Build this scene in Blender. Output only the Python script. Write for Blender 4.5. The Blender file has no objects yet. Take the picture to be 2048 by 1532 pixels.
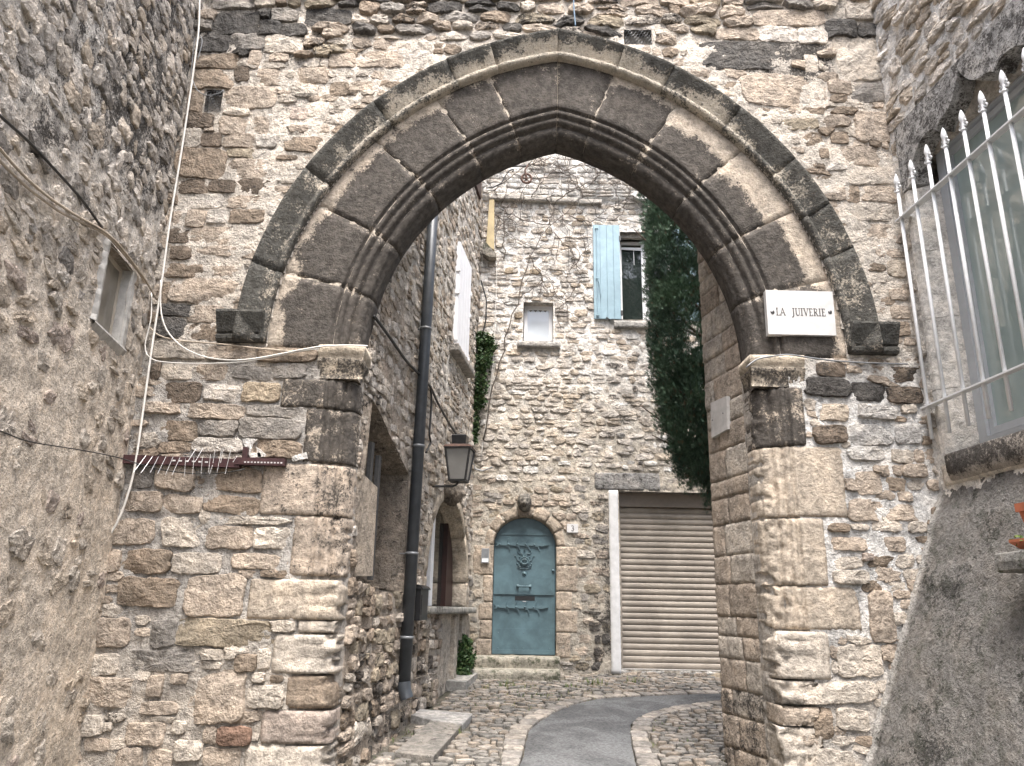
import bpy, math, random
import numpy as np
from mathutils import Matrix

# ------------------------------------------------------------------ camera, sky, sun, exposure
scene = bpy.context.scene
COL = scene.collection
R = math.radians
FPX, CW, CH = 1539.0, 2048.0, 1532.0
CAM = np.array([0.0, 0.0, 1.6])
PITCH, ROLL = R(16.3), R(1.1)
cam_data = bpy.data.cameras.new('camera')
cam_data.sensor_fit = 'HORIZONTAL'
cam_data.sensor_width = 36.0
cam_data.lens = FPX / CW * 36.0
cam_data.clip_start = 0.05
cam_data.clip_end = 400.0
cam_obj = bpy.data.objects.new('camera', cam_data)
COL.objects.link(cam_obj)
cam_obj.matrix_world = (Matrix.Translation(CAM.tolist()) @ Matrix.Rotation(math.pi / 2 + PITCH, 4, 'X')
                        @ Matrix.Rotation(ROLL, 4, 'Z'))
scene.camera = cam_obj

SUN_EL, SUN_AZ = R(68), R(174)      # azimuth clockwise from +Y
world = bpy.data.worlds.new('World')
scene.world = world
world.use_nodes = True
wn = world.node_tree
wn.nodes.clear()
w_out = wn.nodes.new('ShaderNodeOutputWorld')
w_bg = wn.nodes.new('ShaderNodeBackground')
w_sky = wn.nodes.new('ShaderNodeTexSky')
w_sky.sky_type = 'NISHITA'
w_sky.sun_disc = False
w_sky.sun_elevation = SUN_EL
w_sky.sun_rotation = SUN_AZ
w_sky.air_density = 1.0
w_sky.dust_density = 6.0
w_sky.ozone_density = 0.6
w_hsv = wn.nodes.new('ShaderNodeHueSaturation')
w_hsv.inputs['Saturation'].default_value = 0.8
wn.links.new(w_sky.outputs[0], w_hsv.inputs['Color'])
wn.links.new(w_hsv.outputs[0], w_bg.inputs['Color'])
w_bg.inputs['Strength'].default_value = 0.12
wn.links.new(w_bg.outputs[0], w_out.inputs['Surface'])

sun_data = bpy.data.lights.new('sun', 'SUN')
sun_data.energy = 1.5
sun_data.angle = R(35)
sun_data.color = (1.0, 0.98, 0.95)
sun_obj = bpy.data.objects.new('sun', sun_data)
COL.objects.link(sun_obj)
sdir = np.array([math.sin(SUN_AZ) * math.cos(SUN_EL), math.cos(SUN_AZ) * math.cos(SUN_EL), math.sin(SUN_EL)])
from mathutils import Vector
sun_obj.rotation_euler = Vector((-sdir).tolist()).to_track_quat('-Z', 'Y').to_euler()

scene.cycles.max_bounces = 5
scene.cycles.diffuse_bounces = 3
scene.cycles.glossy_bounces = 2
scene.cycles.use_adaptive_sampling = True
scene.cycles.adaptive_threshold = 0.02
vs = scene.view_settings
vs.view_transform = 'Standard'
vs.look = 'None'
vs.gamma = 1.0
vs.use_curve_mapping = False
vs.exposure = 2.22

# ------------------------------------------------------------------ numeric helpers
def _rx(a):
    c, s = math.cos(a), math.sin(a); return np.array([[1, 0, 0], [0, c, -s], [0, s, c]])
def _rz(a):
    c, s = math.cos(a), math.sin(a); return np.array([[c, -s, 0], [s, c, 0], [0, 0, 1]])
CM = _rx(math.pi / 2 + PITCH) @ _rz(ROLL)
def ray(px, py):
    return CM @ np.array([(px - CW / 2) / FPX, -(py - CH / 2) / FPX, -1.0])
def hit(px, py, O, N):                       # sight line through a measured photo point, met with a real plane
    d = ray(px, py)
    return CAM + d * (np.dot(np.asarray(O, float) - CAM, N) / np.dot(d, N))
def onY(px, py, Y):
    d = ray(px, py); return CAM + d * (Y / d[1])
def proj(P):
    q = (np.asarray(P, float) - CAM) @ CM
    return np.stack([CW / 2 + FPX * q[..., 0] / -q[..., 2], CH / 2 - FPX * q[..., 1] / -q[..., 2], -q[..., 2]], -1)

_prng = np.random.RandomState(7)
_perm = np.tile(_prng.permutation(256), 3)
_g3 = _prng.normal(size=(256, 3)); _g3 /= np.linalg.norm(_g3, axis=1)[:, None]
_g2 = _prng.uniform(0, 2 * math.pi, 256); _g2 = np.stack([np.cos(_g2), np.sin(_g2)], -1)
def perlin(P):
    P = np.asarray(P, float)
    if P.ndim > 1 and P.shape[0] > 1 and P[..., 2].min() == P[..., 2].max():      # planar input: cheaper two-dimensional noise
        k = P[(0,) * (P.ndim - 1)][2]
        Q = P[..., :2] + (k * 7.31, k * 3.17)
        i = np.floor(Q).astype(int); f = Q - i; i &= 255
        w = f * f * f * (f * (f * 6 - 15) + 10); out = 0
        for dx in (0, 1):
            for dy in (0, 1):
                g = _g2[_perm[_perm[i[..., 0] + dx] + i[..., 1] + dy]]
                d = g[..., 0] * (f[..., 0] - dx) + g[..., 1] * (f[..., 1] - dy)
                out = out + d * (w[..., 0] if dx else 1 - w[..., 0]) * (w[..., 1] if dy else 1 - w[..., 1])
        return out * 1.5
    i = np.floor(P).astype(int); f = P - i; i &= 255
    w = f * f * f * (f * (f * 6 - 15) + 10)
    out = 0
    for dx in (0, 1):
        for dy in (0, 1):
            for dz in (0, 1):
                h = _perm[_perm[_perm[i[..., 0] + dx] + i[..., 1] + dy] + i[..., 2] + dz]
                g = _g3[h]
                d = g[..., 0] * (f[..., 0] - dx) + g[..., 1] * (f[..., 1] - dy) + g[..., 2] * (f[..., 2] - dz)
                out = out + d * (w[..., 0] if dx else 1 - w[..., 0]) * (w[..., 1] if dy else 1 - w[..., 1]) * (w[..., 2] if dz else 1 - w[..., 2])
    return out * 1.6
def fbm(P, octv=4, gain=0.5):
    P = np.asarray(P, float); a, s, o = 1.0, 0, 0
    for k in range(octv):
        o = o + a * perlin(P * (2.03 ** k) + 17.3 * k); s += a; a *= gain
    return o / s
def ridged(P, octv=4):
    P = np.asarray(P, float); a, s, o = 1.0, 0, 0
    for k in range(octv):
        o = o + a * (1 - 2 * np.abs(perlin(P * (2.1 ** k) + 31.7 * k))); s += a; a *= 0.55
    return o / s
def uvn(u, v, k=0.0):
    u = np.asarray(u, float); v = np.asarray(v, float)
    return np.stack([u, v, np.full(np.broadcast(u, v).shape, float(k))], -1) if u.shape == v.shape else np.stack(np.broadcast_arrays(u, v, np.array(float(k))), -1)
def sstep(a, b, x):
    t = np.clip((x - a) / (b - a), 0, 1); return t * t * (3 - 2 * t)

# ------------------------------------------------------------------ object helpers
def mesh_obj(name, verts, faces, mat, parent=None, col=None, smooth=True):
    me = bpy.data.meshes.new(name)
    v = np.asarray(verts, dtype=np.float32)
    me.from_pydata(v.tolist(), [], faces if isinstance(faces, list) else faces.tolist())
    if col is not None:
        c = np.asarray(col, dtype=np.float32)
        if c.ndim == 1:
            c = np.tile(c, (len(v), 1))
        if c.shape[1] == 3:
            c = np.concatenate([c, np.zeros((len(c), 1), np.float32)], 1)
        at = me.attributes.new('Col', 'FLOAT_COLOR', 'POINT')
        at.data.foreach_set('color', np.ascontiguousarray(c).ravel())
    if smooth:
        me.polygons.foreach_set('use_smooth', np.ones(len(me.polygons), dtype=bool))
    me.materials.append(mat)
    me.update()
    ob = bpy.data.objects.new(name, me)
    COL.objects.link(ob)
    if parent is not None:
        attach(ob, parent)
    return ob
def world_loc(o):
    p = np.array(o.location)
    return p + world_loc(o.parent) + np.array(o.matrix_parent_inverse.translation) if o.parent else p
def attach(ob, parent):
    ob.parent = parent
    ob.matrix_parent_inverse = Matrix.Translation((-world_loc(parent)).tolist())
def tag(o, label=None, cat=None, group=None, kind=None):
    if label: o['label'] = label
    if cat: o['category'] = cat
    if group: o['group'] = group
    if kind: o['kind'] = kind
    return o
def thing(name, label, cat, loc, group=None):
    o = bpy.data.objects.new(name, None)
    o.empty_display_size = 0.1
    COL.objects.link(o)
    o.location = [float(x) for x in loc]
    return tag(o, label, cat, group)

class MB:                                       # collects pieces of ONE part
    def __init__(s): s.v = []; s.f = []; s.c = []
    def add(s, v, f, c=None):
        n = sum(len(x) for x in s.v)
        v = np.asarray(v, float)
        s.v.append(v); s.f.extend([[i + n for i in q] for q in f])
        if c is not None:
            c = np.asarray(c, float)
            s.c.append(np.tile(c, (len(v), 1)) if c.ndim == 1 else c)
        return s
    def box(s, p0, p1, c=None, bev=0.0):
        p0, p1 = np.minimum(p0, p1).astype(float), np.maximum(p0, p1).astype(float)
        if bev <= 0:
            v = [[(p0, p1)[i & 1][0], (p0, p1)[i >> 1 & 1][1], (p0, p1)[i >> 2 & 1][2]] for i in range(8)]
            return s.add(v, [[0, 2, 3, 1], [4, 5, 7, 6], [0, 1, 5, 4], [2, 6, 7, 3], [0, 4, 6, 2], [1, 3, 7, 5]], c)
        v = []; idx = {}
        for i in range(8):
            sg = [1 if i >> k & 1 else -1 for k in range(3)]
            cr = [(p0, p1)[i >> k & 1][k] for k in range(3)]
            for ax in range(3):
                idx[i, ax] = len(v)
                v.append([cr[k] if k == ax else cr[k] - sg[k] * bev for k in range(3)])
        f = []
        for ax in range(3):
            a, b = [k for k in range(3) if k != ax]
            for sd in (0, 1):
                q = [sd << ax, sd << ax | 1 << a, sd << ax | 1 << a | 1 << b, sd << ax | 1 << b]
                f.append([idx[i, ax] for i in q])
        for ax in range(3):
            a, b = [k for k in range(3) if k != ax]
            for m in range(4):
                i0 = (m & 1) << a | (m >> 1) << b; i1 = i0 | 1 << ax
                f.append([idx[i0, a], idx[i1, a], idx[i1, b], idx[i0, b]])
        for i in range(8): f.append([idx[i, 0], idx[i, 1], idx[i, 2]])
        return s.add(v, f, c)
    def tube(s, pts, r, seg=6, c=None, cap=True):
        P = np.asarray(pts, float); n = len(P)
        rr = np.full(n, r, float) if np.isscalar(r) else np.asarray(r, float)
        T = np.gradient(P, axis=0); T /= np.maximum(np.linalg.norm(T, axis=1), 1e-9)[:, None]
        a = np.array([0, 0, 1.0]) if abs(T[0][2]) < 0.9 else np.array([1.0, 0, 0])
        X = np.cross(T[0], a); X /= np.linalg.norm(X)
        V = []
        ang = np.arange(seg) * 2 * math.pi / seg
        for i in range(n):
            X = X - T[i] * np.dot(X, T[i]); X /= max(np.linalg.norm(X), 1e-9)
            Yv = np.cross(T[i], X)
            V.append(P[i] + rr[i] * (np.cos(ang)[:, None] * X + np.sin(ang)[:, None] * Yv))
        f = [[i * seg + j, i * seg + (j + 1) % seg, (i + 1) * seg + (j + 1) % seg, (i + 1) * seg + j] for i in range(n - 1) for j in range(seg)]
        if cap: f += [list(range(seg))[::-1], [(n - 1) * seg + j for j in range(seg)]]
        return s.add(np.concatenate(V), f, c)
    def lathe(s, prof, O, ax=(0, 0, 1), seg=16, c=None):
        ax = np.asarray(ax, float); ax /= np.linalg.norm(ax)
        a = np.array([0, 0, 1.0]) if abs(ax[2]) < 0.9 else np.array([1.0, 0, 0])
        X = np.cross(a, ax); X /= np.linalg.norm(X); Yv = np.cross(ax, X)
        ang = np.arange(seg) * 2 * math.pi / seg
        ring = np.cos(ang)[:, None] * X + np.sin(ang)[:, None] * Yv
        V = np.concatenate([np.asarray(O, float) + ax * h + ring * max(r, 1e-4) for r, h in prof])
        n = len(prof)
        f = [[i * seg + j, i * seg + (j + 1) % seg, (i + 1) * seg + (j + 1) % seg, (i + 1) * seg + j] for i in range(n - 1) for j in range(seg)]
        f += [list(range(seg))[::-1], [(n - 1) * seg + j for j in range(seg)]]
        return s.add(V, f, c)
    def prism(s, poly, W, h0, h1, c=None):      # polygon in wall (u,v), between heights h0 and h1
        poly = np.asarray(poly, float); n = len(poly)
        a = W.map(poly[:, 0], poly[:, 1], np.full(n, h0)); b = W.map(poly[:, 0], poly[:, 1], np.full(n, h1))
        f = [list(range(n))[::-1], [n + i for i in range(n)]] + [[i, (i + 1) % n, n + (i + 1) % n, n + i] for i in range(n)]
        return s.add(np.concatenate([a, b]), f, c)
    def wbox(s, W, u0, u1, v0, v1, h0, h1, c=None):
        return s.prism([(u0, v0), (u1, v0), (u1, v1), (u0, v1)], W, h0, h1, c)
    def build(s, name, mat, parent=None, smooth=False):
        return mesh_obj(name, np.concatenate(s.v), s.f, mat, parent, np.concatenate(s.c) if s.c else None, smooth)

class Wall:                                     # a real plane: origin, horizontal axis, second axis, outward normal
    def __init__(s, O, U, N, V=(0, 0, 1), lean=None):
        s.O = np.asarray(O, float); s.U = np.asarray(U, float); s.V = np.asarray(V, float); s.N = np.asarray(N, float)
        s.lean = lean
    def map(s, u, v, h):
        u, v, h = np.asarray(u, float), np.asarray(v, float), np.asarray(h, float)
        if s.lean is not None: h = h + s.lean(v)
        return s.O + u[..., None] * s.U + v[..., None] * s.V + h[..., None] * s.N
    def at(s, u, v, h=0.0):
        return s.map(np.array(float(u)), np.array(float(v)), np.array(float(h)))
    def uv(s, px, py, h=0.0):
        hh = h
        for _ in range(6 if s.lean is not None else 1):
            P = hit(px, py, s.O + s.N * hh, np.cross(s.U, s.V) / np.linalg.norm(np.cross(s.U, s.V)))
            d = P - s.O - s.N * hh
            v = np.dot(d, s.V) / np.dot(s.V, s.V); u = np.dot(d, s.U) / np.dot(s.U, s.U)
            if s.lean is not None: hh = h + float(s.lean(np.array(v)))
        return np.array([u, v])
    def rect(s, x0, y0, x1, y1, h=0.0):         # measured photo rectangle -> (u0,u1,v0,v1) on the wall
        q = np.array([s.uv(x, y, h) for x, y in ((x0, y0), (x1, y0), (x1, y1), (x0, y1))])
        us = sorted(q[:, 0]); vv = sorted(q[:, 1])
        return (us[0] + us[1]) / 2, (us[2] + us[3]) / 2, (vv[0] + vv[1]) / 2, (vv[2] + vv[3]) / 2

class Mask:
    def __init__(s, u0, u1, v0, v1, res=0.01):
        s.u0, s.v0, s.res = u0, v0, res
        s.nu, s.nv = int((u1 - u0) / res) + 1, int((v1 - v0) / res) + 1
        s.a = np.zeros((s.nv, s.nu), bool)
        s.uu = u0 + np.arange(s.nu) * res; s.vv = v0 + np.arange(s.nv) * res
        s.G = np.meshgrid(s.uu, s.vv)
    def get(s, u, v):
        i = np.round((u - s.u0) / s.res).astype(int); j = np.round((v - s.v0) / s.res).astype(int)
        out = (i < 0) | (j < 0) | (i >= s.nu) | (j >= s.nv)
        return out | s.a[np.clip(j, 0, s.nv - 1), np.clip(i, 0, s.nu - 1)]
    def block(s, cond): s.a |= cond(*s.G)
    def rect(s, u0, u1, v0, v1, pad=0.0):
        s.block(lambda U, V: (U > u0 - pad) & (U < u1 + pad) & (V > v0 - pad) & (V < v1 + pad))
    def poly(s, P): s.block(lambda U, V: inpoly(U, V, P))
    def stone(s, cu, cv, rad, pad=0.0):
        m = rad.max() + pad + s.res
        i0, i1 = max(int((cu - m - s.u0) / s.res), 0), min(int((cu + m - s.u0) / s.res) + 2, s.nu)
        j0, j1 = max(int((cv - m - s.v0) / s.res), 0), min(int((cv + m - s.v0) / s.res) + 2, s.nv)
        if i1 <= i0 or j1 <= j0: return
        U, V = np.meshgrid(s.uu[i0:i1] - cu, s.vv[j0:j1] - cv)
        t = np.arctan2(V, U) % (2 * math.pi)
        n = len(rad)
        rr = np.interp(t, np.arange(n + 1) * 2 * math.pi / n, np.append(rad, rad[0]))
        s.a[j0:j1, i0:i1] |= np.hypot(U, V) < rr + pad

def inpoly(U, V, P):
    P = np.asarray(P, float); r = np.zeros(np.shape(U), bool); j = len(P) - 1
    for i in range(len(P)):
        c = ((P[i, 1] > V) != (P[j, 1] > V)) & (U < (P[j, 0] - P[i, 0]) * (V - P[i, 1]) / (P[j, 1] - P[i, 1] + 1e-12) + P[i, 0])
        r ^= c; j = i
    return r

# ------------------------------------------------------------------ materials
def nodes_of(m):
    m.use_nodes = True
    nt = m.node_tree
    return nt, nt.nodes.get('Principled BSDF')
def N_(nt, t, **kw):
    n = nt.nodes.new(t)
    for k, v in kw.items():
        if k in n.inputs: n.inputs[k].default_value = v
        else: setattr(n, k, v)
    return n
def noise(nt, vec, scale, detail=5.0, rough=0.6, dist=0.0):
    n = N_(nt, 'ShaderNodeTexNoise', Scale=scale, Detail=detail, Roughness=rough, Distortion=dist)
    nt.links.new(vec, n.inputs['Vector'])
    return n.outputs['Fac']
def mth(nt, op, a, b=None, c=None, clamp=False):
    n = nt.nodes.new('ShaderNodeMath'); n.operation = op; n.use_clamp = clamp
    for i, x in enumerate((a, b, c)):
        if x is None: continue
        if isinstance(x, (int, float)): n.inputs[i].default_value = x
        else: nt.links.new(x, n.inputs[i])
    return n.outputs[0]
def mrange(nt, x, a, b, c=0.0, d=1.0):
    n = nt.nodes.new('ShaderNodeMapRange'); n.interpolation_type = 'SMOOTHSTEP'
    nt.links.new(x, n.inputs['Value'])
    for k, v in zip(('From Min', 'From Max', 'To Min', 'To Max'), (a, b, c, d)): n.inputs[k].default_value = v
    return n.outputs[0]
def mixc(nt, f, a, b, mode='MIX'):
    n = nt.nodes.new('ShaderNodeMix'); n.data_type = 'RGBA'; n.blend_type = mode
    if isinstance(f, (int, float)): n.inputs[0].default_value = f
    else: nt.links.new(f, n.inputs[0])
    for i, x in ((6, a), (7, b)):
        if isinstance(x, (tuple, list)): n.inputs[i].default_value = (*x[:3], 1)
        else: nt.links.new(x, n.inputs[i])
    return n.outputs[2]

def stone_material(name, stain=(0.046, 0.041, 0.037), grain=1.0, bump=1.0, moss=0.0, pits=1.0):
    m = bpy.data.materials.new(name)
    nt, bs = nodes_of(m)
    pos = nt.nodes.new('ShaderNodeNewGeometry').outputs['Position']
    at = nt.nodes.new('ShaderNodeAttribute'); at.attribute_name = 'Col'
    n_lo = noise(nt, pos, 5.0, 3, 0.6)
    n_md = noise(nt, pos, 19.0, 4, 0.68)
    n_hi = noise(nt, pos, 58.0, 3, 0.75)
    v = mth(nt, 'ADD', mth(nt, 'MULTIPLY', n_lo, 0.5), mth(nt, 'MULTIPLY', n_md, 0.75))
    v = mth(nt, 'ADD', v, mth(nt, 'MULTIPLY', n_hi, 0.6 * grain))
    v = mrange(nt, v, 0.64, 1.22, 0.48, 1.45)
    comb = nt.nodes.new('ShaderNodeCombineColor')
    for k in range(3): nt.links.new(v, comb.inputs[k])
    c = mixc(nt, 1.0, at.outputs['Color'], comb.outputs[0], 'MULTIPLY')
    warm = mrange(nt, n_lo, 0.42, 0.68)
    c = mixc(nt, mth(nt, 'MULTIPLY', warm, 0.3), c, mixc(nt, 1.0, c, (1.1, 0.96, 0.78), 'MULTIPLY'))
    pit = mrange(nt, n_hi, 0.56, 0.68)
    c = mixc(nt, mth(nt, 'MULTIPLY', pit, 0.5 * pits), c, (0.09, 0.075, 0.06))
    # weathering crust: only where the vertex channel asks for it, broken up by noise
    n_st = noise(nt, pos, 9.0, 5, 0.72)
    sn = mth(nt, 'ADD', mth(nt, 'MULTIPLY', n_st, 0.5), mth(nt, 'MULTIPLY', n_hi, 0.5))
    st = mth(nt, 'ADD', at.outputs['Alpha'], mth(nt, 'MULTIPLY', mth(nt, 'SUBTRACT', sn, 0.5), 2.4))
    st = mrange(nt, st, 0.40, 0.64)
    stc = mixc(nt, mrange(nt, n_md, 0.35, 0.65), tuple(x * 0.75 for x in stain), tuple(min(1, x * 1.45) for x in stain))
    c = mixc(nt, mth(nt, 'MULTIPLY', st, 0.93), c, stc)
    if moss > 0:
        c = mixc(nt, mth(nt, 'MULTIPLY', mrange(nt, n_st, 0.5, 0.62), moss), c, (0.05, 0.065, 0.025))
    hs = nt.nodes.new('ShaderNodeHueSaturation'); hs.inputs['Saturation'].default_value = 0.68
    nt.links.new(c, hs.inputs['Color'])
    nt.links.new(hs.outputs[0], bs.inputs['Base Color'])
    bs.inputs['Roughness'].default_value = 0.93
    bs.inputs['Specular IOR Level'].default_value = 0.18
    hsum = mth(nt, 'ADD', mth(nt, 'MULTIPLY', n_md, 1.0), mth(nt, 'MULTIPLY', n_hi, 0.6))
    b = N_(nt, 'ShaderNodeBump', Strength=1.0 * bump, Distance=0.03)
    nt.links.new(hsum, b.inputs['Height'])
    nt.links.new(b.outputs[0], bs.inputs['Normal'])
    return m

def plain(name, color, rough=0.5, metal=0.0, var=0.12, scale=18.0, bump=0.0, spec=0.5, wear=None, patch=None):
    m = bpy.data.materials.new(name)
    nt, bs = nodes_of(m)
    pos = nt.nodes.new('ShaderNodeNewGeometry').outputs['Position']
    n = noise(nt, pos, scale, 6, 0.65)
    c = mixc(nt, mrange(nt, n, 0.3, 0.7), tuple(x * (1 - var) for x in color), tuple(min(1.0, x * (1 + var)) for x in color))
    if wear:
        c = mixc(nt, mth(nt, 'MULTIPLY', mrange(nt, noise(nt, pos, scale * 3, 6, 0.75), 0.6, 0.7), wear[1]), c, wear[0])
    if patch:                                  # broad fading and grime: (scale, darker factor, lighter factor)
        n2 = noise(nt, pos, patch[0], 5, 0.7, 0.6)
        c = mixc(nt, mrange(nt, n2, 0.40, 0.62), mixc(nt, 1.0, c, (patch[1],) * 3, 'MULTIPLY'), mixc(nt, 1.0, c, (patch[2],) * 3, 'MULTIPLY'))
    nt.links.new(c, bs.inputs['Base Color'])
    bs.inputs['Roughness'].default_value = rough
    bs.inputs['Metallic'].default_value = metal
    bs.inputs['Specular IOR Level'].default_value = spec
    if bump > 0:
        b = N_(nt, 'ShaderNodeBump', Strength=bump, Distance=0.01)
        nt.links.new(mth(nt, 'ADD', n, mth(nt, 'MULTIPLY', noise(nt, pos, scale * 6, 4, 0.7), 0.5)), b.inputs['Height'])
        nt.links.new(b.outputs[0], bs.inputs['Normal'])
    return m

def leaf_material(name, sat=1.0):
    m = bpy.data.materials.new(name)
    nt, bs = nodes_of(m)
    at = nt.nodes.new('ShaderNodeAttribute'); at.attribute_name = 'Col'
    nt.links.new(at.outputs['Color'], bs.inputs['Base Color'])
    bs.inputs['Roughness'].default_value = 0.62
    bs.inputs['Specular IOR Level'].default_value = 0.3
    return m

def glass_material(name, tint, rough=0.05):
    m = bpy.data.materials.new(name)
    nt, bs = nodes_of(m)
    pos = nt.nodes.new('ShaderNodeNewGeometry').outputs['Position']
    n = noise(nt, pos, 2.5, 4, 0.6)
    nt.links.new(mixc(nt, n, tuple(x * 0.8 for x in tint), tuple(min(1, x * 1.2) for x in tint)), bs.inputs['Base Color'])
    bs.inputs['Roughness'].default_value = rough
    bs.inputs['Specular IOR Level'].default_value = 0.9
    bs.inputs['Coat Weight'].default_value = 0.6
    bs.inputs['Coat Roughness'].default_value = 0.03
    return m

M = {}
M['stone'] = stone_material('limestone')
M['mortar'] = stone_material('lime_mortar', grain=1.1, bump=1.25, pits=0.5)
M['ashlar'] = stone_material('weathered_ashlar', grain=0.9, bump=0.6)
M['render'] = stone_material('rough_cement_render', stain=(0.06, 0.058, 0.055), grain=1.8, bump=1.6, moss=0.25, pits=0.8)
M['mossy'] = stone_material('mossy_stone', moss=0.75)
M['cobble'] = stone_material('river_cobble', grain=0.6, bump=0.5, pits=0.4)
M['earth'] = stone_material('dirt_joint', grain=1.0, bump=1.0, moss=0.35)
M['asphalt'] = plain('asphalt', (0.092, 0.094, 0.096), 0.9, var=0.35, scale=45, bump=0.5, spec=0.2, wear=((0.13, 0.13, 0.13), 0.5), patch=(2.6, 0.78, 1.25))
M['white_iron'] = plain('white_painted_iron', (0.66, 0.67, 0.68), 0.42, var=0.06, scale=24, wear=((0.30, 0.22, 0.16), 0.5))
M['grey_alu'] = plain('grey_aluminium_frame', (0.36, 0.38, 0.40), 0.45, var=0.05)
M['pane_pale'] = glass_material('pale_curtained_glass', (0.27, 0.33, 0.32), 0.06)
M['pane_dark'] = glass_material('dark_glass', (0.018, 0.024, 0.022), 0.03)
M['pane_bright'] = glass_material('net_curtain_glass', (0.62, 0.68, 0.74), 0.12)
M['pane_film'] = plain('plastic_sheet_pane', (0.20, 0.185, 0.155), 0.28, var=0.3, scale=5, spec=0.6)
M['pvc'] = plain('white_pvc', (0.80, 0.81, 0.83), 0.35, var=0.03)
M['shutter_blue'] = plain('pale_blue_paint', (0.235, 0.345, 0.405), 0.55, var=0.05, scale=8, patch=(3.5, 0.92, 1.06), wear=((0.30, 0.38, 0.42), 0.4))
M['shutter_white'] = plain('white_shutter_paint', (0.80, 0.82, 0.86), 0.5, var=0.04, scale=8)
M['door_blue'] = plain('petrol_blue_paint', (0.075, 0.128, 0.150), 0.48, var=0.12, scale=7, bump=0.06, wear=((0.12, 0.2, 0.23), 0.35), patch=(3.0, 0.85, 1.12))
M['door_iron'] = plain('petrol_blue_iron', (0.085, 0.140, 0.162), 0.45, var=0.1, scale=20)
M['roller'] = plain('beige_roller_slat', (0.285, 0.250, 0.210), 0.48, var=0.09, scale=3, wear=((0.15, 0.13, 0.11), 0.25), patch=(1.8, 0.86, 1.10))
M['roller_dark'] = plain('brown_roller_box', (0.21, 0.175, 0.145), 0.5, var=0.08)
M['zinc'] = plain('anthracite_zinc', (0.060, 0.068, 0.078), 0.42, metal=0.25, var=0.15, scale=10, wear=((0.11, 0.12, 0.13), 0.4))
M['zinc_band'] = plain('worn_zinc_band', (0.20, 0.21, 0.22), 0.45, metal=0.3)
M['black_metal'] = plain('black_sheet_metal', (0.015, 0.015, 0.016), 0.38, var=0.2, wear=((0.09, 0.08, 0.07), 0.3))
M['rust'] = plain('rusty_iron', (0.085, 0.045, 0.032), 0.8, var=0.35, scale=40, bump=0.3)
M['dark_iron'] = plain('dark_wrought_iron', (0.045, 0.045, 0.045), 0.6, var=0.25, scale=30)
M['rail'] = plain('maroon_spike_rail', (0.045, 0.018, 0.020), 0.5, var=0.3, scale=25)
M['steel'] = plain('steel_wire', (0.60, 0.60, 0.60), 0.35, metal=0.4, var=0.05)
M['cable_white'] = plain('white_cable', (0.66, 0.64, 0.60), 0.5, var=0.1, scale=9)
M['cable_beige'] = plain('beige_cable', (0.40, 0.34, 0.27), 0.6, var=0.15, scale=9)
M['cable_black'] = plain('black_cable', (0.018, 0.018, 0.018), 0.5)
M['terracotta'] = plain('terracotta', (0.42, 0.135, 0.07), 0.75, var=0.15, scale=12, bump=0.08)
M['marble'] = plain('pale_marble', (0.58, 0.575, 0.57), 0.35, var=0.05, scale=8, wear=((0.46, 0.43, 0.40), 0.5), patch=(6.0, 0.90, 1.03))
M['marble_old'] = plain('stained_marble', (0.42, 0.41, 0.40), 0.5, var=0.15, scale=10, wear=((0.24, 0.22, 0.2), 0.6))
M['ink'] = plain('engraved_lettering', (0.09, 0.085, 0.08), 0.7)
M['screw'] = plain('screw_cap', (0.16, 0.16, 0.16), 0.35, metal=0.7)
M['brown_wood'] = plain('dark_brown_wood', (0.035, 0.014, 0.011), 0.5, var=0.2, scale=14)
M['yellow_wood'] = plain('yellow_timber', (0.40, 0.32, 0.18), 0.7, var=0.15, scale=9, bump=0.1)
M['plaster_white'] = plain('white_plaster', (0.58, 0.58, 0.58), 0.85, var=0.08, scale=14, bump=0.3)
M['plaster_dirty'] = plain('dirty_lime_plaster', (0.40, 0.39, 0.37), 0.9, var=0.2, scale=16, bump=0.5, wear=((0.26, 0.22, 0.18), 0.5))
M['meter'] = plain('beige_meter_door', (0.48, 0.43, 0.36), 0.5, var=0.04)
M['meter_label'] = plain('brown_meter_label', (0.26, 0.17, 0.10), 0.6)
M['grey_plastic'] = plain('grey_plastic', (0.27, 0.29, 0.31), 0.4, var=0.05)
M['lantern_glass'] = plain('frosted_lantern_glass', (0.27, 0.265, 0.25), 0.35, var=0.08, scale=6, spec=0.5)
M['wire_mesh'] = plain('galvanised_wire', (0.20, 0.21, 0.22), 0.5, metal=0.3)
M['void'] = plain('painted_dark_interior', (0.06, 0.055, 0.05), 0.95, var=0.3, bump=0.4)  # unlit inside of the arched window, its shade put into the colour
M['bark'] = plain('cypress_bark', (0.085, 0.06, 0.045), 0.9, var=0.3, scale=20, bump=0.4)
M['vine'] = plain('bare_vine_wood', (0.085, 0.068, 0.055), 0.85, var=0.3, scale=30)
M['cypress'] = leaf_material('cypress_foliage')
M['ivy'] = leaf_material('ivy_leaf')
M['dish'] = plain('pale_enamel', (0.5, 0.5, 0.48), 0.5)

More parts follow.
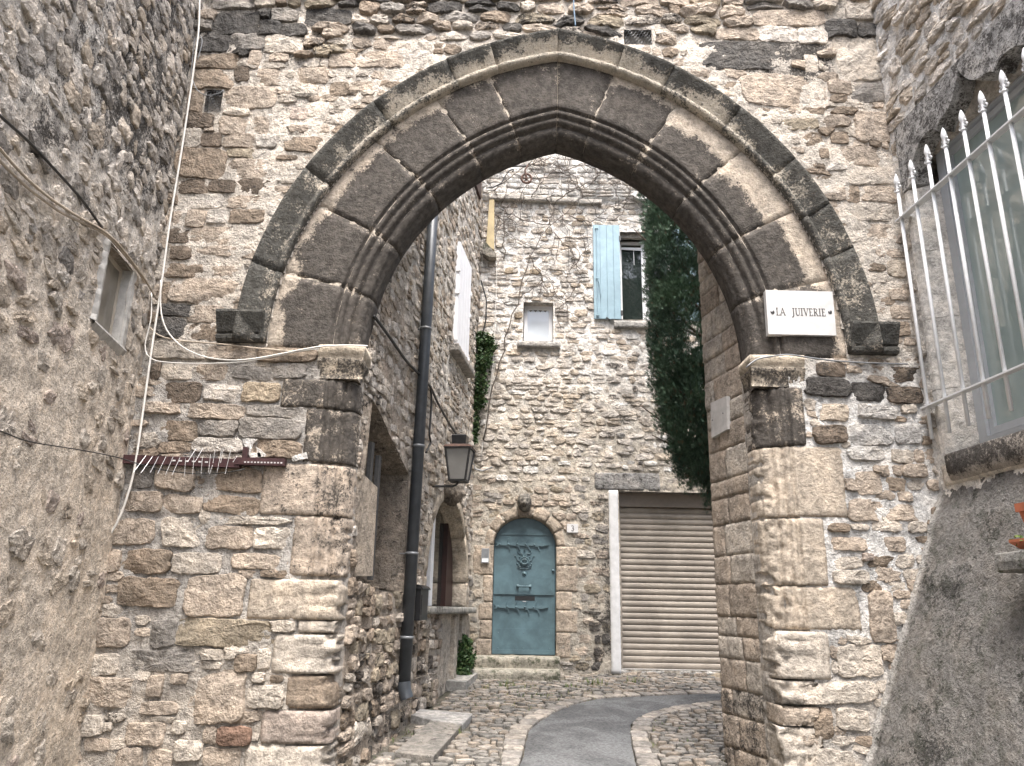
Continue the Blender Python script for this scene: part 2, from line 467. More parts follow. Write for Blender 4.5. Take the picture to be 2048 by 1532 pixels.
# stone palette (linear albedo)
C_ = dict(T=(0.41, 0.322, 0.235), L=(0.50, 0.43, 0.345), B=(0.27, 0.198, 0.128), DB=(0.175, 0.128, 0.086), G=(0.27, 0.245, 0.215),
          D=(0.115, 0.108, 0.10), W=(0.55, 0.49, 0.42), W2=(0.70, 0.67, 0.62), O=(0.33, 0.265, 0.17), OC=(0.42, 0.315, 0.185), RU=(0.23, 0.115, 0.06),
          P=(0.39, 0.305, 0.245), G2=(0.225, 0.21, 0.185), L3=(0.33, 0.29, 0.24), T3=(0.285, 0.23, 0.17), C=(0.45, 0.365, 0.265))
MORT_WARM = np.array((0.54, 0.475, 0.395)); MORT_GREY = np.array((0.34, 0.325, 0.305)); MORT_PALE = np.array((0.60, 0.59, 0.57))

# ------------------------------------------------------------------ stones
def outline(rs, a, b, n, ex=4.5, jit=0.10, rot=0.0):
    t = np.arange(n) * 2 * math.pi / n
    c, s = np.cos(t - rot), np.sin(t - rot)
    r = (np.abs(c / a) ** ex + np.abs(s / b) ** ex) ** (-1 / ex)
    o = rs.uniform(0, 100, 2)
    k = 1.1
    nz = perlin(np.stack([np.cos(t) * k + o[0], np.sin(t) * k + o[1], np.full(n, 3.3)], -1))
    nz2 = perlin(np.stack([np.cos(t) * 4.2 + o[1], np.sin(t) * 4.2 + o[0], np.full(n, 8.1)], -1))
    r = r * (1 + jit * 1.6 * nz + jit * 1.1 * nz2)
    return r
def clear(mask, cu, cv, rad, gap):
    n = len(rad); t = np.arange(n) * 2 * math.pi / n
    st = np.arange(0.0, rad.max() + gap + mask.res, mask.res)
    U = cu + np.cos(t)[:, None] * st; V = cv + np.sin(t)[:, None] * st
    b = mask.get(U, V)
    first = np.where(b.any(1), st[np.argmax(b, 1)], 9.9)
    return np.minimum(rad, first - gap)
def stone_mesh(W, rs, cu, cv, rad, h, col, alpha=0.0, facet=0.5, rough=1.0, sink=0.035, cell=0.026, alpha_fn=None, warp=0.0, lay=0.0):
    n = len(rad); t = np.arange(n) * 2 * math.pi / n
    size = np.median(rad)
    nr = int(np.clip(size / cell, 2, 9))
    fr = [1.0, 1.0, 0.965] + list(np.linspace(0.90, 0.0, nr + 1)[:-1])
    U = []; V = []; T = []
    for k, q in enumerate(fr):
        U.append(cu + rad * q * np.cos(t)); V.append(cv + rad * q * np.sin(t)); T.append(np.full(n, q))
    U = np.concatenate(U + [[cu]]); V = np.concatenate(V + [[cv]]); T = np.concatenate(T + [[0.0]])
    prof = np.where(T >= 0.999, 0.45, np.where(T > 0.93, 0.84, 1.0 - 0.06 * (T / 0.9) ** 3))
    zz = h * prof
    for k in range(rs.randint(3, 6)):                      # hammered facets
        a = rs.uniform(0, 2 * math.pi); sl = rs.uniform(0.15, 0.8) * facet
        d = rs.uniform(0.15, 0.85) * size
        zz = np.minimum(zz, h * 1.06 - sl * ((U - cu) * math.cos(a) + (V - cv) * math.sin(a) - d))
    o = rs.uniform(0, 50)
    amp = rough * (0.006 + 0.13 * h)
    nz = fbm(uvn(U * 14, V * 14, o), 4, 0.6)
    if lay > 0:
        nz = nz + lay * ridged(uvn(U * 4, V * 34, o), 2)
    zz = zz + amp * nz * np.where(T > 0.999, 0.4, 1.0)
    zz = np.maximum(zz, h * 0.05)
    zz[:n] = -sink
    if warp:
        U = U + warp * perlin(uvn(U * 9, V * 9, o + 3)); V = V + warp * perlin(uvn(U * 9, V * 9, o + 9))
    P = W.map(U, V, zz)
    f = []
    m = len(fr)
    for k in range(m - 1):
        for j in range(n):
            f.append([k * n + j, k * n + (j + 1) % n, (k + 1) * n + (j + 1) % n, (k + 1) * n + j])
    c0 = m * n
    for j in range(n): f.append([(m - 1) * n + j, (m - 1) * n + (j + 1) % n, c0])
    cc = np.asarray(col)[None, :3] * (1 + 0.13 * fbm(uvn(U * 6, V * 6, o + 20), 3))[:, None]
    al = np.full(len(U), float(alpha))
    if alpha_fn is not None: al = np.clip(al + alpha_fn(U, V), 0, 1.2)
    return P, f, np.concatenate([cc, al[:, None]], 1)

class Masonry:
    """stones of one wall; the largest in view become parts, the rest one joined part"""
    def __init__(s, W, mask, seed): s.W, s.mask, s.rs, s.items = W, mask, np.random.RandomState(seed), []
    def put(s, cu, cv, a, b, h, col, ex=4.5, jit=0.10, rot=0.0, gap=0.008, alpha=0.0, force=False, min_area=0.35, **kw):
        n = int(np.clip(2 * (a + b) * 2 / 0.026, 14, 52))
        rad = outline(s.rs, a, b, n, ex, jit, rot)
        if not force:
            if s.mask.get(np.array([cu]), np.array([cv]))[0]: return False
            r2 = clear(s.mask, cu, cv, rad, gap)
            if r2.min() < 0.008 or np.mean(r2 ** 2) < min_area * np.mean(rad ** 2): return False
            rad = r2
        s.mask.stone(cu, cv, rad, 0.0 if not force else 0.004)
        s.items.append((cu, cv, rad, h, col, alpha, kw))
        return True
    def fill(s, u0, u1, v0, v1, hr, wr, hh, pal, gap=0.012, wave=0.02, ex=3.6, jit=0.13, tilt=0.05, min_area=0.35, alpha=None, skip=0.0, keep=None, **kw):
        rs = s.rs; v = v0
        while v < v1:
            rh = rs.uniform(*hr); u = u0 - rs.uniform(0, wr[1])
            while u < u1:
                w = rs.uniform(*wr) * (1.0 if rs.rand() > 0.2 else 0.62)
                cu, cv = u + w / 2, v + rh / 2 + wave * float(perlin(np.array([u * 0.9, v * 3.1, 5.5]))) * 2
                u += w
                if rs.rand() < skip or (keep is not None and not keep(cu, cv)): continue
                hfac = rs.uniform(0.72, 1.0)
                col = np.array(C_[pal[rs.randint(len(pal))]]) * rs.uniform(0.82, 1.16)
                al = alpha(cu, cv) if callable(alpha) else (alpha or 0.0)
                rot = rs.normal(0, tilt)
                if rh > 0.11 and rs.rand() < 0.25:
                    for dv in (-0.25, 0.25):
                        s.put(cu, cv + dv * rh, w / 2, rh / 4 - gap / 2, rs.uniform(*hh), col * rs.uniform(0.85, 1.15), ex, jit, rot, gap / 2, al, min_area=min_area, **kw)
                else:
                    s.put(cu, cv, w / 2 - gap / 4, rh / 2 * hfac, rs.uniform(*hh), col, ex, jit, rot, gap / 2, al, min_area=min_area, **kw)
            v += rh
    def build(s, name, parent, mat, limit=300, in_frame=True, rest_name=None, smooth=False):
        sc = []
        for it in s.items:
            P = s.W.at(it[0], it[1], 0); q = proj(P)
            area = np.mean(it[2] ** 2)
            vis = q[2] > 0.2 and -40 < q[0] < CW + 40 and -40 < q[1] < CH + 40
            sc.append(area / max(q[2], 0.3) ** 2 if vis else -1.0)
        order = np.argsort(-np.array(sc)) if sc else []
        rest = MB(); made = 0
        for k in order:
            cu, cv, rad, h, col, al, kw = s.items[k]
            if sc[k] < 0 and in_frame: continue
            P, f, c = stone_mesh(s.W, s.rs, cu, cv, rad, h, col, al, **kw)
            if made < limit:
                mesh_obj(name, P, f, mat, parent, c, smooth); made += 1
            else: rest.add(P, f, c)
        if rest.v:
            o = rest.build(rest_name or name + 's', mat, parent, smooth); o['kind'] = 'stuff'

def sheet(W, us, vs_, hfn, cut=None, colfn=None, name='wall', mat=None, parent=None, smooth=True):
    U, V = np.meshgrid(us, vs_)
    H = hfn(U, V)
    P = W.map(U, V, H).reshape(-1, 3)
    nu, nv = len(us), len(vs_)
    I = np.arange(nu * nv).reshape(nv, nu)
    q = np.stack([I[:-1, :-1], I[:-1, 1:], I[1:, 1:], I[1:, :-1]], -1).reshape(-1, 4)
    if cut is not None:
        uc = (U[:-1, :-1] + U[1:, 1:]) / 2; vc = (V[:-1, :-1] + V[1:, 1:]) / 2
        q = q[~cut(uc, vc).ravel()]
    used = np.zeros(len(P), bool); used[q.ravel()] = True
    re = np.cumsum(used) - 1
    c = colfn(U, V).reshape(-1, 4)
    return mesh_obj(name, P[used], re[q], mat, parent, c[used], smooth)

def rgba(rgb, a): return np.concatenate([rgb, a[..., None]], -1)
def lerp(a, b, t): return a + (b - a) * t[..., None]

# ------------------------------------------------------------------ ground
SLOPE = 0.0715
GR = Wall((0, 0, 0), (1, 0, 0), (0, 0, 1), (0, 1, SLOPE))
def gz(Y): return SLOPE * Y
YA, YB = 5.6, 10.8                               # face of the gateway wall, face of the far house
ang_s, ang_l, ang_r = R(7.5), R(-8.0), R(-3.5)
W_gate = Wall((0, YA, 0), (1, 0, 0), (0, -1, 0))
W_back = Wall((0, YB, 0), (1, 0, 0), (0, -1, 0))
W_side = Wall((-0.54, YB, 0), (-math.sin(ang_s), -math.cos(ang_s), 0), (math.cos(ang_s), -math.sin(ang_s), 0))
W_left = Wall((-2.84, YA, 0), (-math.sin(ang_l), -math.cos(ang_l), 0), (math.cos(ang_l), -math.sin(ang_l), 0))
W_right = Wall((3.15, YA, 0), (-math.sin(ang_r), -math.cos(ang_r), 0), (-math.cos(ang_r), math.sin(ang_r), 0))

#@@GROUND
edge_l = [(1030, 1560), (1042, 1532), (1051, 1494), (1057, 1467), (1077, 1447), (1112, 1427), (1149, 1412), (1184, 1402), (1224, 1398), (1280, 1395), (1380, 1391), (1500, 1388), (1640, 1386)]
edge_r = [(1280, 1560), (1272, 1532), (1264, 1499), (1259, 1467), (1264, 1449), (1273, 1441), (1299, 1428), (1348, 1416), (1402, 1409), (1451, 1402), (1560, 1398), (1640, 1396)]
def gpts(L): return np.array([GR.uv(x, y) for x, y in L])
EL, ER = gpts(edge_l), gpts(edge_r)
EL = np.concatenate([[[EL[0, 0] - 0.35, 0.5], [EL[0, 0] - 0.35, -6.0]][::-1], EL]); ER = np.concatenate([[[ER[0, 0] + 0.3, 0.5], [ER[0, 0] + 0.3, -6.0]][::-1], ER])
def resample(P, n):
    P = np.asarray(P, float); d = np.concatenate([[0], np.cumsum(np.linalg.norm(np.diff(P, axis=0), axis=1))])
    t = np.linspace(0, d[-1], n); return np.stack([np.interp(t, d, P[:, k]) for k in range(P.shape[1])], -1)
def offset_poly(P, d):
    T = np.gradient(P, axis=0); T /= np.linalg.norm(T, axis=1)[:, None]
    return P + np.stack([-T[:, 1], T[:, 0]], -1) * d
ELr, ERr = resample(EL, 160), resample(ER, 160)
for q_, k_ in ((ELr, 3.0), (ERr, 9.0)):
    q_ += 0.022 * np.stack([fbm(uvn(q_[:, 0] * 5, q_[:, 1] * 5, k_), 3), fbm(uvn(q_[:, 0] * 5, q_[:, 1] * 5, k_ + 4), 3)], -1)
ROAD = np.concatenate([ELr, ERr[::-1]])

def ground_h(U, V):
    return 0.012 * fbm(uvn(U * 3, V * 3, 2), 4) - 0.02
def ground_c(U, V):
    n = fbm(uvn(U * 1.7, V * 1.7, 4), 4)
    c = lerp(np.array((0.16, 0.14, 0.11)), np.array((0.10, 0.095, 0.062)), sstep(-0.2, 0.4, n))
    return rgba(c, 0.25 + 0 * U)
ground = sheet(GR, np.concatenate([[-60, -20, -8], np.arange(-4, 5, 0.05), [8, 20, 60]]), np.concatenate([[-60, -20, -8, -2], np.arange(0, 13, 0.05), [16, 30, 80]]),
               ground_h, None, ground_c, 'ground', M['earth'])
tag(ground, 'cobbled lane paved with small river stones and dirt joints', None, None, 'structure')

road = MB()
A = GR.map(ELr[:, 0], ELr[:, 1], np.full(160, 0.012)); B = GR.map(ERr[:, 0], ERr[:, 1], np.full(160, 0.012))
ks = np.linspace(0, 1, 7)
V = np.stack([A + (B - A) * k + np.array([0, 0, 0.02 * math.sin(math.pi * k)]) for k in ks], 1).reshape(-1, 3)
road.add(V, [[i * 7 + j, i * 7 + j + 1, (i + 1) * 7 + j + 1, (i + 1) * 7 + j] for i in range(159) for j in range(6)])
road_o = road.build('road', M['asphalt'], None, True)
tag(road_o, 'narrow curving strip of grey asphalt through the archway', None, None, 'structure')

mask_g = Mask(-2.2, 4.2, 4.6, 11.0)
mask_g.poly(np.concatenate([offset_poly(ELr, -0.005), offset_poly(ERr, 0.005)[::-1]]) if False else ROAD)
# edging stones along both sides of the asphalt
rs_e = np.random.RandomState(5)
edging = Masonry(GR, mask_g, 5)
for P, sgn in ((EL, 1), (ER, -1)):
    Q = resample(P, 900); d = np.concatenate([[0], np.cumsum(np.linalg.norm(np.diff(Q, axis=0), axis=1))])
    T = np.gradient(Q, axis=0); T /= np.linalg.norm(T, axis=1)[:, None]
    s_ = 0.0
    while s_ < d[-1] - 0.1:
        L_ = rs_e.uniform(0.15, 0.27)
        k = np.searchsorted(d, s_ + L_ / 2)
        if k >= len(Q): break
        if Q[k, 1] > 4.6 and Q[k, 0] < 3.5:
            nrm = np.array([-T[k, 1], T[k, 0]]) * sgn
            w = rs_e.uniform(0.14, 0.19)
            c = Q[k] + nrm * (w / 2 + 0.008)
            if mask_g.a.shape:
                edging.put(c[0], c[1], L_ / 2 - 0.008, w / 2, 0.028, np.array(C_['G' if rs_e.rand() < 0.6 else 'L3']) * rs_e.uniform(0.85, 1.2), 6, 0.05,
                           math.atan2(T[k, 1], T[k, 0]), 0.002, 0.12, force=False, min_area=0.2, facet=0.15, rough=0.7)
        s_ += L_
edging.build('edging_stone', road_o, M['cobble'], 200)

# flat slabs beside the side house
slab_polys = [[(807, 1426), (827, 1417), (945, 1427), (925, 1449), (862, 1440)], [(862, 1441), (924, 1450), (867, 1513), (790, 1503)]]
slab_uv = [np.array([GR.uv(x, y, 0.05) for x, y in q]) for q in slab_polys]
for q in slab_uv: mask_g.poly(q)
for q, c, lb in ((slab_uv[0], (0.40, 0.39, 0.37, 0.0), 'pale smooth paving slab beside the downpipe'), (slab_uv[1], (0.25, 0.23, 0.20, 0.35), 'worn dark paving slab lying in the cobbles')):
    mb = MB()
    cen = q.mean(0); q2 = cen + (q - cen) * 0.985
    n = len(q)
    a = GR.map(q[:, 0], q[:, 1], np.full(n, -0.02)); b = GR.map(q[:, 0], q[:, 1], np.full(n, 0.045)); t_ = GR.map(q2[:, 0], q2[:, 1], np.full(n, 0.052))
    mb.add(np.concatenate([a, b, t_]), [[i, (i + 1) % n, n + (i + 1) % n, n + i] for i in range(n)] + [[n + i, n + (i + 1) % n, 2 * n + (i + 1) % n, 2 * n + i] for i in range(n)] + [[2 * n + i for i in range(n)]], c)
    o = mb.build('paving_slab', M['cobble'], ground); o['label'] = lb

#@@END_GROUND_SETUP
# ------------------------------------------------------------------ gateway wall
gate = thing('gateway_wall', 'old rubble stone wall pierced by a pointed arch with dark weathered voussoirs', 'gateway', (0.34, YA, gz(YA)))
ZS, CX, AP = 3.48, 0.86, 0.34                    # springing height, left arc centre, apex
CXR = 2 * AP - CX
R_IN, R_M, R_OUT, R_HOOD = 2.03, 2.27, 2.75, 2.93
def arch_r(U, V):                               # radius of the pointed arch through (u,v); below springing = horizontal distance
    left = U < AP
    dz = np.maximum(V - ZS, 0)
    return np.where(left, np.hypot(U - CX, dz), np.hypot(U - CXR, dz))
hole_a = W_gate.rect(410, 181, 444, 227)
hole_b = W_gate.rect(1250, 62, 1305, 92)

def gate_h(U, V):
    h = 0.016 * fbm(uvn(U * 7, V * 9, 1), 5, 0.65) + 0.010 * ridged(uvn(U * 14, V * 20, 6), 3)
    return h + 0.001 + 0.011 * sstep(3.3, 3.7, V) * sstep(3.55, 3.25, arch_r(U, V) + 0.25 * fbm(uvn(U * 3, V * 3, 14), 3)) - 0.012 * sstep(6.25, 6.4, V)
def gate_c(U, V):
    grey = sstep(3.6, 3.0, V + 0.25 * fbm(uvn(U * 2, V * 2, 9), 3)) * sstep(0.8, 1.6, V)
    grey = np.where(U > 1.5, sstep(3.65, 3.2, V), grey * 0.8)
    c = lerp(MORT_WARM[None, None], np.where((U > 1.5)[..., None], MORT_PALE, MORT_GREY), grey)
    low = sstep(1.7, 0.9, V)
    c = lerp(c, np.array((0.36, 0.315, 0.26)), low * 0.7)
    c = c * (1 + 0.12 * fbm(uvn(U * 3, V * 3, 12), 4))[..., None]
    dark = 0.30 * sstep(0.05, 0.5, fbm(uvn(U * 1.6, V * 2.2, 21), 4)) + 0.25 * sstep(5.9, 6.5, V)
    dark = dark + 0.45 * np.exp(-((U - 2.2) / 0.7) ** 2 - ((V - 6.15) / 0.28) ** 2)
    dark = dark + 0.35 * np.exp(-((U + 2.3) / 0.5) ** 2 - ((V - 6.3) / 0.4) ** 2)
    return rgba(c, np.clip(dark, 0, 0.9))
def gate_cut(U, V):
    o = (arch_r(U, V) < 2.74) & (V > ZS)
    o |= (V <= ZS) & (U > -1.45) & (U < 2.11)
    for r_ in (hole_a, hole_b): o |= (U > r_[0]) & (U < r_[1]) & (V > r_[2]) & (V < r_[3])
    return o
sheet(W_gate, np.arange(-3.3, 3.75, 0.02), np.arange(0.2, 7.7, 0.02), gate_h, gate_cut, gate_c, 'mortar', M['mortar'], gate)
# solid core and rear face of the wall
core = MB()
GD = 0.36
def ring_pts(r, n=24):
    tl = math.acos((AP - CX) / r)
    L = [(CX + r * math.cos(t), ZS + r * math.sin(t)) for t in np.linspace(math.pi, tl, n)]
    return L + [(2 * AP - x, z) for x, z in L[::-1][1:]]
inner = ring_pts(2.3)
bl = [(-3.3, 0.1), (-3.3, 7.7), (3.7, 7.7), (3.7, 0.1)]
pin = np.array([(inner[0][0], 0.1)] + inner + [(inner[-1][0], 0.1)])
n = len(pin)
# outline split in quads between opening edge and outer rectangle (rear face and core front, 6 cm back)
outer = []
for i, (x, z) in enumerate(pin):
    if z <= 0.2: outer.append((-3.3 if x < AP else 3.7, 0.1))
    elif z <= ZS + 0.001: outer.append((-3.3 if x < AP else 3.7, z))
    else:
        dx, dz = x - AP, z - ZS
        k = min(((3.7 - AP) if dx > 0 else (3.64)) / max(abs(dx), 1e-3), (7.7 - ZS) / max(dz, 1e-3))
        outer.append((AP + dx * k, ZS + dz * k))
outer = np.array(outer)
for h in (-0.07, -GD):
    a = W_gate.map(pin[:, 0], pin[:, 1], np.full(n, h)); b = W_gate.map(outer[:, 0], outer[:, 1], np.full(n, h))
    core.add(np.concatenate([a, b]), [[i, i + 1, n + i + 1, n + i] for i in range(n - 1)], (0.30, 0.26, 0.21, 0.3))
core.add(W_gate.map(np.array([-3.3, 3.7, 3.7, -3.3]), np.full(4, 7.7), np.array([0.02, 0.02, -GD, -GD])), [[0, 1, 2, 3]], (0.3, 0.26, 0.21, 0.3))
core.build('wall_core', M['mortar'], gate)

# --- voussoirs, swept moulding
prof = [(R_OUT + 0.03, 0.0), (2.68, 0.0), (2.60, 0.0), (2.54, 0.0), (2.48, 0.0), (2.42, 0.0), (2.36, 0.0), (2.31, 0.0), (2.277, 0.0), (2.27, 0.006), (2.265, 0.028), (2.255, 0.034), (2.246, 0.027), (2.237, 0.016),
        (2.222, 0.016), (2.210, 0.026), (2.203, 0.052), (2.194, 0.060), (2.184, 0.052), (2.172, 0.046), (2.156, 0.052), (2.146, 0.068), (2.140, 0.098), (2.130, 0.108), (2.120, 0.098), (2.104, 0.094), (2.082, 0.102),
        (2.064, 0.122), (2.054, 0.150), (2.050, 0.172), (2.040, 0.180), (R_IN, 0.190), (R_IN, 0.26), (R_IN, 0.33), (2.10, 0.345), (R_OUT, 0.345)]
PR = np.array(prof); PR[:, 1] = np.where((PR[:, 0] < 2.28) & (PR[:, 1] < 0.185), PR[:, 1] * 0.82, PR[:, 1])
def t_end(r, side, cx=CX): return math.acos(np.clip((AP - cx) / r, -1, 1))
def sweep(name, P, t0, t1, side, mat, parent, colfn, nt_=9, gap=0.0022, to_apex=False, amp=0.0035, base=0.0, smooth=True, cx=CX, chipk=0.6):
    m = len(P); V = []; Cc = []
    for k in range(nt_):
        s = k / (nt_ - 1)
        for r, d in P:
            e1 = t_end(r, side, cx) + gap / r if to_apex else t1 + gap / r
            e0 = t0 - gap / r
            t = e0 + (e1 - e0) * s
            V.append((r, d + base, t))
    V = np.array(V)
    x = cx + V[:, 0] * np.cos(V[:, 2]); z = ZS + V[:, 0] * np.sin(V[:, 2])
    nz = fbm(np.stack([x * 9, z * 9, V[:, 1] * 9 + t0 * 7], -1), 4)
    edge = np.minimum(np.tile(np.linspace(0, 1, nt_)[:, None], (1, m)).ravel(), 1 - np.tile(np.linspace(0, 1, nt_)[:, None], (1, m)).ravel())
    chip = chipk * np.where(edge < 1e-6, 0.006 + 0.006 * (nz > 0.1), 0.0)
    d = V[:, 1] + amp * nz * 1.5 + chip * (V[:, 1] < 0.17)
    rr = V[:, 0] + np.where(V[:, 1] > 0.17, -amp * nz, 0)
    x = cx + rr * np.cos(V[:, 2]); z = ZS + rr * np.sin(V[:, 2])
    if side > 0: x = 2 * AP - x
    Pw = W_gate.map(x, z, -d)
    col = colfn(rr, d, V[:, 2], edge, x, z)
    f = [[i * m + j, i * m + j + 1, (i + 1) * m + j + 1, (i + 1) * m + j] for i in range(nt_ - 1) for j in range(m - 1)]
    f += [list(range(m))[::-1], [(nt_ - 1) * m + j for j in range(m)]]
    o = mesh_obj(name, Pw, f, mat, parent, col, smooth)
    return o
def ang_l_px(px, py):
    P = onY(px, py, YA); return math.atan2(P[2] - ZS, P[0] - CX)
def ang_r_px(px, py):
    P = onY(px, py, YA); return math.atan2(P[2] - ZS, (2 * AP - P[0]) - CX)
jl = [math.pi] + [ang_l_px(*p) for p in ((689, 575), (744, 463), (833, 355), (934, 283), (1019, 237))] + [None]
jr = [math.pi] + [ang_r_px(*p) for p in ((1540, 585), (1486, 470), (1402, 368), (1300, 287), (1190, 236))] + [None]
rs_v = np.random.RandomState(3)
def vous_col(pale, seed, tint):
    def fn(r, d, t, edge, x, z):
        n = len(r)
        base = np.tile(np.array((0.46, 0.375, 0.275)), (n, 1)) * tint
        nz = fbm(np.stack([x * 3.5, z * 3.5, np.full(n, seed)], -1), 3)
        a = np.full(n, 0.85) + 0.08 * nz
        a = a - min(pale, 0.8) * sstep(2.63 - 0.22 * max(pale - 0.8, 0) / 0.15 + 0.10 * nz, 2.71 - 0.14 * max(pale - 0.8, 0) / 0.15 + 0.06 * nz, r) * (d < 0.1)
        a = a - 0.18 * (edge < 0.02) * (d < 0.17)
        a = a - 0.07 * ((r < 2.27) & (r > 2.06))
        a = a + 0.12 * (d > 0.17)
        return np.concatenate([base, np.clip(a, 0.05, 1.0)[:, None]], 1)
    return fn
pl = [0.78, 0.76, 0.7, 0.6, 0.4, 0.1]; pr_ = [0.78, 0.86, 0.95, 0.9, 0.6, 0.1]
for side, J, pale in ((-1, jl, pl), (1, jr, pr_)):
    for i in range(len(J) - 1):
        sweep('voussoir', PR, J[i], J[i + 1] if J[i + 1] is not None else 0, side, M['ashlar'], gate, vous_col(pale[i], i + side * 3.3, rs_v.uniform(0.92, 1.06)),
              nt_=12, to_apex=J[i + 1] is None)
def joint_col(r, d, t, edge, x, z):
    n = len(r)
    a = 0.12 + 0.5 * (d > 0.2) + 0.22 * (r < 2.3)
    return np.concatenate([np.tile(np.array((0.45, 0.38, 0.29)), (n, 1)), np.clip(a + 0.08, 0, 1)[:, None]], 1)
for side in (-1, 1):                            # lime in the joints: same moulding set a little back
    PJ = PR.copy(); PJ[:, 1] += 0.006; PJ[:, 0] += np.where(PR[:, 0] < 2.28, 0.006, 0)
    sweep('arch_joint_lime', PJ, math.pi, 0, side, M['mortar'], gate, joint_col, nt_=60, gap=0.0, to_apex=True, amp=0.002)

# --- hood mould
HP0 = np.array([(2.650, 0.02), (2.652, -0.045), (2.662, -0.068), (2.680, -0.078), (2.700, -0.074), (2.715, -0.058), (2.722, -0.046), (2.732, -0.050), (2.76, -0.066), (2.80, -0.088), (2.84, -0.108), (2.885, -0.132), (2.905, -0.140),
               (2.918, -0.132), (2.935, -0.10), (2.955, -0.05), (2.975, 0.02)])
HP = HP0.copy(); HP[:, 0] = 2.975 - (2.975 - HP0[:, 0]) * 0.84
hl = [math.pi - 0.012] + [ang_l_px(*p) for p in ((568, 548), (663, 372), (788, 249), (925, 172), (1006, 143))] + [None]
hr = [math.pi - 0.012] + [ang_r_px(*p) for p in ((1655, 517), (1606, 436), (1541, 352), (1446, 250), (1316, 178), (1222, 142))] + [None]
def hood_col(clean, seed):
    def fn(r, d, t, edge, x, z):
        n = len(r)
        nz = fbm(np.stack([x * 3, z * 3, np.full(n, seed)], -1), 3)
        a = 0.80 + 0.25 * nz - clean * sstep(2.90, 2.78, r + 0.06 * nz)
        return np.concatenate([np.tile(np.array((0.40, 0.345, 0.26)), (n, 1)), np.clip(a, 0.1, 1.1)[:, None]], 1)
    return fn
M['hood'] = stone_material('lichen_black_hood', stain=(0.062, 0.063, 0.058), grain=1.6, bump=1.1)
cl_l = [0.18, 0.16, 0.20, 0.32, 0.5, 0.55]; cl_r = [0.14, 0.15, 0.18, 0.25, 0.38, 0.5, 0.58]
for side, J, cl in ((-1, hl, cl_l), (1, hr, cl_r)):
    for i in range(len(J) - 1):
        sweep('hood_stone', HP, J[i], J[i + 1] if J[i + 1] is not None else 0, side, M['hood'], gate, hood_col(cl[i], i + side), nt_=12,
              gap=0.002, to_apex=J[i + 1] is None, amp=0.008, cx=0.815, chipk=0.3)
# returned ends of the hood mould
for side in (-1, 1):
    x0 = CX - 2.74 if side < 0 else CXR + 2.74
    L_ = 0.36
    zb = ZS + 0.03
    prof_s = [(0.02, 0.0), (-0.055, 0.0), (-0.075, 0.02), (-0.078, 0.045), (-0.05, 0.065), (-0.07, 0.075), (-0.135, 0.215), (-0.13, 0.235), (0.02, 0.262)]
    mb = MB(); ns = 10
    V = []; 
    for k in range(ns):
        s = k / (ns - 1)
        for d, zz in prof_s: V.append((x0 + side * (0.02 + s * L_), zb + zz, -d))
    V = np.array(V); nz = fbm(V * 12, 3)
    P = W_gate.map(V[:, 0], V[:, 1] + 0.004 * nz, V[:, 2] + 0.006 * nz)
    m = len(prof_s)
    f = [[i * m + j, i * m + j + 1, (i + 1) * m + j + 1, (i + 1) * m + j] for i in range(ns - 1) for j in range(m - 1)] + [list(range(m))[::-1], [(ns - 1) * m + j for j in range(m)]]
    mb.add(P, f, (0.36, 0.32, 0.25, 0.88))
    mb.build('hood_stop', M['hood'], gate, False)

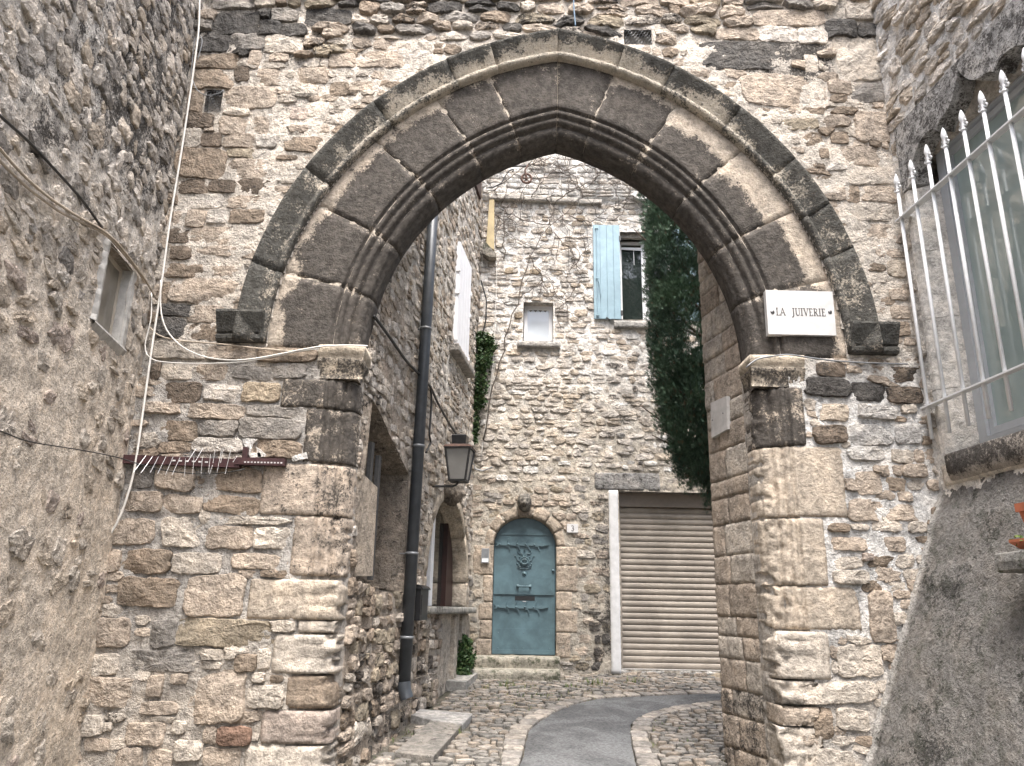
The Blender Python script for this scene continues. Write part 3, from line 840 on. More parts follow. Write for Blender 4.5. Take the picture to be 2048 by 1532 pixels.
# --- piers: the same moulding carried down in plan, block by block
def pier_block(side, x_out, z0, z1, alpha, col, wear=0.0, seed=0, mould=True, in_off=0.0, name='pier_block', dep=0.0):
    PP = PR[8:-2] if mould else np.array([(2.30, 0.0), (2.14, 0.0), (2.09, 0.006), (2.06, 0.02), (2.042, 0.045), (R_IN, 0.10), (R_IN, 0.20), (R_IN, 0.30)])
    xs = [(CX - r if side < 0 else CXR + r, d) for r, d in PP]
    edge_x = CX - PP[0][0] if side < 0 else CXR + PP[0][0]
    nout = max(3, int(abs(x_out - edge_x) / 0.02))
    pts = [(x_out, 0.06)] + [(x_out + (edge_x - x_out) * k / nout, 0.0) for k in range(nout)] + xs
    pts = np.array(pts); pts[:, 0] += np.where(pts[:, 1] > 0.03, -side * in_off * -1, 0) * 0
    nz_ = max(5, int((z1 - z0) / 0.018))
    m = len(pts)
    V = []
    for k in range(nz_ + 1):
        s = k / nz_
        z = z0 + 0.004 + (z1 - z0 - 0.008) * s
        e = min(s, 1 - s) * (z1 - z0)
        for j, (x, d) in enumerate(pts):
            V.append((x, z, d, e, abs(x - x_out)))
    V = np.array(V)
    n1 = fbm(np.stack([V[:, 0] * 8, V[:, 1] * 8, np.full(len(V), seed * 3.1)], -1), 4, 0.55)
    n2 = fbm(np.stack([V[:, 0] * 22, V[:, 1] * 14, np.full(len(V), seed * 1.7)], -1), 3)
    n3 = fbm(np.stack([V[:, 0] * 34, V[:, 1] * 34, np.full(len(V), seed * 2.3)], -1), 3, 0.7)
    rnd = 0.011 * (1 + 1.2 * n2) * np.exp(-V[:, 3] / 0.010) + 0.010 * (1 + n2) * np.exp(-V[:, 4] / 0.010)
    inner_e = np.exp(-np.abs(V[:, 0] - (CX - R_IN if side < 0 else CXR + R_IN)) / 0.09)
    brk = sstep(0.05, 0.22, n2 * 0.7 + n1 * 0.6)
    ero = wear * (0.045 * brk * inner_e + 0.006 * n2)
    d = V[:, 2] - 0.006 + rnd + 0.004 * n1 + (0.004 + 0.006 * wear) * n3 + ero - dep
    x = V[:, 0] + side * wear * inner_e * (0.03 * brk + 0.012 * n3)
    P = W_gate.map(x, V[:, 1] + 0.004 * n2 * (V[:, 3] > 0.004), -d)
    f = [[i * m + j, i * m + j + 1, (i + 1) * m + j + 1, (i + 1) * m + j] for i in range(nz_) for j in range(m - 1)]
    cc = np.tile(np.array(col), (len(V), 1)) * (1 + 0.1 * n1)[:, None]
    groove = (V[:, 2] > 0.0) & (V[:, 2] < 0.16)
    a = alpha + 0.16 * n1 + (0.0 if not mould else 0.12 * groove * (alpha > 0.15))
    # cap the top and bottom beds
    b0 = list(range(m)); 
    f += [b0[::-1] , [nz_ * m + j for j in range(m)]]
    o = mesh_obj(name, P, f, M['ashlar'], gate, np.concatenate([cc, np.clip(a, 0, 1.1)[:, None]], 1), True)
    return o
def gx(px, py): return onY(px, py, YA)[0]
def gzz(px, py): return onY(px, py, YA)[2]
mask_w = Mask(-3.1, 3.6, 0.3, 7.65)
mask_w.block(lambda U, V: (arch_r(U, V) < 2.95) & (V > ZS))
mask_w.block(lambda U, V: (V <= ZS + 0.02) & (U > -1.30) & (U < 1.98))
mask_w.block(lambda U, V: (V > ZS) & (V < ZS + 0.30) & (((U < CX - 2.6) & (U > CX - 3.06)) | ((U > CXR + 2.6) & (U < CXR + 3.06))))
left_blocks = [((565, 815), (565, 758), 0.64, 'C', 0.1, True), ((610, 925), (610, 817), 0.62, 'C', 0.1, True), ((525, 1030), (525, 926), 0.36, 'T', 0.15, True),
               ((585, 1152), (585, 1031), 0.33, 'T', 0.5, True), ((499, 1238), (499, 1156), 0.02, 'C', 0.9, False), ((598, 1265), (598, 1240), 0.05, 'L', 1.0, False), ((547, 1347), (547, 1267), 0.0, 'L', 1.2, False),
               ((574, 1417), (574, 1350), 0.12, 'B', 1.0, False), ((523, 1487), (523, 1419), 0.0, 'P', 0.8, False), ((489, 1560), (489, 1489), 0.1, 'L', 0.9, False)]
right_blocks = [((1607, 893), (1607, 775), 0.62, 'C', 0.25, True), ((1688, 1036), (1688, 894), 0.03, 'C', 0.55, True), ((1650, 1173), (1650, 1037), 0.02, 'C', 0.8, True), ((1718, 1262), (1718, 1174), 0.02, 'C', 0.95, True),
                ((1658, 1360), (1658, 1263), 0.05, 'L', 1.2, False), ((1600, 1410), (1600, 1361), 0.05, 'L', 1.0, False), ((1567, 1452), (1567, 1411), 0.02, 'T', 1.0, False), ((1560, 1560), (1560, 1453), 0.05, 'L', 1.0, False)]
for side, BL in ((-1, left_blocks), (1, right_blocks)):
    for i, (p0, p1, al, c, wr_, mo) in enumerate(BL):
        xo = (gx(*p0) + gx(*p1)) / 2
        z0, z1 = gzz(*p0), gzz(*p1)
        pier_block(side, xo, z0, z1, al, C_[c], wr_, i + 5 * side, mo, dep=0.012 if i % 2 else 0.02)
        mask_w.rect(min(xo, 0.3) if side < 0 else 0.3, 0.3 if side < 0 else max(xo, 0.3), z0, z1, 0.004)
for side in (-1, 1):                            # lime bedding seen in the joints of the piers
    pier_block(side, (-1.52 if side < 0 else 2.2), 0.3, ZS - 0.02, 0.18, (0.40, 0.36, 0.31), 0.3, 40 + side, True, name='pier_bedding', dep=-0.022)
# impost capitals
for side, box in ((-1, (637, 693, 736, 757)), (1, (1493, 713, 1607, 773))):
    u0, u1, v0, v1 = W_gate.rect(*box)
    if side < 0: u1 = CX - R_IN + 0.06; u0 -= 0.0
    else: u0 = CXR + R_IN - 0.06
    dz = v1 - v0
    mb = MB()
    steps = [(0.0, -0.005), (0.12, 0.0), (0.28, 0.006), (0.40, 0.016), (0.50, 0.030), (0.58, 0.032), (0.64, 0.022), (0.70, 0.036), (0.88, 0.046), (1.0, 0.042)]
    m = 26; V = []
    for s, out in steps:
        # plan outline: front face then the inner reveal
        fl = (u1 - u0) + 0.30
        for k in range(m):
            q = k / (m - 1) * fl
            if q <= (u1 - u0):
                x = (u0 + q) if side < 0 else (u1 - q); y = out
            else:
                x = (u1 + (out - 0.06) * 1.0) if side < 0 else (u0 - (out - 0.06)); y = out - (q - (u1 - u0))
            V.append((x, v0 + s * dz, y, s, q / fl))
    V = np.array(V)
    nz = fbm(V[:, :3] * 14, 4)
    lam = np.where((V[:, 3] > 0.28) & (V[:, 3] < 0.6), 0.012 * np.cos(V[:, 4] * 2 * math.pi * 8), 0)
    P = W_gate.map(V[:, 0], V[:, 1] + 0.004 * nz, V[:, 2] + 0.006 * nz + lam)
    f = [[i * m + j, i * m + j + 1, (i + 1) * m + j + 1, (i + 1) * m + j] for i in range(len(steps) - 1) for j in range(m - 1)] + [[(len(steps) - 1) * m + j for j in range(m)], list(range(m))]
    al = np.where(V[:, 3] > 0.62, 0.12, 0.58) + 0.2 * nz
    cc = np.concatenate([np.tile(np.array((0.47, 0.385, 0.27)), (len(V), 1)), np.clip(al, 0, 1)[:, None]], 1)
    mesh_obj('impost', P, f, M['ashlar'], gate, cc, True)
    mask_w.rect(u0, u1, v0, v1, 0.01)

# reveal behind the piers: backing so that no light leaks between the blocks
for side in (-1, 1):
    xin = (CX - R_IN - 0.035) if side < 0 else (CXR + R_IN + 0.035)
    mb = MB().box((xin, YA + 0.17, 0.2), (xin + side * 0.35, YA + 0.34, ZS + 0.01), (0.33, 0.29, 0.24, 0.25))
    mb.build('pier_core', M['mortar'], gate)

# --- traced rubble of the gateway wall (photo boxes measured on the wall plane)
TR = """429 24 520 68 D;427 0 509 19 G;543 20 595 44 G;612 19 705 51 D;513 44 560 72 D;564 51 612 75 D;393 65 458 106 D;458 67 528 101 G;531 73 605 108 L;386 111 475 138 B;499 104 523 130 T;540 108 578 126 T;386 142 468 181 B;468 135 499 164 DB;516 140 571 171 T;591 138 656 167 T;376 181 410 226 B;444 176 550 218 T;448 217 499 233 L;369 229 427 258 DB;439 236 492 270 T;496 236 554 270 T;364 255 403 296 L;403 267 444 294 DB;451 270 508 297 T;513 272 554 297 W;355 299 448 357 B;456 300 533 318 O;458 319 564 359 T;352 360 415 388 DB;420 361 472 386 DB;475 360 545 389 DB;569 277 643 306 B;371 390 448 418 W;458 393 533 418 T;537 407 567 455 W;337 412 366 455 T;374 421 412 455 T;414 421 455 448 W;460 422 528 449 B;335 457 379 487 DB;381 456 523 491 T;342 493 383 520 DB;396 494 475 513 T;478 494 506 509 T;328 527 403 555 B;407 534 496 555 T;342 560 472 608 T;318 565 341 606 B;320 611 390 634 D;314 637 371 674 D;376 613 448 646 T;379 649 448 681 B;304 686 410 718 L;412 695 513 720 T;520 698 632 725 B;304 727 322 760 DB;324 729 386 760 L;393 729 456 761 T;468 734 540 760 G;543 728 612 757 G;330 765 402 806 DB;410 770 477 802 W;487 767 560 804 OC;290 806 362 828 T;369 809 485 838 T;492 811 604 834 G;318 843 396 881 B;400 843 475 873 G;478 838 604 879 G;318 884 383 906 B;390 878 485 905 W;513 882 604 916 B;270 933 308 975 G;313 933 390 980 T;396 933 520 982 B;253 984 325 1024 T;328 989 403 1027 T;407 992 516 1026 B;222 1039 308 1089 T;325 1036 403 1094 L;414 1034 580 1049 L;415 1053 506 1097 T;509 1056 579 1097 L;215 1099 243 1145 T;246 1099 342 1147 B;345 1106 441 1147 L;468 1108 576 1138 T;243 1156 352 1212 B;376 1151 490 1232 T;191 1236 260 1294 T;304 1240 352 1294 G;354 1238 538 1292 O;540 1240 591 1264 L;167 1308 236 1350 L;250 1300 398 1343 G;400 1298 451 1320 L;472 1308 514 1343 B;516 1290 543 1337 L;506 1345 531 1364 L;164 1356 288 1412 T;297 1349 328 1393 T;342 1347 376 1367 T;284 1402 355 1429 T;381 1342 490 1442 T;496 1371 566 1415 L;437 1453 504 1490 RU;408 1453 435 1488 T;144 1429 209 1472 L;253 1445 328 1490 T;345 1441 374 1467 L;236 1496 284 1545 T;171 1475 219 1501 T;297 1499 345 1550 T;351 1480 405 1520 L;410 1496 480 1540 T;
661 167 698 194 B;701 166 745 184 T;721 106 827 138 T;584 171 637 196 L;582 217 616 241 P;608 205 660 235 L;660 110 712 136 T;
1374 86 1572 140 D;1484 154 1654 214 T;1672 78 1768 160 L;1520 55 1593 83 W;1597 58 1654 87 W;1509 22 1647 52 T;1650 42 1712 76 D;1432 58 1517 79 T;1692 12 1752 40 L;1717 48 1758 74 D;1609 108 1635 150 L;1656 163 1700 188 T;1704 163 1771 204 G;1660 191 1698 206 B;1562 238 1635 262 O;1601 267 1644 294 B;1660 266 1695 289 B;1711 226 1781 284 T;1660 295 1777 332 T;1638 300 1656 319 B;1650 324 1690 343 W;1690 338 1790 370 L;1690 373 1717 407 B;1720 375 1790 405 T;1700 410 1793 443 L;1720 450 1790 480 T;1752 499 1816 516 T;1773 524 1811 555 C;1776 580 1816 602 T;1779 614 1816 639 T;1789 645 1816 674 B;
1634 726 1689 753 DB;1610 757 1697 793 D;1699 767 1769 802 D;1772 735 1840 764 DB;1774 776 1840 808 DB;1634 808 1693 841 C;1715 812 1790 838 W;1627 853 1692 888 DB;1699 851 1784 891 G;1790 850 1840 888 G;1694 894 1772 921 G;1712 944 1762 988 T;1803 930 1850 955 T;1697 1000 1761 1041 T;1768 1009 1845 1041 T;1655 1047 1697 1064 B;1662 1075 1730 1101 T;1765 1075 1808 1103 T;1723 1106 1744 1122 P;1667 1141 1733 1168 L;1737 1186 1784 1283 T;1673 1290 1763 1352 L;1605 1364 1752 1406 L;1626 1415 1664 1477 B;1674 1418 1735 1460 L;1629 1499 1704 1545 L;1570 1465 1615 1521 L"""
mas = Masonry(W_gate, mask_w, 11)
rs = mas.rs
for r_ in (hole_a, hole_b): mask_w.rect(*r_, pad=0.012)
for tok in TR.replace('\n', '').split(';'):
    q = tok.split()
    if len(q) < 5: continue
    u0, u1, v0, v1 = W_gate.rect(*[float(x) for x in q[:4]])
    w, h_ = u1 - u0, v1 - v0
    c = np.array(C_[q[4]]) * rs.uniform(0.9, 1.1)
    y = float(q[1])
    al = {'D': 0.42, 'DB': 0.34, 'B': 0.22, 'G': 0.2, 'W': 0.05, 'T': 0.14, 'L': 0.06}.get(q[4], 0.05)
    if float(q[0]) > 1600 and 700 < y < 900: al += 0.08; c = c * 0.5 + MORT_PALE * 0.5 if q[4] in ('G', 'W') else c
    prot = rs.uniform(0.018, 0.045) if y > 690 else rs.uniform(0.014, 0.034)
    mas.put((u0 + u1) / 2, (v0 + v1) / 2, w / 2 * 1.05, h_ / 2 * 1.05, prot, c, 6.5, 0.07, rs.normal(0, 0.03), 0.003, al, min_area=0.3,
            facet=rs.uniform(0.25, 0.75), rough=rs.uniform(0.9, 1.5), lay=0.25 * (q[4] in 'WLD'))
# ragged projecting courses near the top
def top_alpha(u, v): return 0.5 if rs.rand() < 0.3 else 0.12
mas.fill(-2.75, 3.2, 6.10, 7.6, (0.085, 0.125), (0.16, 0.36), (0.032, 0.062), ['T', 'T', 'B', 'L', 'G', 'T', 'D', 'O'], gap=0.012, wave=0.03, ex=3.2, jit=0.16, tilt=0.10, alpha=top_alpha,
         facet=0.8, rough=1.5, lay=0.35, keep=lambda u, v: v > 6.36 or u < -1.4 or u > 2.2)
# small stones between the traced ones
mas.fill(-2.80, 3.10, 0.45, 6.40, (0.06, 0.12), (0.10, 0.27), (0.012, 0.034), ['T', 'L', 'T', 'B', 'L', 'L', 'T'], gap=0.010, wave=0.03, ex=4.0, jit=0.16, tilt=0.09, min_area=0.3,
         alpha=lambda u, v: 0.08 + 0.25 * (rs.rand() < 0.2), skip=0.08, facet=0.6, rough=1.4)
mas.build('stone', gate, M['stone'], 300, rest_name='small_rubble')

# grated put-log holes
def chicken_wire(W, r_, parent, h=0.012, pitch=0.028):
    mb = MB(); u0, u1, v0, v1 = r_
    j = 0; v = v0 - pitch
    while v < v1 + pitch:
        u = u0 - pitch + (pitch / 2 if j % 2 else 0)
        while u < u1 + pitch:
            for a in (R(90), R(210), R(330)):
                p = [(u, v), (u + math.cos(a) * pitch * 0.577, v + math.sin(a) * pitch * 0.577)]
                if all(u0 - 0.01 <= x <= u1 + 0.01 and v0 - 0.01 <= y <= v1 + 0.01 for x, y in p):
                    mb.tube([W.at(x, y, h + 0.01 * math.sin(x * 60 + y * 40)) for x, y in p], 0.0012, 3, cap=False)
            u += pitch
        v += pitch * 0.866; j += 1
    return mb.build('wire_netting', M['wire_mesh'], parent)
for r_ in (hole_a, hole_b):
    mb = MB(); u0, u1, v0, v1 = r_; d = -0.33
    for a, b in (((u0, v0), (u1, v0)), ((u1, v0), (u1, v1)), ((u1, v1), (u0, v1)), ((u0, v1), (u0, v0))):
        mb.add([W_gate.at(*a, 0.01), W_gate.at(*b, 0.01), W_gate.at(*b, d), W_gate.at(*a, d)], [[0, 1, 2, 3]], (0.16, 0.135, 0.11, 0.5))
    mb.add([W_gate.at(u0, v0, d), W_gate.at(u1, v0, d), W_gate.at(u1, v1, d), W_gate.at(u0, v1, d)], [[0, 1, 2, 3]], (0.05, 0.045, 0.04, 0.9))  # back of the hole near black: its shade is painted in
    hh = mb.build('putlog_hole', M['stone'], gate)
    chicken_wire(W_gate, r_, hh)
#@@NEXT
# ------------------------------------------------------------------ far house (closes the view behind the arch)
back = thing('stone_house', 'pale rubble stone house behind the arch with blue door and garage', 'house', (0.5, YB, gz(YB)))
BR = dict(win=W_back.rect(1240, 466, 1346, 641), small=W_back.rect(1048, 606, 1106, 683), gar=W_back.rect(1228, 984, 1650, 1338))
BR['gar'] = (W_back.uv(1242, 1100)[0] - 0.03, 3.75, W_back.uv(1245, 1338)[1], W_back.uv(1245, 984)[1])
dl, dr = W_back.uv(985, 1200)[0], W_back.uv(1112, 1200)[0]
db, dt = W_back.uv(1048, 1311)[1], W_back.uv(1048, 1034)[1]
dcx, dhw = (dl + dr) / 2, (dr - dl) / 2
dsp = dt - dhw * 0.92                            # springing of the door arch
def door_outline(grow=0.0, n=16):
    hw = dhw + grow
    return [(dcx - hw, db - grow * 0)] + [(dcx + hw * math.cos(t), dsp + (dt - dsp + grow) * math.sin(t)) for t in np.linspace(math.pi, 0, n)] + [(dcx + hw, db - grow * 0)]
def back_cut(U, V):
    o = inpoly(U, V, door_outline(0.04))
    for k in ('win', 'small', 'gar'):
        r_ = BR[k]; o |= (U > r_[0]) & (U < r_[1]) & (V > r_[2]) & (V < r_[3])
    return o
Z_LEDGE = W_back.uv(1130, 402)[1]
def back_h(U, V):
    h = 0.016 * fbm(uvn(U * 5, V * 6, 31), 5, 0.62) + 0.012 * ridged(uvn(U * 6, V * 15, 36), 3)
    return h + 0.014 + 0.05 * sstep(Z_LEDGE - 0.02, Z_LEDGE + 0.02, V)
def back_c(U, V):
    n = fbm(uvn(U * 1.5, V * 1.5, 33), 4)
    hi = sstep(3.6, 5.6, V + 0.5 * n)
    c = lerp(np.array((0.47, 0.41, 0.32)), np.array((0.72, 0.69, 0.64)), hi)  # paler upwards: brighter sky light put into the wall colour
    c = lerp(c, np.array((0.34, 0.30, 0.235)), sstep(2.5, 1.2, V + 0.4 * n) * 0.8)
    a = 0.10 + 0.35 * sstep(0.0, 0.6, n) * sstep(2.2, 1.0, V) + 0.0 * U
    a = a + 0.42 * np.exp(-((U - 1.36) / 0.16) ** 2) * sstep(3.4, 2.9, V) * sstep(0.8, 1.2, V)        # darker strip beside the garage
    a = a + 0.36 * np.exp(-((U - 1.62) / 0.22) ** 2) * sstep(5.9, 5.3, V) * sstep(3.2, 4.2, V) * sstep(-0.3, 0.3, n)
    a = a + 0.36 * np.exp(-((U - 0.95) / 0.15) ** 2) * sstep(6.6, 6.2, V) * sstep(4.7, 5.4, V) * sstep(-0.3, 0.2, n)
    return rgba(c, np.clip(a, 0, 0.8))
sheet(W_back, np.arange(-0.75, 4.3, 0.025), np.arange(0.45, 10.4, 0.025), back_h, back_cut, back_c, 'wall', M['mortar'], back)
mask_b = Mask(-0.6, 4.2, 0.5, 10.3)
for k in ('win', 'small', 'gar'): mask_b.rect(*BR[k], pad=0.02)
mask_b.poly(door_outline(0.02))
# a closed volume behind the walls
def shell(name, W, u0, u1, v0, v1, depth, parent, col=(0.32, 0.28, 0.22, 0.2)):
    mb = MB()
    for a, b in (((u0, v0), (u0, v1)), ((u1, v0), (u1, v1)), ((u0, v1), (u1, v1))):
        mb.add([W.at(*a, 0), W.at(*b, 0), W.at(*b, -depth), W.at(*a, -depth)], [[0, 1, 2, 3]], col)
    mb.add([W.at(u0, v0, -depth), W.at(u1, v0, -depth), W.at(u1, v1, -depth), W.at(u0, v1, -depth)], [[0, 1, 2, 3]], col)
    return mb.build(name, M['mortar'], parent)
shell('wall_body', W_back, -0.74, 4.27, 0.45, 10.37, 4.0, back)
# door surround
bm_ = Masonry(W_back, mask_b, 23)
dj = np.linspace(math.pi, 0, 8)
def surround(W, parent, cx, hw, zsp, rise, t0, t1, th, h, col, al, seed, name='arch_stone', deep=0.10):
    mb = MB(); ns = 6; nr = 5; V = []
    rs2 = np.random.RandomState(seed)
    for k in range(ns + 1):
        t = t0 + (t1 - t0) * (0.02 + 0.96 * k / ns)
        for j in range(nr + 3):
            if j == 0: rr, hh = 0.0, -deep
            elif j == nr + 2: rr, hh = th, -0.03
            else: rr, hh = th * (j - 1) / nr + (0.012 if j == 1 else 0), h - (0.012 if j in (1, nr + 1) or k in (0, ns) else 0)
            V.append((cx + (hw + rr) * math.cos(t), zsp + (rise + rr) * math.sin(t), hh))
    V = np.array(V); nz = fbm(V * 11 + seed, 4)
    P = W.map(V[:, 0], V[:, 1], V[:, 2] + 0.009 * nz)
    m = nr + 3
    f = [[i * m + j, i * m + j + 1, (i + 1) * m + j + 1, (i + 1) * m + j] for i in range(ns) for j in range(m - 1)] + [list(range(m))[::-1], [ns * m + j for j in range(m)]]
    return mb.add(P, f, (*np.array(col) * rs2.uniform(0.9, 1.1), al)).build(name, M['stone'], parent, True)
ths = [0.13, 0.16, 0.15, 0.15, 0.17, 0.16, 0.13]
for i in range(7):
    surround(W_back, back, dcx, dhw, dsp, dt - dsp, dj[i], dj[i + 1], ths[i], 0.03, (0.42, 0.325, 0.225), 0.06, 40 + i)
mask_b.block(lambda U, V: (((U - dcx) / (dhw + 0.16)) ** 2 + ((V - dsp) / (dt - dsp + 0.16)) ** 2 < 1) & (V >= dsp))
def quoin(W, parent, M_, u0, u1, v0, v1, h, col, al, seed, name, deep=0.1, inner=0, mat=None):
    """squared block with worn arrises; 'inner' +1/-1: which u side turns into a reveal"""
    nu, nv = int(np.clip((u1 - u0) / 0.024, 3, 40)), int(np.clip((v1 - v0) / 0.024, 3, 60))
    us = np.linspace(u0 + 0.003, u1 - 0.003, nu + 1); vv = np.linspace(v0 + 0.003, v1 - 0.003, nv + 1)
    us = np.concatenate([[us[0]], us, [us[-1]]]); vv = np.concatenate([[vv[0]], vv, [vv[-1]]])
    U, V = np.meshgrid(us, vv); H = np.full(U.shape, float(h))
    ea = 0.006 + 0.006 * perlin(uvn(U * 25, V * 25, seed + 2))
    H[:, 1] -= ea[:, 1]; H[:, -2] -= ea[:, -2]; H[1] -= ea[1]; H[-2] -= ea[-2]
    H[:, 0] = H[:, -1] = -0.03; H[0] = H[-1] = -0.03
    if inner > 0: H[:, -1] = -deep
    if inner < 0: H[:, 0] = -deep
    nz = fbm(uvn(U * 11, V * 11, seed), 4)
    H2 = H + (0.009 * nz + 0.004 * fbm(uvn(U * 40, V * 40, seed + 5), 2)) * (H > 0)
    P = W.map(U + 0.005 * nz, V + 0.004 * nz, H2).reshape(-1, 3)
    w = len(us); I = np.arange(len(P)).reshape(len(vv), w)
    q = np.stack([I[:-1, :-1], I[:-1, 1:], I[1:, 1:], I[1:, :-1]], -1).reshape(-1, 4)
    cc = np.concatenate([np.tile(np.array(col), (len(P), 1)) * (1 + 0.1 * nz.reshape(-1, 1)), np.clip(al + 0.15 * nz.reshape(-1, 1), 0, 1)], 1)
    o = mesh_obj(name, P, q, mat or M['stone'], parent, cc, True)
    if M_ is not None: M_.rect(u0, u1, v0, v1, 0.006)
    return o
z = db
rs_q = np.random.RandomState(9)
for sd in (-1, 1):
    z = db - 0.02
    while z < dsp - 0.02:
        hgt = min(rs_q.uniform(0.22, 0.36), dsp - z) if dsp - z > 0.4 else dsp - z
        wq = rs_q.uniform(0.13, 0.30)
        u0, u1 = (dl - wq, dl) if sd < 0 else (dr, dr + wq)
        quoin(W_back, back, mask_b, u0, u1, z, z + hgt, 0.028, np.array((0.40, 0.31, 0.215)) * rs_q.uniform(0.85, 1.1), 0.1 + 0.25 * (z < db + 0.4), rs_q.rand() * 50, 'jamb_stone', inner=-sd)
        z += hgt
# door leaf and fittings
door = MB().prism(door_outline(-0.004), W_back, -0.13, -0.085).build('door', M['door_blue'], back)
def strip(W, pts, w, h0, h1, mb):
    P = resample(pts, max(6, len(pts) * 4)); O = offset_poly(P, 1.0) - P
    tap = np.linspace(1, 0.25, len(P))[:, None]
    L, Rr = P + O * w / 2 * tap, P - O * w / 2 * tap
    n = len(P)
    a = W.map(L[:, 0], L[:, 1], np.full(n, h1)); b = W.map(Rr[:, 0], Rr[:, 1], np.full(n, h1)); c = W.map(L[:, 0], L[:, 1], np.full(n, h0)); d = W.map(Rr[:, 0], Rr[:, 1], np.full(n, h0))
    f = []
    for i in range(n - 1):
        f += [[i, i + 1, n + i + 1, n + i], [2 * n + i, 2 * n + i + 1, i + 1, i], [n + i, n + i + 1, 3 * n + i + 1, 3 * n + i]]
    mb.add(np.concatenate([a, b, c, d]), f + [[0, n, 3 * n, 2 * n]])
dz_ = lambda py: W_back.uv(1048, py)[1]
dx_ = lambda px: W_back.uv(px, 1180)[0]
for p0, p1, q0, q1 in ((986, 1110, 1155, 1189), (985, 1112, 1258, 1309)):
    MB().wbox(W_back, dx_(p0) + 0.012, dx_(p1) - 0.012, dz_(q1), dz_(q0), -0.087, -0.068).build('door_panel', M['door_blue'], door)
MB().wbox(W_back, dl + 0.02, dr - 0.02, dz_(1069), dz_(1066), -0.087, -0.074).build('door_rail', M['door_blue'], door)
MB().wbox(W_back, dl + 0.012, dr - 0.012, dz_(1309), dz_(1300), -0.087, -0.05).build('weather_bar', M['door_blue'], door)
for zc in (dz_(1088), dz_(1214)):
    mb = MB()
    x0, x1 = dl + 0.02, dr - 0.10
    mb.prism([(x1 - 0.1, zc - 0.026), (x1, zc), (x1 - 0.1, zc + 0.026)], W_back, -0.086, -0.0585)
    mb.prism([(x0, zc - 0.03), (x0 + 0.07, zc - 0.018), (x1 - 0.1, zc - 0.018), (x1 - 0.1, zc + 0.018), (x0 + 0.07, zc + 0.018), (x0, zc + 0.03), (x0 + 0.03, zc)], W_back, -0.086, -0.058)
    for k in range(4):
        xx = x0 + 0.10 + k * 0.135
        strip(W_back, [(xx, zc + 0.012), (xx + 0.05, zc + 0.03), (xx + 0.075, zc + 0.085)], 0.026, -0.086, -0.062, mb)
        strip(W_back, [(xx + 0.03, zc - 0.012), (xx + 0.09, zc - 0.03), (xx + 0.11, zc - 0.08)], 0.026, -0.086, -0.062, mb)
    for k in range(5):
        mb.lathe([(0.013, 0), (0.012, 0.008), (0.006, 0.014), (0, 0.016)], W_back.at(x0 + 0.06 + 0.12 * k, zc, -0.058), W_back.N, 8)
    mb.build('hinge_strap', M['door_iron'], door)
# knocker plate with scrolls
mb = MB(); kc = W_back.uv(1049, 1122)
ring = lambda r, n=20, c=kc: [W_back.at(c[0] + r * math.cos(t), c[1] + r * 0.9 * math.sin(t), -0.068) for t in np.linspace(0, 2 * math.pi, n)]
mb.tube(ring(0.062), 0.009, 6, cap=False)
mb.lathe([(0.058, 0), (0.05, 0.012), (0.03, 0.02), (0.0, 0.022)], W_back.at(kc[0], kc[1], -0.086), W_back.N, 16)
mb.tube([W_back.at(kc[0] + 0.045 * math.cos(t), kc[1] - 0.015 + 0.04 * math.sin(t), -0.055) for t in np.linspace(0.15, math.pi - 0.15, 10)] , 0.008, 6)
mb.tube([W_back.at(kc[0] + 0.045 * math.cos(t), kc[1] - 0.005 + 0.035 * math.sin(t), -0.05) for t in np.linspace(math.pi, 2 * math.pi, 10)], 0.010, 6)
for sd in (-1, 1):
    for pts in ([(0.02, 0.06), (0.03, 0.11), (0.07, 0.10), (0.10, 0.13), (0.075, 0.155)], [(0.06, 0.0), (0.10, 0.02), (0.115, 0.07), (0.145, 0.07)], [(0.02, -0.06), (0.05, -0.075), (0.09, -0.06), (0.08, -0.04)], [(0.0, -0.10), (0.05, -0.10), (0.10, -0.075)]):
        strip(W_back, [(kc[0] + sd * x, kc[1] + y) for x, y in pts], 0.013, -0.086, -0.072, mb)
    for x, y in ((0.07, 0.06), (0.075, -0.055), (0.10, -0.035), (0.0, 0.15)):
        mb.lathe([(0.010, 0), (0.008, 0.008), (0, 0.011)], W_back.at(kc[0] + sd * x, kc[1] + y, -0.078), W_back.N, 8)
kb = W_back.uv(1049, 1147)
mb.lathe([(0.032, 0), (0.030, 0.012), (0.018, 0.018), (0.014, 0.03), (0, 0.034)], W_back.at(kb[0], kb[1], -0.086), W_back.N, 14)
mb.build('knocker', M['door_iron'], door, True)
hc = W_back.uv(1048, 1172)
mb = MB()
for sd in (-1, 1):
    mb.wbox(W_back, hc[0] + sd * 0.085 - 0.016, hc[0] + sd * 0.085 + 0.016, hc[1] - 0.025, hc[1] + 0.022, -0.07, -0.055)
    mb.tube([W_back.at(hc[0] + sd * 0.085, hc[1] - 0.005, -0.06), W_back.at(hc[0] + sd * 0.085, hc[1] - 0.005, -0.025)], 0.009, 6)
mb.tube([W_back.at(hc[0] + x, hc[1] - 0.005 + 0.004 * math.sin(x * 200), -0.025 + 0.004 * math.cos(x * 200)) for x in np.linspace(-0.09, 0.09, 30)], 0.010, 6)
mb.build('door_handle', M['door_iron'], door, True)
l0 = W_back.rect(1030, 1192, 1070, 1201)
MB().wbox(W_back, *l0, -0.086, -0.082).build('letter_slot', M['black_metal'], door)
MB().wbox(W_back, (l0[0] + l0[1]) / 2 - 0.03, (l0[0] + l0[1]) / 2 + 0.03, l0[2] - 0.016, l0[2] - 0.008, -0.086, -0.080).build('name_tag', M['marble'], door)
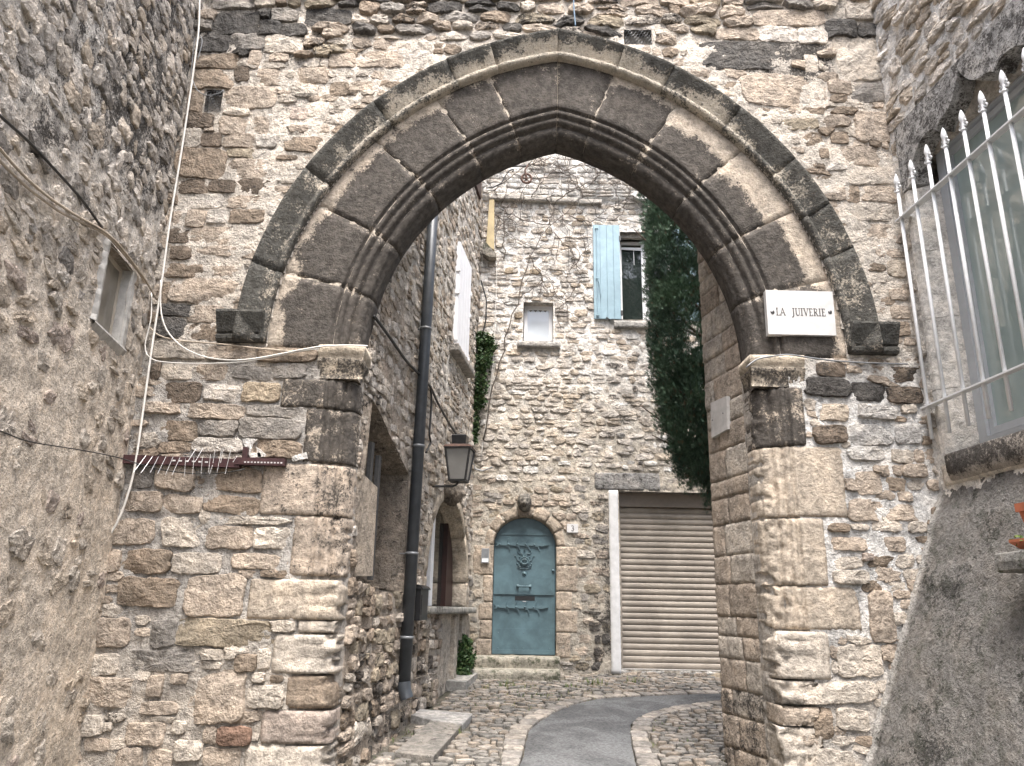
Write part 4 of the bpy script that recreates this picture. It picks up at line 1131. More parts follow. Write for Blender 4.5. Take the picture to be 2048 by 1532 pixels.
for x in (0.1, 0.5, 0.9):
    for zc in (dz_(1266), dz_(1297)):
        MB().lathe([(0.009, 0), (0.006, 0.007), (0, 0.009)], W_back.at(dl + (dr - dl) * x, zc, -0.069), W_back.N, 8).build('stud', M['door_iron'], door)
lk = W_back.uv(1110, 1141)
MB().lathe([(0.022, 0), (0.018, 0.02), (0, 0.026)], W_back.at(lk[0] - 0.02, lk[1], -0.086), W_back.N, 10).build('lock_cover', M['door_iron'], door, True)
# steps in front of the door
for (x0, y0, x1, y1), h0, h1, c in (((940, 1313, 1120, 1336), 0.0, 0.26, (0.34, 0.31, 0.235, 0.2)), ((935, 1340, 1121, 1366), 0.2, 0.56, (0.36, 0.33, 0.25, 0.15))):
    u0, u1, v0, v1 = W_back.rect(x0, y0, x1, y1, h1)
    u0 = max(u0, -0.52)
    ns = 26; V = []
    pr_s = [(h0 - 0.1, v1), (h1 * 0.5, v1), (h1 - 0.05, v1), (h1 - 0.015, v1 - 0.008), (h1, v1 - 0.035), (h1 - 0.004, (v0 + v1) / 2), (h1 - 0.02, v0 - 0.04), (h1 - 0.02, v0 - 0.3)]
    for k in range(ns + 1):
        for hh, vv in pr_s: V.append((u0 + (u1 - u0) * k / ns, vv, hh))
    V = np.array(V); nz = fbm(V * 7, 4); m = len(pr_s)
    P = W_back.map(V[:, 0], V[:, 1] + 0.012 * nz, V[:, 2] + 0.028 * nz)
    f = [[i * m + j, i * m + j + 1, (i + 1) * m + j + 1, (i + 1) * m + j] for i in range(ns) for j in range(m - 1)] + [list(range(m))[::-1], [ns * m + j for j in range(m)]]
    mesh_obj('doorstep', P, f, M['mossy'], back, (*c,), True)
    mask_b.rect(u0, u1, v0 - 0.2, v1, 0.01)

def window(W, r_, parent, depth, frame_m, pane_m, fw=0.05, mull=None, sash=0.0, name='window', reveal=(0.45, 0.40, 0.33, 0.05), lintel_drop=0.0):
    u0, u1, v0, v1 = r_
    mb = MB()
    for a, b in (((u0, v0), (u1, v0)), ((u1, v0), (u1, v1)), ((u1, v1), (u0, v1)), ((u0, v1), (u0, v0))):
        mb.add([W.at(*a, 0.03), W.at(*b, 0.03), W.at(*b, -depth - 0.03), W.at(*a, -depth - 0.03)], [[0, 1, 2, 3]], reveal)
    mb.build('window_reveal', M['mortar'], parent)
    w = MB()
    w.wbox(W, u0, u0 + fw, v0, v1, -depth - 0.03, -depth + 0.03).wbox(W, u1 - fw, u1, v0, v1, -depth - 0.03, -depth + 0.03)
    w.wbox(W, u0 + fw, u1 - fw, v0, v0 + fw, -depth - 0.03, -depth + 0.029).wbox(W, u0 + fw, u1 - fw, v1 - fw, v1, -depth - 0.03, -depth + 0.029)
    wo = w.build(name, frame_m, parent)
    MB().wbox(W, u0 + fw, u1 - fw, v0 + fw, v1 - fw, -depth - 0.012, -depth - 0.004).build('pane', pane_m, wo)
    return wo
# small curtained window
sw = window(W_back, BR['small'], back, 0.16, M['pvc'], M['pane_bright'], 0.055)
u0, u1, v0, v1 = BR['small']
mb = MB()
for k in range(4):
    x = u0 + 0.075 + k * 0.075
    mb.prism([(x, v1 - 0.055), (x + 0.05, v1 - 0.055), (x + 0.025, v1 - 0.085)], W_back, -0.163, -0.160)
mb.build('curtain_trim', M['ink'], sw)
s_ = W_back.rect(1034, 682, 1121, 694, 0.1)
quoin(W_back, back, mask_b, s_[0], s_[1], s_[2], s_[3], 0.10, (0.36, 0.34, 0.31), 0.15, 3.3, 'sill')
# blue shuttered window
u0, u1, v0, v1 = BR['win']
wo = window(W_back, (u0, u1, v0, v1 - 0.10), back, 0.14, M['pvc'], M['pane_dark'], 0.045)
MB().wbox(W_back, u0, u1, v1 - 0.10, v1 + 0.02, -0.17, -0.04, (0.38, 0.35, 0.30, 0.1)).build('lintel', M['cobble'], back)
mid = (u0 + u1) / 2
MB().wbox(W_back, mid - 0.05, mid + 0.05, v0 + 0.046, v1 - 0.147, -0.17, -0.105).build('mullion', M['pvc'], wo)
MB().prism([(u0 + 0.04, v1 - 0.20), (u1 - 0.04, v1 - 0.20), (u1 - 0.04, v1 - 0.27), (u0 + 0.04, v1 - 0.235)], W_back, -0.118, -0.108).build('blind', M['pvc'], wo)
MB().tube([W_back.at(u0 + 0.235, v1 - 0.22, -0.105), W_back.at(u0 + 0.238, v1 - 0.50, -0.103)], 0.004, 5).build('blind_wand', M['pvc'], wo)
s_ = W_back.rect(1228, 641, 1352, 655, 0.1)
quoin(W_back, back, mask_b, s_[0], s_[1], s_[2], s_[3], 0.09, (0.42, 0.40, 0.36), 0.1, 7.3, 'sill')
def shutter(W, u0, u1, v0, v1, hinge_right, parent, mat, label=None):
    n = 4; w = (u1 - u0) / n
    so = None
    frame = MB().wbox(W, u0, u1, v0, v1, 0.045, 0.062)
    so = frame.build('shutter', mat, parent)
    for k in range(n):
        MB().wbox(W, u0 + k * w + 0.003, u0 + (k + 1) * w - 0.003, v0, v1, 0.062, 0.075).build('plank', mat, so)
    x = (u1 - 0.33 * (u1 - u0)) if not hinge_right else u0 + 0.13 * (u1 - u0)
    mb = MB()
    mb.tube([W.at(x, v0 + 0.02, 0.09), W.at(x, v1 - 0.03, 0.09)], 0.008, 6)
    for zc in (v0 + 0.05, v0 + 0.42 * (v1 - v0), v1 - 0.06):
        mb.wbox(W, x - 0.022, x + 0.022, zc - 0.012, zc + 0.012, 0.075, 0.10)
    mb.tube([W.at(x + 0.002, v0 + 0.42 * (v1 - v0), 0.095), W.at(x + 0.04, v0 + 0.33 * (v1 - v0), 0.10), W.at(x + 0.05, v0 + 0.24 * (v1 - v0), 0.10)], 0.008, 6)
    mb.build('shutter_bolt', mat, so)
    mb = MB()
    for zc in (v0 + 0.10, v1 - 0.22):
        xx = u1 if hinge_right else u0
        mb.wbox(W, xx - 0.01, xx + 0.022, zc - 0.035, zc + 0.035, 0.03, 0.08)
    mb.build('hinge', M['dark_iron'], so)
    mb = MB(); xx = u0 + 0.45 * (u1 - u0)
    mb.tube([W.at(xx, v0 + 0.02, 0.0), W.at(xx, v0 + 0.01, 0.10), W.at(xx + 0.05, v0 - 0.03, 0.10)], 0.009, 5)
    mb.build('shutter_catch', M['dark_iron'], so)
    mask_b.rect(u0, u1, v0, v1, 0.0)
    return so
sl = W_back.rect(1187, 451, 1239, 638, 0.06)
shutter(W_back, sl[0], u0 - 0.004, sl[2], sl[3], True, back, M['shutter_blue'])
shutter(W_back, u1 + 0.004, u1 + 0.004 + (u0 - sl[0]), sl[2], sl[3], False, back, M['shutter_blue'])
# garage: white plastered jamb, lintel, roller shutter
g0, g1, gv0, gv1 = BR['gar']
jx = W_back.uv(1219, 1150)[0]
quoin(W_back, back, mask_b, jx, g0, gv0 - 0.06, gv1 + 0.02, 0.035, (0.70, 0.70, 0.70), 0.0, 3.0, 'garage_jamb', deep=0.30, inner=1, mat=M['plaster_white'])
l_ = W_back.rect(1188, 946, 1320, 986)
quoin(W_back, back, mask_b, l_[0], l_[1], gv1 + 0.022, l_[3], 0.03, (0.30, 0.29, 0.275), 0.42, 8.0, 'garage_lintel')
quoin(W_back, back, mask_b, l_[1] + 0.01, 3.8, gv1 + 0.022, l_[3] - 0.04, 0.02, (0.36, 0.32, 0.27), 0.2, 9.0, 'garage_lintel')
mb = MB()
mb.add([W_back.at(g0, gv1, 0.02), W_back.at(3.75, gv1, 0.02), W_back.at(3.75, gv1, -0.45), W_back.at(g0, gv1, -0.45)], [[0, 1, 2, 3]], (0.25, 0.22, 0.18, 0.4))
mb.build('garage_soffit', M['mortar'], back)
GDH = -0.20
gdoor = MB().wbox(W_back, g0, g0 + 0.05, gv0, gv1, GDH - 0.06, GDH + 0.05).wbox(W_back, 3.69, 3.74, gv0, gv1, GDH - 0.06, GDH + 0.05).build('garage_door', M['roller'], back)
zt = W_back.uv(1245, 1014, GDH)[1]
MB().wbox(W_back, g0, 3.74, zt, gv1 + 0.01, GDH - 0.1, GDH + 0.075).build('shutter_box', M['roller_dark'], gdoor)
nsl = 27; pitch = (zt - gv0) / nsl
prf = [(0.0, -0.012), (0.006, 0.004), (0.25, 0.015), (0.5, 0.018), (0.78, 0.013), (0.93, 0.002), (0.97, -0.012)]
slat_v = []; 
for u in (g0 + 0.03, 3.72):
    for q, h in prf: slat_v.append(W_back.at(u, q * pitch, GDH + h) - W_back.at(g0, 0, GDH))
m = len(prf)
slat_me = None
for k in range(nsl):
    if slat_me is None:
        o = mesh_obj('slat', np.array(slat_v), [[j, j + 1, m + j + 1, m + j] for j in range(m - 1)], M['roller'], None, None, False); slat_me = o.data
    else:
        o = bpy.data.objects.new('slat', slat_me); COL.objects.link(o)
    o.location = W_back.at(g0, gv0 + k * pitch, GDH).tolist()
    attach(o, gdoor)
MB().wbox(W_back, g0 + 0.01, 3.74, gv0, zt, GDH - 0.05, GDH - 0.02).build('shutter_backing', M['roller_dark'], gdoor)
# concrete sill below the garage door
u0_, v0_ = jx - 0.02, gv0
quoin(W_back, back, None, jx + 0.02, 3.8, gv0 - 0.06, gv0, 0.02, (0.50, 0.48, 0.44), 0.05, 4.0, 'garage_sill', deep=0.3)
mb = MB().add([W_back.at(jx, gv0, 0.02), W_back.at(3.8, gv0, 0.02), W_back.at(3.8, gv0 - 0.004, -0.3), W_back.at(jx, gv0 - 0.004, -0.3)], [[0, 1, 2, 3]], (0.45, 0.43, 0.40, 0.05))
mb.build('garage_floor', M['cobble'], back)
# ledge under the upper wall
lz = Z_LEDGE
for k, (a, b) in enumerate(((-0.42, 0.12), (0.13, 0.55), (0.56, 0.98), (0.99, 1.35))):
    quoin(W_back, back, mask_b, a, b, lz - 0.05 - 0.01 * k, lz + 0.06 - 0.02 * k, 0.115 - 0.012 * k, (0.56, 0.51, 0.44), 0.1, 60 + k, 'ledge_stone')
# rubble courses of the far house
def b_alpha(u, v):
    a = 0.05 + 0.22 * (bm_.rs.rand() < 0.12)
    if v < 1.7: a += 0.2
    if abs(u - 1.36) < 0.2 and v < 3.3: a += 0.4
    if abs(u - 1.6) < 0.28 and 3.6 < v < 5.5: a += 0.25
    return a
bm_.fill(-0.5, 3.2, Z_LEDGE + 0.05, 10.2, (0.085, 0.14), (0.16, 0.36), (0.085, 0.105), ['W2', 'W2', 'W', 'W2', 'W2', 'W2'], gap=0.022, wave=0.02, ex=5.0, jit=0.09, tilt=0.03, alpha=lambda u, v: 0.05, facet=0.2, rough=0.9, cell=0.045)  # palest stones on top, the stronger light there painted into them
bm_.fill(-0.55, 3.2, 3.3, Z_LEDGE - 0.06, (0.07, 0.125), (0.13, 0.32), (0.022, 0.05), ['W', 'W', 'L', 'W2', 'W', 'L', 'C'], gap=0.022, wave=0.03, ex=3.6, jit=0.15, tilt=0.08, alpha=b_alpha, facet=0.55, rough=1.4, cell=0.045)
bm_.fill(-0.6, 3.2, 0.7, 3.3, (0.07, 0.14), (0.12, 0.32), (0.018, 0.045), ['T', 'L', 'T', 'C', 'O', 'G'], gap=0.022, wave=0.03, ex=3.6, jit=0.15, tilt=0.10, alpha=b_alpha, facet=0.55, rough=1.4, cell=0.045)
for (x0, y0, x1, y1) in ((1010, 537, 1029, 549), (1060, 540, 1082, 550), (1152, 433, 1170, 444), (1028, 626, 1045, 638)):
    r_ = W_back.rect(x0, y0, x1, y1)
    bm_.put((r_[0] + r_[1]) / 2, (r_[2] + r_[3]) / 2, (r_[1] - r_[0]) / 2, (r_[3] - r_[2]) / 2, 0.05, np.array(C_['OC']) * 0.9, 4, 0.1, 0, force=True, cell=0.04)
bm_.build('stone', back, M['stone'], 300, rest_name='small_rubble')

# ------------------------------------------------------------------ side house along the lane
side = thing('stone_house', 'rubble stone house along the lane with downpipe and arched brown shuttered window', 'house', W_side.at(2.5, gz(8.3)))
SW = W_side
sv = lambda px, py, h=0.0: SW.uv(px, py, h)
u_a0, v_sill = sv(926, 1213); u_a1 = sv(846, 1213)[0]
arch_c = ((u_a0 + u_a1) / 2); arch_hw = abs(u_a1 - u_a0) / 2
v_top = sv(884, 990)[1]; v_sp = v_top - arch_hw * 0.85
def aw_outline(grow=0.0, n=14):
    hw = arch_hw + grow
    return [(arch_c - hw, v_sill)] + [(arch_c + hw * math.cos(t), v_sp + (v_top - v_sp + grow) * math.sin(t)) for t in np.linspace(math.pi, 0, n)] + [(arch_c + hw, v_sill)]
shut_poly = np.array([sv(*p) for p in ((911, 478), (931, 538), (922, 720), (900, 712))])
niche = np.array([sv(*p) for p in ((738, 800), (752, 822), (772, 868), (790, 905), (812, 950), (806, 1100), (800, 1185), (745, 1175), (720, 1165), (700, 1160))])
niche[-3:, 0] = niche[-3:, 0]
NU = (SW.uv(738, 800)[0], SW.uv(812, 950)[0])
meter = [sv(*p) for p in ((845, 1250), (823, 1245), (820, 1358), (842, 1350))]
mt_u0, mt_u1 = sv(846, 1300)[0], sv(823, 1300)[0]; mt_v0, mt_v1 = sv(832, 1353)[1], sv(835, 1247)[1]
U_END = 4.92
sw_u0, sw_u1 = sv(931, 640)[0], sv(905, 640)[0]; sw_v0, sw_v1 = sv(915, 716)[1], sv(921, 505)[1]
def side_cut(U, V):
    o = inpoly(U, V, aw_outline(0.04)) | inpoly(U, V, niche)
    o |= (U > mt_u0) & (U < mt_u1) & (V > mt_v0) & (V < mt_v1)
    return o
def side_h(U, V):
    h = 0.016 * fbm(uvn(U * 6, V * 7, 51), 5, 0.62) + 0.014 * ridged(uvn(U * 7, V * 14, 56), 3)
    smooth_zone = sstep(2.0, 1.9, U) * sstep(v_sill + 0.03, v_sill - 0.03, V) * sstep(0.0, 0.1, U)
    return h * (1 - 0.75 * smooth_zone) + 0.012
def side_c(U, V):
    n = fbm(uvn(U * 1.5, V * 1.5, 53), 4)
    hi = sstep(2.6, 4.6, V + 0.4 * n)
    c = lerp(np.array((0.46, 0.395, 0.31)), np.array((0.66, 0.62, 0.55)), hi)
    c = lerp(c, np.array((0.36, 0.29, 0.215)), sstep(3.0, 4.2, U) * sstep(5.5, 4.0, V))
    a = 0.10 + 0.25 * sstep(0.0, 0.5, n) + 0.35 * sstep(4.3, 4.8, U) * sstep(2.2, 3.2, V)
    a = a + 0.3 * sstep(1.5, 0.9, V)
    return rgba(c, np.clip(a, 0, 0.85))
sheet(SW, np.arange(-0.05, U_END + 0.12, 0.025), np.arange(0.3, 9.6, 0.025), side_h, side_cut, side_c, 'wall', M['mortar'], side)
shell('wall_body', SW, -0.04, U_END + 0.10, 0.3, 9.57, 1.4, side)
mask_s = Mask(0.0, U_END + 0.1, 0.3, 9.5)
mask_s.poly(niche); mask_s.poly(aw_outline(0.15)); mask_s.poly(shut_poly)
mask_s.rect(sw_u0, sw_u1, sw_v0 - 0.1, sw_v1 + 0.05)
mask_s.rect(0.02, 1.75, 0.3, v_sill + 0.02)
sm = Masonry(SW, mask_s, 61)
# arched window surround
for i in range(5):
    tt = np.linspace(math.pi, 0, 6)
    surround(SW, side, arch_c, arch_hw, v_sp, v_top - v_sp, tt[i], tt[i + 1], 0.15, 0.035, (0.47, 0.385, 0.275), 0.05, 80 + i, 'window_arch_stone', deep=0.22)
for sd in (-1, 1):
    z = v_sill
    while z < v_sp - 0.02:
        hgt = min(0.34, v_sp - z)
        e = arch_c + sd * arch_hw
        quoin(SW, side, None, e if sd > 0 else e - 0.14, e + 0.14 if sd > 0 else e, z, z + hgt, 0.033, np.array((0.46, 0.38, 0.28)) * rs_q.uniform(0.9, 1.08), 0.05, rs_q.rand() * 40, 'window_jamb_stone', deep=0.24, inner=-sd)
        z += hgt
aw = MB().prism([(arch_c - arch_hw, v_sill), (arch_c + arch_hw, v_sill)] + aw_outline()[1:-1][::-1], SW, -0.30, -0.22).build('arched_window', M['void'], side)
for a, b in ((-1.0, -0.62), (0.35, 1.0)):
    pts = [(arch_c + arch_hw * a, v_sill)] + [(arch_c + arch_hw * x, v_sp + (v_top - v_sp) * math.sqrt(max(0, 1 - x * x)) - 0.004) for x in np.linspace(a, b, 6)] + [(arch_c + arch_hw * b, v_sill)]
    MB().prism(pts, SW, -0.225, -0.15).build('window_shutter', M['brown_wood'], aw)
for a, b in ((0.17, 0.30),):
    MB().wbox(SW, arch_c + arch_hw * a, arch_c + arch_hw * b, v_sill, v_top - 0.12, -0.22, -0.12).build('window_frame', M['pvc'], aw)
MB().wbox(SW, arch_c - arch_hw * 0.60, arch_c + arch_hw * 0.15, v_sill, v_top - 0.06, -0.22, -0.205).build('pane', M['pane_dark'], aw)
for a, b, s in ((u_a0 - 0.17, u_a1 - 0.25, 0.16), (u_a1 - 0.24, u_a1 + 0.12, 0.10)):
    quoin(SW, side, None, a, b, v_sill - 0.085, v_sill - 0.003, s, (0.31, 0.30, 0.265), 0.25, a * 9, 'sill', deep=0.2)
for a, b, z0, z1, h in ((0.05, 0.62, gz(10.4), v_sill - 0.09, 0.05), (0.95, 1.15, gz(10.4), v_sill - 0.09, 0.065)):
    quoin(SW, side, None, a, b, z0, z1, h, (0.42, 0.36, 0.28), 0.28, a * 7 + 1, 'dado_slab')
# meter cupboard
mb = MB()
for a, b in (((mt_u0, mt_v0), (mt_u1, mt_v0)), ((mt_u1, mt_v0), (mt_u1, mt_v1)), ((mt_u1, mt_v1), (mt_u0, mt_v1)), ((mt_u0, mt_v1), (mt_u0, mt_v0))):
    mb.add([SW.at(*a, 0.06), SW.at(*b, 0.06), SW.at(*b, -0.12), SW.at(*a, -0.12)], [[0, 1, 2, 3]], (0.36, 0.30, 0.23, 0.1))
mb.build('cupboard_recess', M['mortar'], side)
md = MB().wbox(SW, mt_u0 + 0.005, mt_u1 - 0.005, mt_v0 + 0.02, mt_v1, -0.08, -0.03).build('meter_cupboard', M['meter'], side)
MB().wbox(SW, mt_u0 + 0.02, mt_u0 + 0.14, mt_v1 - 0.36, mt_v1 - 0.06, -0.032, -0.028).build('label_plate', M['meter_label'], md)
st = GR.rect(856, 1362, 905, 1384, 0.06)
bs_ = MB().add([SW.at(0.42, gz(10.3) - 0.02, 0.0), SW.at(1.30, gz(9.6) - 0.02, 0.0), SW.at(1.30, gz(9.6) - 0.02, 0.25), SW.at(0.42, gz(10.3) - 0.02, 0.25),
                SW.at(0.42, gz(10.3) + 0.09, 0.0), SW.at(1.30, gz(9.6) + 0.09, 0.0), SW.at(1.30, gz(9.6) + 0.085, 0.25), SW.at(0.42, gz(10.3) + 0.085, 0.25)],
               [[0, 3, 2, 1], [4, 5, 6, 7], [0, 1, 5, 4], [1, 2, 6, 5], [2, 3, 7, 6], [3, 0, 4, 7]], (0.38, 0.37, 0.34, 0.1))
bs_.build('doorstep', M['cobble'], side)
# white shutters of the upper window, standing closed in the wall
so = MB().wbox(SW, sw_u0, sw_u1, sw_v0, sw_v1, 0.0, 0.05).build('shutter', M['shutter_white'], side)
wsh = (sw_u1 - sw_u0) / 5
for k in range(5):
    MB().wbox(SW, sw_u0 + k * wsh + 0.003, sw_u0 + (k + 1) * wsh - 0.003, sw_v0, sw_v1, 0.05, 0.062).build('plank', M['shutter_white'], so)
for zc in (sw_v0 + 0.12, sw_v1 - 0.4, sw_v0 + 0.75):
    for a, b in ((sw_u0 - 0.02, sw_u0 + 0.03), (sw_u1 - 0.03, sw_u1 + 0.02)):
        MB().wbox(SW, a, b, zc - 0.02, zc + 0.02, 0.03, 0.075).build('hinge', M['pvc'], so)
quoin(SW, side, mask_s, sw_u0 - 0.12, sw_u1 + 0.22, sw_v0 - 0.11, sw_v0 - 0.01, 0.14, (0.33, 0.30, 0.265), 0.3, 14.0, 'sill', deep=0.1)
# upper window corner
uw = [sv(*p) for p in ((936, 375), (954, 398))]
MB().wbox(SW, uw[1][0] - 0.02, uw[0][0] + 0.5, uw[1][1], uw[1][1] + 0.9, 0.02, 0.06).build('upper_window', M['brown_wood'], side)
# niche: recess with iron bars
mb = MB(); nn = len(niche)
a = SW.map(niche[:, 0], niche[:, 1], np.full(nn, 0.03)); b = SW.map(niche[:, 0], niche[:, 1], np.full(nn, -0.42))
mb.add(np.concatenate([a, b]), [[i, (i + 1) % nn, nn + (i + 1) % nn, nn + i] for i in range(nn)] + [list(range(nn, 2 * nn))], (0.27, 0.22, 0.165, 0.35))
nb = mb.build('recess', M['stone'], side)
for k, (x0, y0, x1, y1) in enumerate(((728, 860, 722, 1000), (746, 885, 742, 1010), (760, 912, 745, 1160))):
    p0, p1 = sv(x0, y0, -0.05), sv(x1, y1, -0.05)
    MB().prism([(p0[0] - 0.035, p0[1]), (p0[0] + 0.035, p0[1]), (p0[0] + 0.035, p1[1]), (p0[0] - 0.035, p1[1])], SW, -0.08, -0.045).build('iron_bar', M['dark_iron'], nb)
r_ = sv(752, 985, -0.1); r2 = sv(738, 1155, -0.1)
chicken_wire(SW, (min(r_[0], r2[0]) - 0.05, max(r_[0], r2[0]) + 0.12, r2[1], r_[1]), nb, -0.1, 0.05)
# rubble of the side house: coarse heap below the recess, finer courses above
def s_alpha(u, v): return 0.10 + 0.25 * (sm.rs.rand() < 0.15) + (0.30 if v < 1.2 and u > 2.2 else 0) + (0.3 if u > 4.4 and v > 2.6 else 0)
sm.fill(2.0, U_END, 0.4, 1.95, (0.09, 0.17), (0.12, 0.30), (0.035, 0.07), ['T', 'B', 'T', 'L', 'O'], gap=0.014, wave=0.04, ex=3.6, jit=0.17, tilt=0.15, alpha=s_alpha, facet=0.9, rough=1.5, cell=0.035)
sm.fill(0.0, U_END, 1.6, 9.3, (0.075, 0.14), (0.12, 0.30), (0.022, 0.05), ['L', 'L', 'W', 'W', 'T', 'C'], gap=0.024, wave=0.03, ex=3.6, jit=0.15, tilt=0.08, alpha=s_alpha, facet=0.6, rough=1.4, cell=0.04)
sm.build('stone', side, M['stone'], 300, rest_name='small_rubble')
# chamfered stone jamb standing behind the left pier
jb = [(703, 925), (755, 975), (745, 1152), (690, 1152)]
Pj = [hit(x, y, (-1.10, 6.2, 0), np.array([0.97, -0.22, 0])) for x, y in jb]
mb = MB(); A_ = np.array(Pj); mb.add(np.concatenate([A_, A_ + np.array([-0.16, 0.02, 0])]), [[0, 1, 2, 3], [4, 7, 6, 5], [0, 4, 5, 1], [1, 5, 6, 2], [2, 6, 7, 3], [3, 7, 4, 0]], (0.36, 0.29, 0.21, 0.22))
mb.build('splayed_jamb', M['stone'], gate)
#@@NEXT2
# ------------------------------------------------------------------ house on the left
lh = thing('stone_house', 'rough rendered stone house with a small film covered window, left of the arch', 'house', W_left.at(1.5, gz(4)))
LW = W_left
lv = lambda px, py, h=0.0: LW.uv(px, py, h)
wq = np.array([lv(212, 484), lv(263, 546), lv(228, 690), lv(182, 640)])
lw_u0, lw_u1 = (wq[1, 0] + wq[2, 0]) / 2, (wq[0, 0] + wq[3, 0]) / 2
lw_v0, lw_v1 = (wq[2, 1] + wq[3, 1]) / 2, (wq[0, 1] + wq[1, 1]) / 2
def left_h(U, V):
    h = (0.012 + 0.012 * sstep(2.6, 4.2, V)) * fbm(uvn(U * 4.0, V * 5, 71), 3, 0.55) + 0.006 * ridged(uvn(U * 11, V * 15, 76), 3)
    return h * (0.75 + 0.35 * sstep(2.0, 3.4, V)) + 0.012 + 0.006 * sstep(3.4, 2.6, V)
def left_dark(U, V):
    n = fbm(uvn(U * 1.3, V * 1.0, 79), 4)
    d = sstep(3.9, 5.0, V + 0.7 * n + 0.25 * U) * (0.34 + 0.22 * np.exp(-((U - 0.8) / 0.9) ** 2))
    d = d + 0.25 * sstep(0.25, 0.6, n) * sstep(2.0, 4.0, V)
    return d
def left_c(U, V):
    n = fbm(uvn(U * 2, V * 2, 73), 4)
    c = lerp(np.array((0.68, 0.565, 0.43)), np.array((0.60, 0.56, 0.50)), sstep(2.6, 4.8, V + 0.5 * n))
    c = c * (1 + 0.15 * n + 0.10 * fbm(uvn(U * 9, V * 12, 87), 3))[..., None]
    return rgba(c, np.clip(left_dark(U, V) + 0.08, 0, 0.9))
def left_cut(U, V): return (U > lw_u0) & (U < lw_u1) & (V > lw_v0) & (V < lw_v1)
fine_u = np.arange(-0.06, 2.7, 0.017)
sheet(LW, fine_u, np.arange(0.15, 7.6, 0.017), left_h, left_cut, left_c, 'wall', M['mortar'], lh)
sheet(LW, np.concatenate([[fine_u[-1]], np.arange(2.75, 8.6, 0.12)]), np.arange(-0.2, 7.7, 0.12), left_h, None, left_c, 'wall', M['mortar'], lh)
sheet(LW, np.arange(-0.06, 8.6, 0.12), np.arange(7.55, 9.0, 0.12), left_h, None, left_c, 'wall', M['mortar'], lh)
shell('wall_body', LW, -0.05, 8.5, -0.2, 8.9, 2.5, lh)
mask_l = Mask(0.0, 2.7, 0.3, 7.5)
mask_l.rect(lw_u0, lw_u1, lw_v0, lw_v1, 0.06)
lm = Masonry(LW, mask_l, 91)
def l_pal(v): return ['L', 'G', 'W', 'L', 'T', 'W'] if v > 3.4 else ['T', 'T', 'L', 'P', 'T', 'G']
lm.fill(0.02, 2.65, 3.3, 7.4, (0.07, 0.17), (0.09, 0.27), (0.022, 0.038), ['L', 'W', 'W', 'L', 'C', 'G', 'W', 'L'], gap=0.018, wave=0.05, ex=2.8, jit=0.24, tilt=0.18, skip=0.10, facet=0.7, rough=1.2,
        alpha=lambda u, v: float(np.clip(left_dark(np.array(u), np.array(v)) * (0.12 if lm.rs.rand() < 0.72 else 0.8), 0, 0.9)), sink=0.05, warp=0.008)
lm.fill(0.02, 2.65, 0.4, 3.3, (0.08, 0.19), (0.12, 0.32), (0.022, 0.040), ['C', 'L', 'C', 'L', 'L', 'C', 'P'], gap=0.030, wave=0.05, ex=2.8, jit=0.26, tilt=0.22, skip=0.55, facet=0.7, rough=1.4, sink=0.05, warp=0.008,
        alpha=lambda u, v: 0.05 + 0.3 * (lm.rs.rand() < 0.12))
lm.build('stone', lh, M['stone'], 300, rest_name='small_rubble')
# its window: ragged white plaster surround and film pane
rs_l = np.random.RandomState(4)
for a, b, t in (((lw_u0, lw_v0), (lw_u0, lw_v1), -0.10), ((lw_u1, lw_v0), (lw_u1, lw_v1), 0.08)):
    mb = MB(); n = 14
    P0 = np.array([(a[0] + t * (0.55 + 0.6 * rs_l.rand()), a[1] + (b[1] - a[1]) * k / (n - 1)) for k in range(n)]); P1 = np.array([(a[0], a[1] + (b[1] - a[1]) * k / (n - 1)) for k in range(n)])
    rows = [LW.map(P0[:, 0], P0[:, 1], np.full(n, 0.012)), LW.map((P0 + P1)[:, 0] / 2, P1[:, 1], 0.036 + 0.008 * rs_l.rand(n)), LW.map(P1[:, 0], P1[:, 1], 0.034 + 0.004 * rs_l.rand(n)), LW.map(P1[:, 0], P1[:, 1], np.full(n, -0.09))]
    mb.add(np.concatenate(rows), [[r_ * n + i, r_ * n + i + 1, (r_ + 1) * n + i + 1, (r_ + 1) * n + i] for r_ in range(3) for i in range(n - 1)])
    mb.build('plaster_surround', M['plaster_dirty'], lh)
mb = MB(); n = 8; us = np.linspace(lw_u0 - 0.08, lw_u1 + 0.05, n)
mb.add(np.concatenate([LW.map(us, lw_v0 - 0.05 - 0.03 * rs_l.rand(n), np.full(n, 0.012)), LW.map(us, np.full(n, lw_v0 - 0.015), np.full(n, 0.045)), LW.map(us, np.full(n, lw_v0), np.full(n, 0.04)), LW.map(us, np.full(n, lw_v0 + 0.01), np.full(n, -0.09))]),
       [[r_ * n + i, r_ * n + i + 1, (r_ + 1) * n + i + 1, (r_ + 1) * n + i] for r_ in range(3) for i in range(n - 1)])
mb.build('sill', M['plaster_dirty'], lh)
mb = MB().add([LW.at(lw_u0, lw_v1, 0.03), LW.at(lw_u1, lw_v1, 0.03), LW.at(lw_u1, lw_v1, -0.16), LW.at(lw_u0, lw_v1, -0.16)], [[0, 1, 2, 3]], (0.34, 0.28, 0.21, 0.2))
mb.build('window_head', M['mortar'], lh)
wf = MB()
for a, b, c, d in ((lw_u0, lw_u0 + 0.03, lw_v0, lw_v1), (lw_u1 - 0.03, lw_u1, lw_v0, lw_v1), (lw_u0 + 0.03, lw_u1 - 0.03, lw_v0, lw_v0 + 0.03), (lw_u0 + 0.03, lw_u1 - 0.03, lw_v1 - 0.03, lw_v1)):
    wf.wbox(LW, a, b, c, d, -0.085, -0.045)
wfo = wf.build('window', M['meter'], lh)
